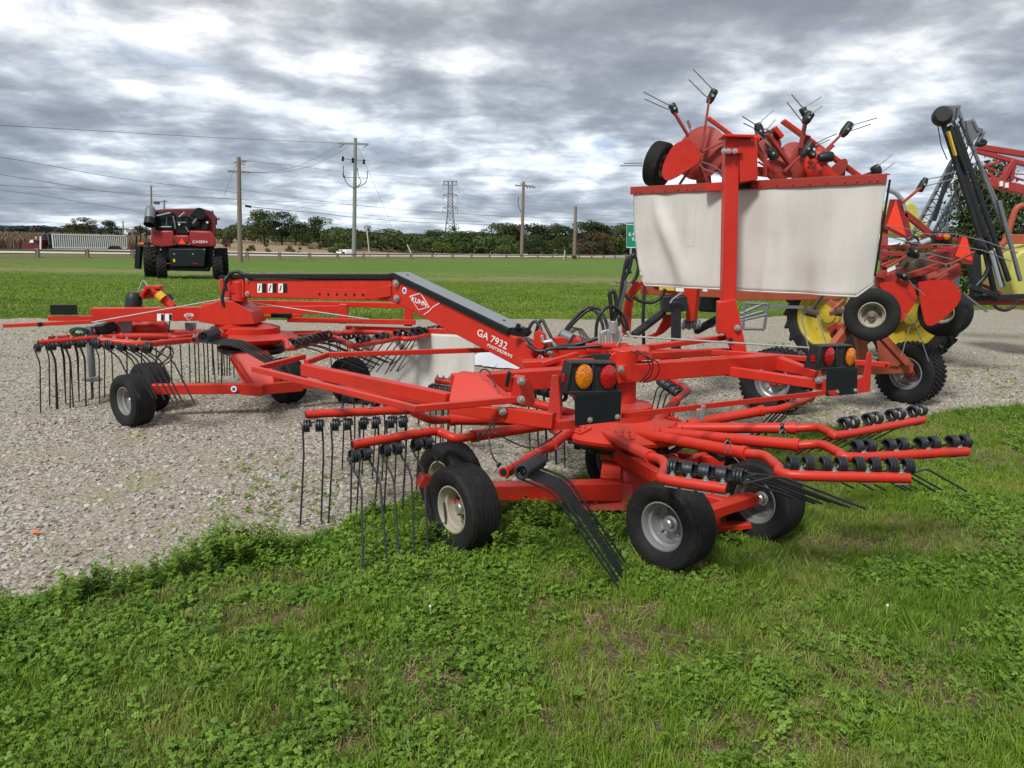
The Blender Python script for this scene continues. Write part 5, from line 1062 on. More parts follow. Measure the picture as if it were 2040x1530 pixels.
# ------------------------------------------------------------------ poles, pylon and wires
def pole(name, label, x, yt, yb, Y, r_, mat, xt=None, group='utility poles along the highway'):
    b = at(x, yb, Y); t = at(xt or x, yt, Y); g_ = float(gz(b.x, Y)); b = V(b.x, Y, g_ - .3)
    o = thing(name, label, 'utility pole', loc=(b.x, Y, g_), group=group); MB().tube([b, t], r_, 12, True, r_ * .72).build('pole_shaft', M[mat], o); return o
def px(mb, A, B, Y, r_, n=6): return mb.cyl(at(*A, Y), at(*B, Y), r_, n)
p1 = pole('utility_pole', 'grey green pole with top crossarm and cable loops, tallest of the poles', 705, 275, 515, 92, .26, 'woodgrey', 708)
m_ = MB(); m_.bar(at(673, 285.5, 92), at(734, 287.5, 92), .16, .2); 
for A, B in (((676, 293), (686, 287)), ((724, 294), (733, 288))): px(m_, A, B, 92, .06)
m_.build('crossarm', M['woodgrey'], p1)
for k, (x, y) in enumerate(((683, 316), (703, 319), (725, 322))): MB().lathe(at(x, y, 91.8), V(.1, 0, 1), [(0, -.3), (.1, -.3), (.16, -.1), (.1, 0), (.16, .15), (0, .3)], 10).build('cutout_switch', M['plate'], p1)
px(MB(), (683, 316), (728, 320), 92, .05).build('crossarm', M['woodgrey'], p1); px(MB(), (684, 353), (732, 355), 92, .05).build('crossarm', M['woodgrey'], p1)
m_ = MB()
for Q in ([(684, 330), (684, 345), (686, 355), (692, 366), (700, 372), (705, 374)], [(731, 340), (732, 352), (728, 364), (718, 370), (708, 374)], [(712, 335), (714, 350), (719, 362), (714, 370), (708, 374)], [(683, 345), (684, 352), (688, 350)]): m_.tube(smoothpath([at(*q, 91.7) for q in Q], 4), .045, 5)
m_.build('cable_loop', M['hose'], p1)
p2 = pole('utility_pole', 'brown pole with two crossarms just right of the combine', 478, 313, 514, 72, .24, 'wood', 475.5)
m_ = MB(); m_.bar(at(454, 341, 72), at(497, 343.5, 72), .14, .16); m_.bar(at(466, 324, 72), at(490, 322, 72), .1, .12); px(m_, (475, 318), (495, 321), 72, .05); px(m_, (478, 326), (489, 328), 72, .05); m_.build('crossarm', M['wood'], p2)
MB().bar(at(489, 410, 71), at(500, 412, 71), .2, .2).build('cable_splice', M['plate'], p2)
p3 = pole('utility_pole', 'dark pole with wide crossarm in front of the middle of the tree row', 1039, 362, 517, 118, .28, 'wood', 1043)
m_ = MB(); m_.bar(at(1026, 369, 118), at(1060, 372, 118), .16, .18); m_.bar(at(1036, 366, 118), at(1068, 374, 118), .14, .14)
for x in (1050, 1056, 1062): px(m_, (x, 370), (x, 376), 118, .10)
m_.build('crossarm', M['wood'], p3); MB().tube(smoothpath([at(*q, 118) for q in ((1033, 392), (1032, 405), (1036, 418), (1041, 428))], 4), .05, 5).build('cable_loop', M['hose'], p3)
MB().tube([V(at(1038, 517, 118).x, 118, -1.5), at(1041, 430, 118)], .13, 8).build('brace_pole', M['woodgrey'], p3)
p4 = pole('utility_pole', 'bare topped brown pole without crossarm left of the green sign', 1144, 411, 516, 125, .30, 'wood', 1147)
p5 = pole('utility_pole', 'short grey pole sticking up behind the combine', 327, 398, 470, 130, .20, 'woodgrey'); px(MB(), (305, 402), (333, 401), 130, .1).build('crossarm', M['wood'], p5)
m_ = MB(); 
for x in (307, 311, 315): px(m_, (x, 402), (x + 3, 407), 130, .12)
m_.build('insulator', M['plate'], p5)
p6 = pole('utility_pole', 'thin bare pole above the grey spout of the combine', 301, 370, 470, 115, .16, 'wood')
p7 = pole('utility_pole', 'thin pole beside the white house left of the combine', 245, 440, 480, 120, .13, 'woodgrey')
for k, (a, b, Y, l) in enumerate((((730, 450), (737, 508), 95, 'leaning pale guy post in front of the left part of the tree row'), ((811, 487), (826, 518), 96, 'short pale guy post leaning left near the guard rail'), ((1126, 499), (1122, 515), 120, 'small pale marker post by the road left of the bare pole'))):
    A, B = at(*b, Y), at(*a, Y); A.z = float(gz(A.x, Y)) - .2; o = MB().tube([A, B], .08, 8).build('guy_post', M['tank'] if k == 9 else M['concrete']); tag(o, l, 'post')
T = thing('transmission_tower', 'grey steel lattice transmission tower rising behind the trees', 'transmission tower', loc=(at(897, 500, 330).x, 330, 0))
m_ = MB(); Yt = 330
def tw(a, b, r_=.16): m_.cyl(at(*a, Yt), at(*b, Yt + (.0)), r_, 4)
for s in (-1, 1):
    tw((897 + s * 12, 480), (897 + s * 5.5, 425), .25); tw((897 + s * 5.5, 425), (897 + s * 3.8, 368), .22); tw((897 + s * 3.8, 368), (897 + s * 3.5, 361), .2)
    for y in (389, 414): tw((897, y - 4), (897 + s * 14.5, y), .16); tw((897 + s * 4, y + 3), (897 + s * 14.5, y), .14); tw((897 + s * 14.5, y), (897 + s * 14.5, y + 12), .08)
    tw((897, 361), (897 + s * 13, 361), .18); tw((897 + s * 13, 361), (897 + s * 14, 368), .16); tw((897 + s * 14, 368), (897, 370), .16); tw((897 + s * 14, 368), (897 + s * 14, 378), .08)
    for k in range(4): tw((897 + s * (3 + k * 3), 361), (897 + s * (1.5 + k * 3), 369), .1)
y = 480; 
while y > 372:
    w0 = 12 - (480 - y) * .118 if y > 425 else 5.5 - (425 - y) * .03; y2 = y - (12 if y > 425 else 7); w1 = 12 - (480 - y2) * .118 if y2 > 425 else 5.5 - (425 - y2) * .03
    tw((897 - w0, y), (897 + w1, y2), .11); tw((897 + w0, y), (897 - w1, y2), .11); tw((897 - w0, y), (897 + w0, y), .1); y = y2
for s in (-1, 1): b = at(897 + s * 12, 480, Yt); m_.cyl(b, V(b.x + s * 1.2, Yt, -2), .25, 5)
m_.build('tower_lattice', M['steel'], T)
WL = 'power lines crossing the sky'
def wire(name, label, pts, Y, r_=.020):
    P_ = [at(x, y, (Y[0] + (Y[1] - Y[0]) * i / (len(pts) - 1)) if isinstance(Y, tuple) else Y) for i, (x, y) in enumerate(pts)]
    o = MB().tube(smoothpath(P_, 6), r_ * .72, 5).build(name, M['wire'], smooth=80); return tag(o, label, 'wire', WL)
wire('power_line', 'topmost wire running left from the tallest pole', [(-60, 246), (200, 261), (430, 274), (673, 285)], (60, 92), .030)
wire('power_line', 'wire sagging steeply from the upper left edge to the combine', [(-60, 303), (100, 330), (220, 352), (330, 367), (478, 384)], (46, 72), .022)
wire('power_line', 'wire from the left edge passing behind the combine to the brown pole', [(-60, 338), (90, 362), (210, 382), (330, 392), (478, 397), (705, 409), (900, 424), (1040, 432), (1260, 440)], (60, 130), .028)
wire('power_line', 'middle wire crossing in front of the tallest pole', [(-60, 366), (150, 377), (330, 389), (480, 398), (705, 426), (860, 436), (1040, 447)], (60, 110), .024)
wire('power_line', 'lower wire from the left edge ending at the combine spout', [(-60, 373), (60, 386), (170, 404), (290, 423)], (60, 80), .022)
wire('power_line', 'faint wire just above the distant trees at the left', [(-60, 438), (60, 442), (140, 445)], (110, 130), .03)
wire('power_line', 'faint level wire above the semi trailer', [(-60, 403), (120, 406), (300, 402)], (110, 130), .025)
wire('power_line', 'thick cable with dark splice from the brown pole past the tallest pole', [(489, 411), (560, 418), (640, 425), (705, 433), (840, 443), (1000, 448), (1145, 452)], (72, 125), .040)
wire('power_line', 'wire from the brown pole low across to the pylon', [(478, 377), (560, 390), (700, 408), (860, 423), (1040, 433)], (72, 118), .022)
wire('power_line', 'slack wire between the brown pole crossarm and the tallest pole', [(495, 343), (540, 342), (600, 328), (650, 303), (683, 289)], (72, 92), .022)
wire('power_line', 'second slack wire rising to the tallest pole', [(497, 344), (560, 343), (620, 330), (670, 307), (694, 292)], (72, 92), .022)
wire('power_line', 'straight wire right of the brown pole top', [(495, 321), (600, 332), (705, 345), (860, 356)], (72, 110), .02)
wire('guy_wire', 'guy wire slanting down right of the tallest pole', [(712, 290), (740, 355), (770, 425), (785, 470)], (92, 92), .022)
wire('guy_wire', 'guy wire slanting down left of the brown pole', [(471, 326), (452, 375), (446, 392)], (72, 72), .02)
wire('power_line', 'wire running right from the transmission tower', [(911, 383), (1000, 405), (1120, 423), (1260, 432)], (330, 300), .06)
wire('power_line', 'lower wire running right from the transmission tower', [(911, 405), (980, 422), (1120, 440), (1260, 448)], (330, 300), .06)

# ------------------------------------------------------------------ green road sign, culvert
m, nt, b = newmat('sign_green'); b.inputs['Base Color'].default_value = (.0, .22, .13, 1); b.inputs['Roughness'].default_value = .5; M['sign'] = m
SG = thing('road_sign', 'green highway sign partly hidden behind the white curtain', 'road sign', loc=(at(1257, 520, 118).x + .6, 118, float(gz(20, 118))))
Ys = 118
MB().bar(at(1248, 469, Ys), at(1296, 469, Ys), .05, 3.75).build('sign_panel', M['sign'], SG)
for a, c in (((1248, 447), (1296, 447)), ((1248, 493), (1296, 493))): MB().bar(at(*a, Ys - .06), at(*c, Ys - .06), .02, .10).build('sign_border', M['marks'], SG)
MB().bar(at(1248, 446.5, Ys - .06), at(1248, 493.5, Ys - .06), .10, .02).build('sign_border', M['marks'], SG)
text('S. Mi', 'sign_lettering', M['marks'], SG, at(1252.5, 470, Ys - .08), V(1, 0, 0), V(0, 0, 1), .48, .02, bold=.03)
text('Tow', 'sign_lettering', M['marks'], SG, at(1258, 480, Ys - .08), V(1, 0, 0), V(0, 0, 1), .48, .02, bold=.03)
text('I', 'sign_lettering', M['marks'], SG, at(1266, 489, Ys - .08), V(1, 0, 0), V(0, 0, 1), .48, .02, bold=.03)
MB().cyl(V(at(1257, 495, Ys).x, Ys + .1, -2), at(1257, 493, Ys + .1), .16, 10).build('sign_post', M['galv'], SG)
o = MB().bar(V(at(1217, 538, 44).x, 44, -.95), V(at(1262, 540, 44).x, 44, -.95), .8, .5).bar(V(at(1230, 534, 44).x, 44.2, -.6), V(at(1262, 536, 44).x, 44.2, -.6), .5, .12).build('culvert_wall', M['wood'], bevel=.04)
tag(o, 'low grey brown stone culvert wall in the lawn left of the tedder', 'culvert')

# ------------------------------------------------------------------ guard rail
GRL = thing('guard_rail', 'low wooden guard rail with blocky posts along the near edge of the highway', 'guard rail', loc=(RA.x, RA.y, -.7))
m_ = MB(); prev = None; s = -34.0
while s < 170:
    p = RA + RD * s; z = float(gz(p.x, p.y)); q = V(p.x, p.y, z)
    MB().bar(q - V(0, 0, .3), q + V(0, 0, .72), .26, .24, V(0, 1, 0)).build('post', M['wood'], GRL, bevel=.02)
    if prev: m_.bar(prev + V(0, 0, .56), q + V(0, 0, .56), .10, .16)
    prev = q; s += 3.81
m_.build('rail', M['wood'], GRL)
# ------------------------------------------------------------------ semi truck, cars
TR = thing('semi_truck', 'red semi truck pulling a white ribbed grain trailer on the highway at the left', 'semi truck', loc=(at(160, 500, 88).x, 88, -1))
A, B = at(95, 480, 84), at(241, 482, 90.5)
m_ = MB().bar(A, B, 2.3, 1.45); m_.build('trailer_body', M['plate'], TR, bevel=.05)
u = (B - A).normalized(); n_ = V(u.y, -u.x, 0)
for i in range(37):
    t = (i / 36) ** 1.0; c = A.lerp(B, t) + n_ * 1.17; MB().bar(c - V(0, 0, .72), c + V(0, 0, .72), .10, .11, u).build('trailer_rib', M['white'], TR)
MB().bar(A + n_ * 1.17 + V(0, 0, .72), B + n_ * 1.17 + V(0, 0, .72), .14, .12).bar(A + n_ * 1.17 - V(0, 0, .70), B + n_ * 1.17 - V(0, 0, .70), .14, .14).build('trailer_rim', M['white'], TR)
MB().bar(at(96, 477, 83.6), at(102, 477, 83.9), .1, 1.3).build('trailer_nose', M['boomgrey'], TR)
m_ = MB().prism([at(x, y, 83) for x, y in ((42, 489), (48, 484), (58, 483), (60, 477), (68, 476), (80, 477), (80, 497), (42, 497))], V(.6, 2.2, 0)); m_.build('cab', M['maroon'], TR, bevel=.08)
MB().prism([at(x, y, 82.9) for x, y in ((58, 483), (61, 478), (66, 477.5), (66, 484))], V(0, .05, 0)).build('windscreen', M['white'], TR); MB().prism([at(x, y, 82.9) for x, y in ((70, 484), (70, 478), (75, 478), (76, 484))], V(0, .05, 0)).build('window', M['glass'], TR)
MB().cyl(at(81, 497, 83), at(81, 471, 83), .09, 10).build('exhaust_stack', M['white'], TR); MB().cyl(at(72, 471, 83), at(72, 476, 83), .06, 8).build('exhaust_stack', M['white'], TR)
m_ = MB(); 
for x in (52, 76, 84, 92, 112, 120, 225, 233): m_.cyl(at(x, 497, 85) + V(0, -.2, -.1), at(x, 497, 85) + V(0, .2, -.1), .5, 18)
m_.build('wheel', M['tire'], TR)
MB().bar(at(80, 494, 84), at(100, 494, 84.2), .6, .3).bar(A - V(0, 0, .8), B - V(0, 0, .8), .8, .2).build('chassis_frame', M['boomgrey'], TR)
def car(name, label, x0, x1, yt, yb, Y, cat='car', hood=.3):
    g_ = thing(name, label, cat, loc=(at(x0, yb, Y).x, Y, at(x0, yb, Y).z)); w_ = x1 - x0; h_ = yb - yt
    pr = [(0, .95), (.02, .62), (hood, .48), (hood + .16, .04), (.88, .0), (.98, .35), (1, .95)]
    MB().prism([at(x0 + a * w_, yt + c * h_, Y) for a, c in pr], V(.8, 1.7, 0)).build('body', M['white'], g_, bevel=.06)
    for (a, c, d) in ((hood + .08, hood + .22, .0), (hood + .27, hood + .42, 0)): MB().prism([at(x0 + a * w_, yt + .42 * h_, Y - .03), at(x0 + (a + .05) * w_, yt + .12 * h_, Y - .03), at(x0 + c * w_, yt + .1 * h_, Y - .03), at(x0 + c * w_, yt + .42 * h_, Y - .03)], V(0, .03, 0)).build('window', M['glass'], g_)
    for a in (.2, .8): MB().cyl(at(x0 + a * w_, yb, Y - .05), at(x0 + a * w_, yb, Y + .2), .33, 16).build('wheel', M['tire'], g_)
car('parked_car', 'white car driving beside the foot of the tallest pole', 661, 690, 497, 506.5, 104)
car('parked_car', 'small white car passing behind the dark crossarm pole', 1027, 1046, 506.5, 511.5, 150)
# ------------------------------------------------------------------ house far left
HS = thing('farm_house', 'white house with grey roof among trees left of the combine', 'house', loc=(at(258, 470, 210).x, 210, 0))
hp = lambda x, y, d=0: at(x, y, 210 + d)
MB().prism([hp(246, 474), hp(246, 462), hp(249, 457), hp(252, 462), hp(275, 463), hp(275, 474)], V(0, 5, 0)).build('wall', M['white'], HS)
MB().prism([hp(208, 458, -3), hp(236, 459, -3), hp(240, 466, -6), hp(210, 466, -6)], V(0, 1, 0)).prism([hp(250, 456.5, -.5), hp(276, 457, -.5), hp(278, 463, -2), hp(252, 463, -2)], V(0, 1, 0)).build('roof', M['boomgrey'], HS)
MB().prism([hp(210, 466, -2), hp(238, 466, -2), hp(238, 476, -2), hp(210, 476, -2)], V(0, 4, 0)).build('barn_wall', M['white'], HS)
MB().bar(hp(256, 466, -.1), hp(260, 466, -.1), .1, .9).build('window', M['glass'], HS)

# ------------------------------------------------------------------ dry corn standing beyond the road
m, nt, b = newmat('dry_corn'); mp = nd(nt, 'ShaderNodeMapping'); mp.inputs['Scale'].default_value = (3, 3, .5); g_ = nd(nt, 'ShaderNodeNewGeometry'); nt.links.new(g_.outputs['Position'], mp.inputs[0])
nn_ = texnoise(nt, 1, 5, .7, mp.outputs[0]); nt.links.new(ramp(nt, nn_.outputs[0], [(.3, (.11, .08, .05)), (.5, (.18, .13, .082)), (.7, (.25, .185, .12))]).outputs[0], b.inputs['Base Color']); b.inputs['Roughness'].default_value = 1; M['corn'] = m
def cornfield(o0, o1, s0, s1, top0, h_, label, nn=9000):
    vs = []; r_ = np.random.default_rng(5); mb = MB()
    s = r_.uniform(s0, s1, nn); o = o0 + (o1 - o0) * r_.uniform(0, 1, nn) ** 1.8; a = r_.uniform(0, math.pi, nn); hh = r_.uniform(.75, 1.08, nn) * h_
    V_ = []; F_ = []
    for k in range(nn):
        p = RA + RD * float(s[k]) + RN * float(o[k]); z = float(gz(p.x, p.y))
        if p.x / p.y * F + W0 / 2 > 285 + 25 * math.sin(k): continue
        dx, dy = math.cos(a[k]) * .25, math.sin(a[k]) * .25; i0 = len(V_); H = float(hh[k])
        V_ += [(p.x - dx, p.y - dy, z), (p.x + dx, p.y + dy, z), (p.x + dx * .7, p.y + dy * .7, z + H * .8), (p.x + .1, p.y, z + H), (p.x - dx * .8, p.y - dy * .8, z + H * .7)]; F_.append((i0, i0 + 1, i0 + 2, i0 + 3, i0 + 4))
    me = bpy.data.meshes.new('corn_crop'); me.from_pydata(V_, [], F_); me.materials.append(M['corn']); o_ = bpy.data.objects.new('corn_crop', me); COL.objects.link(o_); o_['kind'] = 'stuff'; tag(o_, label, 'crop')
cornfield(48, 100, -75, 70, 0, 1.75, 'tall dry brown corn standing beyond the highway at the left', 22000)
# ------------------------------------------------------------------ foliage
def leafmat(name, cols, dry=None, trans=.25):
    m, nt, b = newmat(name); oi = nd(nt, 'ShaderNodeObjectInfo'); g_ = nd(nt, 'ShaderNodeNewGeometry')
    n_ = texnoise(nt, 1.3, 3, .6); n3 = texnoise(nt, 25, 3, .6)
    add = nd(nt, 'ShaderNodeMath', operation='MULTIPLY_ADD'); nt.links.new(n3.outputs[0], add.inputs[0]); add.inputs[1].default_value = .9; 
    a2 = nd(nt, 'ShaderNodeMath', operation='MULTIPLY_ADD'); nt.links.new(oi.outputs['Random'], a2.inputs[0]); a2.inputs[1].default_value = .75; a2.inputs[2].default_value = -.32
    nt.links.new(a2.outputs[0], add.inputs[2]); r_ = ramp(nt, add.outputs[0], [(i / (len(cols) - 1), c) for i, c in enumerate(cols)]); c = r_.outputs[0]
    if dry:
        dn = texnoise(nt, 1.1, 4, .65, oi.outputs['Location']); dm = ramp(nt, dn.outputs[0], [(.50, (0, 0, 0)), (.66, (.75, .75, .75))]); c = mixc(nt, dm.outputs[0], c, dry)
        dn2 = texnoise(nt, .45, 2, .5, oi.outputs['Location']); c = mixc(nt, ramp(nt, dn2.outputs[0], [(.4, (0, 0, 0)), (.65, (.5, .5, .5))]).outputs[0], c, tuple(x * f for x, f in zip(cols[-1], (1.3, 1.15, 1))))
    nt.links.new(c, b.inputs['Base Color']); b.inputs['Roughness'].default_value = .55; b.inputs['Specular IOR Level'].default_value = .3
    if trans:
        t = nd(nt, 'ShaderNodeBsdfTranslucent'); nt.links.new(c, t.inputs[0]); ms_ = nd(nt, 'ShaderNodeMixShader'); ms_.inputs[0].default_value = trans
        o_ = nt.nodes['Material Output']; nt.links.new(b.outputs[0], ms_.inputs[1]); nt.links.new(t.outputs[0], ms_.inputs[2]); nt.links.new(ms_.outputs[0], o_.inputs[0])
    return m
M['grass'] = leafmat('grass_blade', [(.070, .14, .012), (.135, .25, .021), (.22, .345, .040)], (.34, .29, .12))
M['meadow'] = leafmat('meadow_blade', [(.075, .145, .013), (.13, .23, .024), (.20, .31, .04)], (.26, .25, .09))
M['clover'] = leafmat('clover_leaf', [(.070, .145, .016), (.13, .245, .026), (.21, .34, .042)], None)
M['weed'] = leafmat('weed_leaf', [(.07, .13, .014), (.14, .24, .028), (.23, .33, .05)], None)
M['straw'] = leafmat('dry_grass', [(.26, .19, .09), (.40, .31, .16), (.50, .41, .24)], None)
M['tree'] = leafmat('tree_leaf', [(.02, .034, .009), (.045, .07, .016), (.08, .115, .028)], None, .15)
M['treey'] = leafmat('tree_leaf_light', [(.035, .055, .008), (.075, .11, .016), (.12, .15, .022)], None, .15)
M['treeb'] = leafmat('tree_leaf_brown', [(.03, .022, .012), (.075, .05, .025), (.11, .08, .035)], None, .1)
M['treed'] = leafmat('tree_leaf_hazed', [(.030, .044, .044), (.042, .060, .060), (.055, .075, .072)], None, .1)  # blue of distant haze put into the leaf colour
TPL = bpy.data.collections.new('plant_templates')
def tmpl(name, vs, fs, mat):
    me = bpy.data.meshes.new(name); me.from_pydata(vs, [], fs); me.materials.append(mat); me.shade_smooth(); o = bpy.data.objects.new(name, me); return o
def blade(vs, fs, x, y, h, lean, az, w_, n=3):
    i0 = len(vs); sx_, sy_ = -math.sin(az), math.cos(az); cx_, cy_ = math.cos(az), math.sin(az)
    for k in range(n):
        t = k / n; d = lean * t * t; z = h * t * (1 - .25 * lean / h * t); ww = w_ * (1 - t * .6)
        vs.append((x + cx_ * d - sx_ * ww, y + cy_ * d - sy_ * ww, z)); vs.append((x + cx_ * d + sx_ * ww, y + cy_ * d + sy_ * ww, z))
    vs.append((x + cx_ * lean, y + cy_ * lean, h * (1 - .25 * lean / h)))
    for k in range(n - 1): fs.append((i0 + 2 * k, i0 + 2 * k + 1, i0 + 2 * k + 3, i0 + 2 * k + 2))
    fs.append((i0 + 2 * n - 2, i0 + 2 * n - 1, i0 + 2 * n))
def mk_grass(seed, n, h, spread, w_=.0016, lean=.6):
    r = random.Random(seed); vs = []; fs = []
    for _ in range(n):
        hh = h * r.uniform(.45, 1.1); blade(vs, fs, r.gauss(0, spread), r.gauss(0, spread), hh, hh * r.uniform(.15, lean), r.uniform(0, 6.28), w_ * r.uniform(.7, 1.4))
    return vs, fs
def mk_clover(seed, n, h, spread, lr=.009):
    r = random.Random(seed); vs = []; fs = []
    for _ in range(n):
        x, y = r.gauss(0, spread), r.gauss(0, spread); z = h * r.uniform(.4, 1.1); a0 = r.uniform(0, 6.28); tx, ty = r.uniform(-.8, .8), r.uniform(-.8, .8)
        for k in range(3):
            a = a0 + k * 2.09; i0 = len(vs); q = lr * r.uniform(.7, 1.25); cx_, cy_ = x + math.cos(a) * q, y + math.sin(a) * q
            ring = []
            for m_ in range(6):
                b_ = m_ * 1.047 + a; px_, py_ = cx_ + math.cos(b_) * q * .9, cy_ + math.sin(b_) * q * .9; ring.append((px_, py_, z + (px_ - x) * tx + (py_ - y) * ty + .15 * q * math.cos(3 * b_)))
            vs += ring; fs.append(tuple(range(i0, i0 + 6)))
    return vs, fs
def mk_weed(seed, n, L, w_, up=.6):
    r = random.Random(seed); vs = []; fs = []
    for _ in range(n):
        az = r.uniform(0, 6.28); l = L * r.uniform(.6, 1.15); e = up * r.uniform(.5, 1.3); i0 = len(vs); K = 6; c, s = math.cos(az), math.sin(az)
        for k in range(K + 1):
            t = k / K; d = l * t * math.cos(e) ; z = l * t * math.sin(e) - l * .5 * t * t * .8; ww = w_ * math.sin(math.pi * min(1, t * .92 + .05)) ** .7 * (1 + .35 * (k % 2)) * .5
            vs += [(c * d - s * ww, s * d + c * ww, max(z + .01, .004)), (c * d, s * d, max(z + .004, .001)), (c * d + s * ww, s * d - c * ww, max(z + .01, .004))]
        for k in range(K): a = i0 + 3 * k; fs += [(a, a + 1, a + 4, a + 3), (a + 1, a + 2, a + 5, a + 4)]
    return vs, fs
def mk_tall(seed, h, nl=22):
    r = random.Random(seed); vs = []; fs = []
    for _ in range(4):
        ax, ay = r.uniform(-.35, .35), r.uniform(-.35, .35); H = h * r.uniform(.7, 1.1)
        i0 = len(vs)
        for k in range(5): t = k / 4; vs += [(ax * H * t - .0015, ay * H * t, H * t), (ax * H * t + .0015, ay * H * t, H * t)]
        for k in range(4): fs.append((i0 + 2 * k, i0 + 2 * k + 1, i0 + 2 * k + 3, i0 + 2 * k + 2))
        for _ in range(nl):
            t = r.uniform(.12, 1) ; az = r.uniform(0, 6.28); l = r.uniform(.02, .05) * (1.25 - t * .7); x, y, z = ax * H * t, ay * H * t, H * t; c, s = math.cos(az), math.sin(az); ww = l * .32; dz = l * r.uniform(-.2, .7); i0 = len(vs)
            vs += [(x, y, z), (x + c * l * .5 - s * ww, y + s * l * .5 + c * ww, z + dz * .6), (x + c * l, y + s * l, z + dz), (x + c * l * .5 + s * ww, y + s * l * .5 - c * ww, z + dz * .6)]; fs.append((i0, i0 + 1, i0 + 2, i0 + 3))
    return vs, fs
def mk_stone(seed, r_=.5):
    bm = bmesh.new(); bmesh.ops.create_icosphere(bm, subdivisions=1, radius=1); r = random.Random(seed)
    for v in bm.verts: v.co *= r.uniform(.72, 1.15); v.co.z *= .6; v.co.x *= 1.25
    vs = [tuple(v.co) for v in bm.verts]; fs = [tuple(v.index for v in f.verts) for f in bm.faces]; bm.free(); return vs, fs
def scatter(name, label, cat, pts, rots, scls, idx, templates, top=True, parent=None):
    col = bpy.data.collections.new(name + '_kinds')
    for i, t in enumerate(templates): t.name = '%s_template_%02d' % (name, i); col.objects.link(t)
    me = bpy.data.meshes.new(name); me.vertices.add(len(pts)); me.vertices.foreach_set('co', np.asarray(pts, np.float32).ravel())
    for nm, ty, arr in (('rot', 'FLOAT_VECTOR', rots), ('scl', 'FLOAT_VECTOR', scls)): a = me.attributes.new(nm, ty, 'POINT'); a.data.foreach_set('vector', np.asarray(arr, np.float32).ravel())
    a = me.attributes.new('idx', 'INT', 'POINT'); a.data.foreach_set('value', np.asarray(idx, np.int32))
    ng = bpy.data.node_groups.new(name, 'GeometryNodeTree'); ng.interface.new_socket('Geometry', in_out='INPUT', socket_type='NodeSocketGeometry'); ng.interface.new_socket('Geometry', in_out='OUTPUT', socket_type='NodeSocketGeometry')
    N = ng.nodes; gi = N.new('NodeGroupInput'); go = N.new('NodeGroupOutput'); io = N.new('GeometryNodeInstanceOnPoints'); ci = N.new('GeometryNodeCollectionInfo'); ci.inputs[0].default_value = col; ci.inputs[1].default_value = True; ci.inputs[2].default_value = True
    io.inputs['Pick Instance'].default_value = True; lk = ng.links.new; lk(gi.outputs[0], io.inputs['Points']); lk(ci.outputs[0], io.inputs['Instance'])
    for nm, ty, so_ in (('rot', 'FLOAT_VECTOR', 'Rotation'), ('scl', 'FLOAT_VECTOR', 'Scale'), ('idx', 'INT', 'Instance Index')):
        na = N.new('GeometryNodeInputNamedAttribute'); na.data_type = ty; na.inputs[0].default_value = nm
        if so_ == 'Rotation': e = N.new('FunctionNodeEulerToRotation'); lk(na.outputs[0], e.inputs[0]); lk(e.outputs[0], io.inputs[so_])
        else: lk(na.outputs[0], io.inputs[so_])
    lk(io.outputs[0], go.inputs[0])
    o = bpy.data.objects.new(name, me); COL.objects.link(o); md = o.modifiers.new('scatter', 'NODES'); md.node_group = ng
    o['kind'] = 'stuff'; tag(o, label, cat); return o
def seen(x, y, pad=1.06): return (np.abs(x) < y * .667 * pad + .35)
def npnoise(x, y, s, seed=0, o=3): return fbm(np.asarray(x, float) + 100, np.asarray(y, float) + 100, s, o, seed)
def field(n, y0, y1, fn, powr=1.0):
    "random points on the visible ground, denser near the camera"
    n = int(n * 1.3); y = y0 + (y1 - y0) * rng.uniform(0, 1, n) ** powr; x = rng.uniform(-1, 1, n) * (y * .78 + 1.1)
    k = rng.uniform(0, 1, n) < fn(x, y); return x[k], y[k]
def gground(x, y): return gz(x, y) + (fbm(x, y, .5, 3, 1) - .5) * .03 + (fbm(x, y, 7, 2, 2) - .5) * .016
def gmask(x, y): return grav(x, y) + (fbm(x, y, 1.6, 4, 3) - .5) * .55
def emit(name, label, x, y, smin, smax, nt_, tpls, tilt=.2, squash=None):
    n = len(x); z = gground(x, y); pts = np.stack([x, y, z], -1); s = rng.uniform(smin, smax, n); scl = np.stack([s, s, s * (rng.uniform(*squash, n) if squash else 1)], -1)
    rot = np.stack([rng.normal(0, tilt, n), rng.normal(0, tilt, n), rng.uniform(0, 6.28, n)], -1); return scatter(name, label, name.split('_')[-1], pts, rot, scl, rng.integers(0, nt_, n), tpls)
# how the verge is mixed: clover to the left and centre, grass to the right and lower right
def cl_amt(x, y):
    base = np.clip(.34 - (x - .1) * .32 + (y - 3) * .16 - .35 * np.clip(2.6 - y, 0, 1), .08, .85); nse = npnoise(x, y, 2.0, 11, 4); return np.clip(base + (nse - .5) * 2.6, 0, 1)
BARE = tuple((on(px_, py_).x, on(px_, py_).y, r_) for px_, py_, r_ in ((1195, 1205, .13), (1275, 1220, .12), (1820, 1085, .16), (770, 1335, .11), (1150, 1150, .12), (1700, 1360, .14), (1600, 1400, .10), (1900, 1290, .12), (1050, 1240, .08), (1480, 1480, .12), (560, 1160, .12), (1905, 1135, .06), (1390, 1160, .12)))
def bare(x, y):
    b = np.clip((npnoise(x, y, 1.6, 23, 4) - .575) * 9, 0, 1) * .75
    for cx_, cy_, r_ in ((.55, 2.95, .28), (.35, 3.25, .18), (1.9, 4.05, .22), (-.35, 2.65, .25), (.9, 2.35, .2), (3.9, 6.0, .5), (4.4, 5.2, .4), (3.5, 7.0, .5), (1.55, 2.6, .2), (-1.1, 3.1, .22)) + BARE: b = np.maximum(b, np.clip(1.5 - np.hypot((x - cx_) / 1.7, y - cy_) / r_ + (npnoise(x, y, 9, 5) - .5) * .9, 0, 1) * .97)
    return b
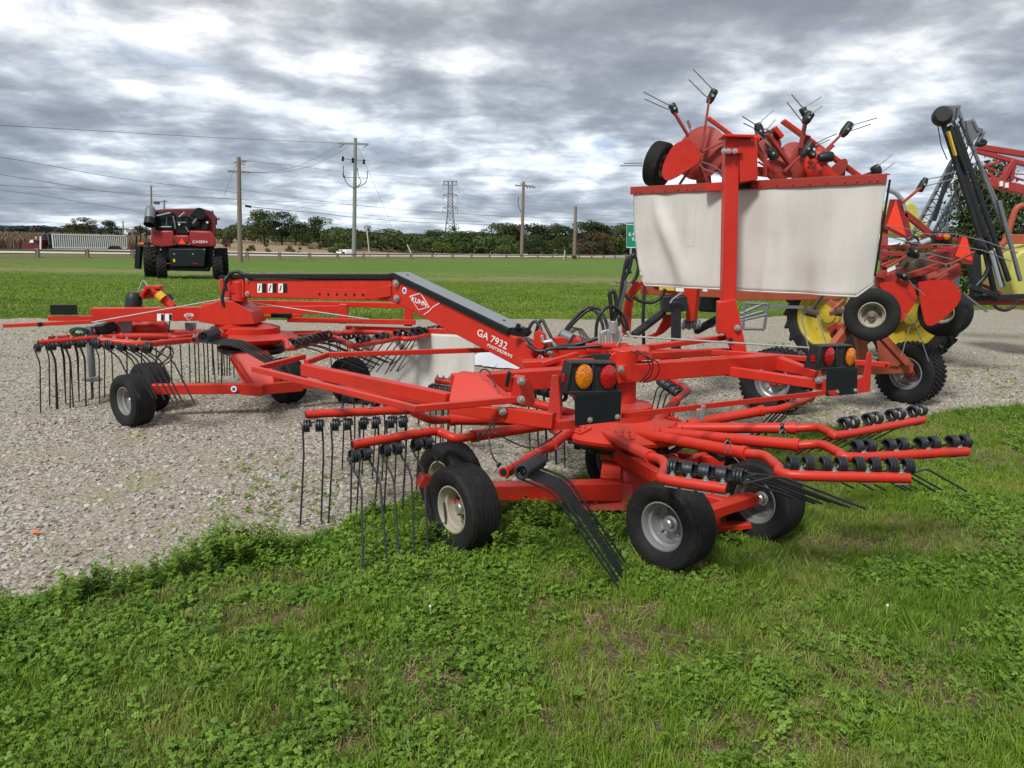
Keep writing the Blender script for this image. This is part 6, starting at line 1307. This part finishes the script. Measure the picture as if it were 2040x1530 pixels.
ingrass = lambda x, y: (gmask(x, y) < .0) * 1.0
tg = [tmpl('t', *mk_grass(s, 14, .045 + .012 * (s % 3), .012), M['grass']) for s in range(6)]
x, y = field(150000, 1.25, 9, lambda x, y: ingrass(x, y) * np.clip(1.1 - cl_amt(x, y) * .72, .1, 1) * (1 - bare(x, y) * .85), .9)
emit('lawn_grass', 'short green grass of the verge in the foreground', x, y, .65, 1.25, 6, tg, .22)
tl = [tmpl('t', *mk_grass(s + 40, 12, .11, .014, .0022, .8), M['grass']) for s in range(4)]
x, y = field(7000, 1.3, 8.5, lambda x, y: ingrass(x, y) * (1 - bare(x, y)) * (npnoise(x, y, 1.1, 31) > .52) * .6 * (x > -1.2))
emit('tall_grass', 'longer grass tufts standing out of the verge', x, y, .6, 1.2, 4, tl, .3)
tc_ = [tmpl('t', *mk_clover(s + 60, 19, .026 + .012 * (s % 3), .025, .0034 + .0009 * (s % 3)), M['clover']) for s in range(6)]
x, y = field(110000, 1.25, 8.5, lambda x, y: ingrass(x, y) * cl_amt(x, y) * (1 - bare(x, y) * .9), .9)
emit('clover_patch', 'dense dark green clover covering the verge', x, y, .6, 1.3, 6, tc_, .18)
tw_ = [tmpl('t', *mk_weed(s + 80, 6, .055 + .015 * (s % 3), .022, .9), M['weed']) for s in range(5)]
def weedamt(x, y):
    m_ = gmask(x, y); edge = np.clip(1 - np.abs(m_ + .25) / .45, 0, 1); return ingrass(x, y) * np.clip(edge * .9 * (x < .5) + .22 * (x < -.3) + .05 + .5 * (npnoise(x, y, 1.5, 41) > .62) * (x < 1), 0, 1)
x, y = field(14000, 1.3, 7, lambda x, y: weedamt(x, y) * (1 - bare(x, y)))
emit('broad_weeds', 'broad leaved weeds scattered through the clover', x, y, .5, 1.15, 5, tw_, .2)
tt_ = [tmpl('t', *mk_tall(s + 90, .16), M['weed']) for s in range(4)]
def tallamt(x, y): m_ = gmask(x, y); return ingrass(x, y) * np.clip(1 - np.abs(m_ + .16) / .22, 0, 1) * np.clip((-1.0 - x) * 2.5, .06, 1) * (npnoise(x, y, 2.2, 51) > .42)
x, y = field(7000, 1.6, 6.5, tallamt); x = np.append(x, rng.normal(-1.42, .09, 60)); y = np.append(y, rng.normal(3.72, .08, 60))
x = np.append(x, rng.normal(-.12, .16, 60)); y = np.append(y, rng.normal(3.93, .05, 60)); x = np.append(x, rng.normal(.45, .35, 60)); y = np.append(y, rng.normal(4.15, .12, 60))
emit('edge_weeds', 'taller leafy weeds along the gravel edge and round the wheels', x, y, .45, 1.15, 4, tt_, .2)
ts_ = [tmpl('t', *mk_grass(s + 120, 9, .05, .022, .0013, 1.6), M['straw']) for s in range(4)]
x, y = field(60000, 1.3, 9.5, lambda x, y: ingrass(x, y) * np.clip(bare(x, y) * .9 + .10 + .25 * (npnoise(x, y, 3.1, 27) > .58), 0, 1))
emit('dead_grass', 'straw coloured dead grass in the bare spots', x, y, .5, 1.1, 4, ts_, .8, (.25, .7))
# sprigs in the gravel and the tufted border of the far lawn
x, y = field(26000, 3.2, 13, lambda x, y: (gmask(x, y) > 0) * np.clip((npnoise(x, y, .8, 61) - .56) * 7, 0, 1) * .30 + (np.abs(gmask(x, y)) < .12) * .35)
emit('gravel_sprigs', 'thin green sprigs growing through the gravel', x, y, .25, .6, 6, [tmpl('t', *mk_clover(s + 160, 9, .03, .03), M['grass']) for s in range(6)], .2)
n = 16000; x = rng.uniform(-15, 18, n); yb_ = np.interp(x, FX, FY); y = yb_ + np.abs(rng.normal(0, .9, n)) - .1; k = gmask(x, y) < .02; x, y = x[k], y[k]
emit('border_grass', 'mown grass along the far edge of the gravel', x, y, .6, 1.2, 4, [tmpl('t', *mk_grass(s + 180, 10, .05, .03, .004), M['meadow']) for s in range(4)], .3)
n = 150000; y = 15 + 43 * rng.uniform(0, 1, n) ** .9; x = rng.uniform(-1, 1, n) * y * .88; k = (gmask(x, y) < -.1) & (rng.uniform(0, 1, n) < np.clip(1.35 - (y - 15) / 40 - .75 * np.clip(1 - np.abs(y - 50 - 3 * np.sin(x * .15)) / 6, 0, 1) + (npnoise(x, y * 2, .25, 77) - .5), 0, 1)); x, y = x[k], y[k]
emit('meadow_grass', 'mown lawn stretching from the gravel to the highway', x, y, 1.1, 3.2, 4, [tmpl('t', *mk_grass(s + 200, 12, .035, .035, .004), M['meadow']) for s in range(4)], .3, (.4, .8))
# loose stones
m, nt, b = newmat('crushed_stone'); oi = nd(nt, 'ShaderNodeObjectInfo'); r_ = ramp(nt, oi.outputs['Random'], [(0, (.22, .185, .14)), (.3, (.40, .36, .29)), (.6, (.51, .47, .40)), (.8, (.35, .345, .335)), (.95, (.56, .54, .50)), (1, (.12, .115, .11))]); nt.links.new(mixc(nt, .3, r_.outputs[0], texnoise(nt, 60, 4, .7).outputs[0], 'MULTIPLY'), b.inputs['Base Color']); b.inputs['Roughness'].default_value = .9
tst = [tmpl('t', *mk_stone(s), m) for s in range(6)]
for t in tst:
    for p_ in t.data.polygons: p_.use_smooth = False
x, y = field(170000, 3.0, 12.5, lambda x, y: (gmask(x, y) > -.04) * (npnoise(x, y, .9, 71) * 1.5 - .15) * np.clip(1.4 - y / 13, .25, 1), .8)
n = len(x); s = .004 + .016 * rng.uniform(0, 1, n) ** 3; z = gground(x, y) + s * .15
scatter('loose_gravel', 'loose crushed stones lying on the gravel lot', 'gravel', np.stack([x, y, z], -1), np.stack([rng.normal(0, .4, n), rng.normal(0, .4, n), rng.uniform(0, 6.28, n)], -1), np.stack([s, s, s * .8], -1), rng.integers(0, 6, n), tst)
# litter: an orange scrap and two dead leaves on the gravel
lp = on(70, 1062, .01); mb = MB().add([lp + V(a, b_, c_) for a, b_, c_ in ((-.035, 0, .0), (-.01, .015, .012), (.02, .005, .006), (.035, .018, .0), (.02, -.012, .004), (-.015, -.012, .010))], [(0, 5, 1), (1, 5, 2), (2, 5, 4), (2, 4, 3)])
o = mb.build('litter_scrap', M['orange']); tag(o, 'crumpled orange scrap on the gravel at the left', 'litter')
for (px_, py_), l in (((222, 1099), 'brown dead leaf on the gravel left of the tallest weed'), ((495, 1160), 'curled tan leaf in the weeds beneath the gravel edge')):
    lp = on(px_, py_, .015); o = MB().add([lp + V(a, b_, c_) for a, b_, c_ in ((-.022, 0, .012), (-.005, .014, .0), (.022, .004, .012), (.002, -.014, .002), (0, 0, -.004))], [(0, 4, 1), (1, 4, 2), (2, 4, 3), (3, 4, 0)]).build('dead_leaf', M['wood']); tag(o, l, 'leaf')
FL = paint('clover_flower', (.75, .72, .62), amt=.1, rough=.8)
for (px_, py_), l in (((857, 1208), 'single white clover flower in the middle of the foreground'), ((1768, 1206), 'single white clover flower towards the right of the foreground')):
    lp = on(px_, py_, .07); o = MB().lathe(lp, V(0, 0, 1), [(0, -.006), (.005, -.003), (.006, .001), (.004, .005), (0, .006)], 9).cyl(lp - V(0, 0, .07), lp - V(0, 0, .005), .001, 5).build('clover_flower', FL); tag(o, l, 'flower')

# ------------------------------------------------------------------ trees
def crown(seed, h, wd, n, leaf, lobes=9, base=.18, airy=0.0):
    r = np.random.default_rng(seed); C = []
    for k in range(lobes):
        a = r.uniform(0, 6.28); t = r.uniform(0, 1); rad = wd * .5 * (1 - abs(t - .4) * .9) * r.uniform(.25, .75); C.append((math.cos(a) * rad, math.sin(a) * rad, h * (base + .12 + (.78 - base) * t), wd * r.uniform(.16, .30), h * r.uniform(.09, .17)))
    vs = []; fs = []
    for _ in range(n):
        c = C[r.integers(0, lobes)]; d = r.normal(0, 1, 3); d /= np.linalg.norm(d); q = r.uniform(.55, 1.08) if airy < .5 else r.uniform(.2, 1.15); p = np.array([c[0] + d[0] * c[3] * q, c[1] + d[1] * c[3] * q, c[2] + d[2] * c[4] * q])
        a = r.normal(0, 1, 3); a /= np.linalg.norm(a); b_ = np.cross(a, r.normal(0, 1, 3)); b_ /= np.linalg.norm(b_); s_ = leaf * r.uniform(.5, 1.3); i0 = len(vs)
        vs += [tuple(p + a * s_), tuple(p + b_ * s_ * .6), tuple(p - a * s_), tuple(p - b_ * s_ * .6)]; fs.append((i0, i0 + 1, i0 + 2, i0 + 3))
    return vs, fs, C
def trunk_mb(C, h, r0, seed):
    r = random.Random(seed); mb = MB(); mb.tube([V(0, 0, -.5), V(r.uniform(-.1, .1) * h * .2, 0, h * .3), V(0, 0, h * .7)], [r0, r0 * .75, r0 * .3], 8)
    for c in C[:7]: mb.tube([V(0, 0, h * .22), V(c[0] * .5, c[1] * .5, (h * .25 + c[2]) * .5), V(c[0], c[1], c[2])], [r0 * .5, r0 * .3, r0 * .1], 6)
    return mb
PROTO = {}
def mktree(key, seed, h, wd, n, leaf, mat, lobes=9, base=.18, airy=0):
    vs, fs, C = crown(seed, h, wd, n, leaf, lobes, base, airy); me = bpy.data.meshes.new('crown'); me.from_pydata(vs, [], fs); me.materials.append(mat)
    tb = trunk_mb(C, h, h * .022, seed); tm = bpy.data.meshes.new('trunk'); tm.from_pydata([v for v in tb.v], [], tb.f); tm.materials.append(M['bark']); tm.shade_smooth(); PROTO[key] = (me, tm, h, wd)
def plant(key, x0, x1, ytop, ybase, Y, name, label, cat='tree', group=None, mat=None):
    me, tm, h, wd = PROTO[key]; a = at((x0 + x1) / 2, ybase, Y); z0_ = a.z; top = at((x0 + x1) / 2, ytop, Y).z; W_ = (x1 - x0) / F * Y; H_ = top - z0_
    gz_ = float(gz(a.x, Y)); H_ = top - gz_
    o = thing(name, label, cat, loc=(a.x, Y, gz_), group=group); o.scale = (W_ / wd, W_ / wd, H_ / h); o.rotation_euler.z = random.uniform(0, 6.28)
    for nm, dd in (('crown', me), ('trunk', tm)): c = bpy.data.objects.new(nm, dd); COL.objects.link(c); c.parent = o
    return o
mktree('a', 1, 10, 7, 3600, .20, M['tree'], 12, .2); mktree('b', 2, 10, 8, 3600, .21, M['tree'], 10, .15); mktree('c', 3, 9, 6, 2600, .19, M['tree'], 8, .28, 1); mktree('y', 4, 6, 7, 2200, .20, M['treey'], 9, .05)
mktree('br', 5, 6, 7, 2200, .20, M['treeb'], 9, .02, 1); mktree('far', 6, 8, 9, 900, .5, M['treed'], 8, .05); mktree('sh', 7, 4, 6, 1500, .17, M['tree'], 7, .0); mktree('ever', 8, 7, 5.5, 16000, .12, M['tree'], 40, .02)
GW = 'trees in the row behind the highway'; LW = 'dark green tree in the dense row behind the highway'
plant('a', 490, 565, 416, 488, 185, 'broadleaf_tree', 'tall dark tree at the left end of the clump right of the brown pole', group=GW)
plant('b', 528, 596, 420, 488, 190, 'broadleaf_tree', 'tall open crowned tree in the middle of the clump right of the brown pole', group=GW)
plant('c', 560, 618, 428, 488, 188, 'broadleaf_tree', 'slender tree at the right side of the clump right of the brown pole', group=GW)
plant('a', 608, 666, 430, 490, 185, 'broadleaf_tree', 'round topped tree standing left of the tallest pole', group=GW)
plant('sh', 585, 625, 455, 490, 186, 'broadleaf_tree', 'low dark tree filling the dip left of the tallest pole', group=GW)
plant('c', 718, 755, 450, 495, 180, 'broadleaf_tree', 'light green tree just right of the tallest pole', group=GW)
plant('b', 740, 800, 454, 497, 185, 'broadleaf_tree', 'spreading dark tree between the tallest pole and the pylon', group=GW)
rr = random.Random(9)
prof = [(655, 462), (700, 462), (780, 458), (830, 462), (870, 458), (905, 452), (935, 455), (965, 460), (990, 444), (1010, 440), (1035, 446), (1060, 440), (1085, 444), (1110, 446), (1135, 455), (1160, 442), (1175, 440), (1200, 446), (1225, 448), (1245, 444), (1268, 438), (1290, 440), (1360, 446), (1440, 440), (1530, 450), (1620, 444), (1700, 448), (2120, 446), (2220, 440), (680, 465), (810, 464), (1020, 452), (1120, 452)]
for k, (x, yt) in enumerate(prof): wv = rr.uniform(52, 82); plant(rr.choice('abc'), x - wv / 2, x + wv / 2, yt + rr.uniform(-3, 4), 500, rr.uniform(185, 215), 'broadleaf_tree', LW, group=GW)
for k, (x, yt, w_, key) in enumerate(((640, 474, 60, 'sh'), (700, 480, 60, 'sh'), (690, 488, 50, 'sh'), (760, 480, 70, 'b'), (800, 482, 50, 'br'), (840, 478, 60, 'sh'), (880, 483, 60, 'y'), (925, 472, 70, 'sh'), (960, 480, 60, 'sh'), (985, 478, 50, 'y'), (1010, 470, 60, 'sh'), (1060, 466, 60, 'b'), (1090, 478, 50, 'y'), (1120, 470, 60, 'b'), (1150, 468, 60, 'br'), (1180, 455, 70, 'br'), (1205, 462, 50, 'br'), (1230, 472, 55, 'y'), (1255, 476, 50, 'sh'), (1045, 490, 50, 'sh'), (900, 492, 40, 'y'))):
    plant(key, x - w_ / 2, x + w_ / 2, yt, 508, 165 + (k % 5) * 3, 'roadside_shrub', {'sh': 'dark green shrub in the hedge behind the highway', 'b': 'dark green shrub in the hedge behind the highway', 'y': 'yellow green shrub in the hedge behind the highway', 'br': 'reddish brown shrub in the hedge behind the highway'}[key], 'shrub', 'shrubs in the hedge behind the highway')
plant('sh', 523, 543, 484, 499, 118, 'roadside_shrub', 'small dark bush on the tan field right of the brown pole', 'shrub'); plant('y', 490, 510, 488, 499, 118, 'roadside_shrub', 'low olive bush beside the brown pole', 'shrub')
plant('y', 568, 590, 489, 501, 120, 'roadside_shrub', 'yellow green bush alone on the tan field', 'shrub'); plant('sh', 592, 607, 492, 501, 120, 'roadside_shrub', 'small round bush right of the yellow green one', 'shrub'); plant('y', 648, 702, 484, 503, 116, 'roadside_shrub', 'wide bush behind the white car', 'shrub')
plant('br', 440, 476, 464, 496, 150, 'roadside_shrub', 'brown scrub between the combine and the brown pole', 'shrub'); plant('y', 1136, 1154, 509, 518, 124, 'roadside_shrub', 'low green weeds at the foot of the bare topped pole', 'shrub')
for x0, x1, yt, key, l in ((132, 165, 436, 'c', 'thin tree at the left of the clump above the semi trailer'), (150, 200, 432, 'b', 'largest tree of the clump above the semi trailer'), (198, 240, 438, 'a', 'round tree at the right of the clump above the semi trailer'), (262, 302, 449, 'a', 'tree standing right beside the combine spout')): plant(key, x0, x1, yt, 478, 190, 'broadleaf_tree', l, group='trees by the house')
plant('sh', 115, 160, 456, 478, 185, 'broadleaf_tree', 'low tree at the foot of the clump above the semi trailer', group='trees by the house'); plant('sh', 228, 262, 462, 494, 140, 'roadside_shrub', 'dark hedge bush in front of the house', 'shrub'); plant('sh', 180, 230, 452, 478, 195, 'broadleaf_tree', 'dark low crown between the trees above the trailer', group='trees by the house')
# undergrowth that closes the foot of the row
nn = 52000; px_ = rng.uniform(420, 2300, nn); Y_ = np.where(px_ < 640, rng.uniform(196, 235, nn), rng.uniform(168, 205, nn)); h_ = (2.0 + 3.2 * npnoise(px_ * .03, Y_ * .02, 1.2, 3)) * rng.uniform(.05, 1, nn) ** .7
x_ = (px_ - 1020) / F * Y_; z_ = gz(x_, Y_) + h_; ctr = np.stack([x_, Y_, z_], -1); a_ = rng.normal(0, 1, (nn, 3)); a_ /= np.linalg.norm(a_, axis=1)[:, None]; b_ = np.cross(a_, rng.normal(0, 1, (nn, 3))); b_ /= np.linalg.norm(b_, axis=1)[:, None]; s_ = rng.uniform(.2, .5, (nn, 1))
vv = np.stack([ctr + a_ * s_, ctr + b_ * s_ * .7, ctr - a_ * s_, ctr - b_ * s_ * .7], 1).reshape(-1, 3); me = bpy.data.meshes.new('undergrowth'); me.from_pydata(vv.tolist(), [], np.arange(nn * 4).reshape(-1, 4).tolist()); me.materials.append(M['tree']); o = bpy.data.objects.new('undergrowth', me); COL.objects.link(o); o['kind'] = 'stuff'; tag(o, 'tangled dark undergrowth at the foot of the tree row', 'undergrowth')
# far wood on the horizon, too distant to tell tree from tree
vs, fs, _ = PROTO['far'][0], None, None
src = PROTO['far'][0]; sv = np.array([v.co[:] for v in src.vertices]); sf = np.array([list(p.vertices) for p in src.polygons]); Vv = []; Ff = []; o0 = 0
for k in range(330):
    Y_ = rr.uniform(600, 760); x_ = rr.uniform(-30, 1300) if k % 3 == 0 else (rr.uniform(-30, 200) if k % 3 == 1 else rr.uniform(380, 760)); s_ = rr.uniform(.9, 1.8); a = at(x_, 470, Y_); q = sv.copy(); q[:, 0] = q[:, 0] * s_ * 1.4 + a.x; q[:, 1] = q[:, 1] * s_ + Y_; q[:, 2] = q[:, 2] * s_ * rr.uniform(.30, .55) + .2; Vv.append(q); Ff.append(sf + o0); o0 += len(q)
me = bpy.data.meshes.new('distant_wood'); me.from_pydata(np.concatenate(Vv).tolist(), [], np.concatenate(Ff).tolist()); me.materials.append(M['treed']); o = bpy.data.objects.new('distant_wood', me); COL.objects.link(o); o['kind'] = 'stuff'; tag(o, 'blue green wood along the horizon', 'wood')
# the leafy evergreen behind the sprayer
e = plant('ever', 1868, 2040, 325, 560, 26, 'evergreen_tree', 'dark leafy evergreen behind the sprayer boom at the right edge'); e2 = plant('ever', 2000, 2110, 425, 560, 30, 'evergreen_tree', 'lower evergreen cut off by the right edge behind the orange beam')
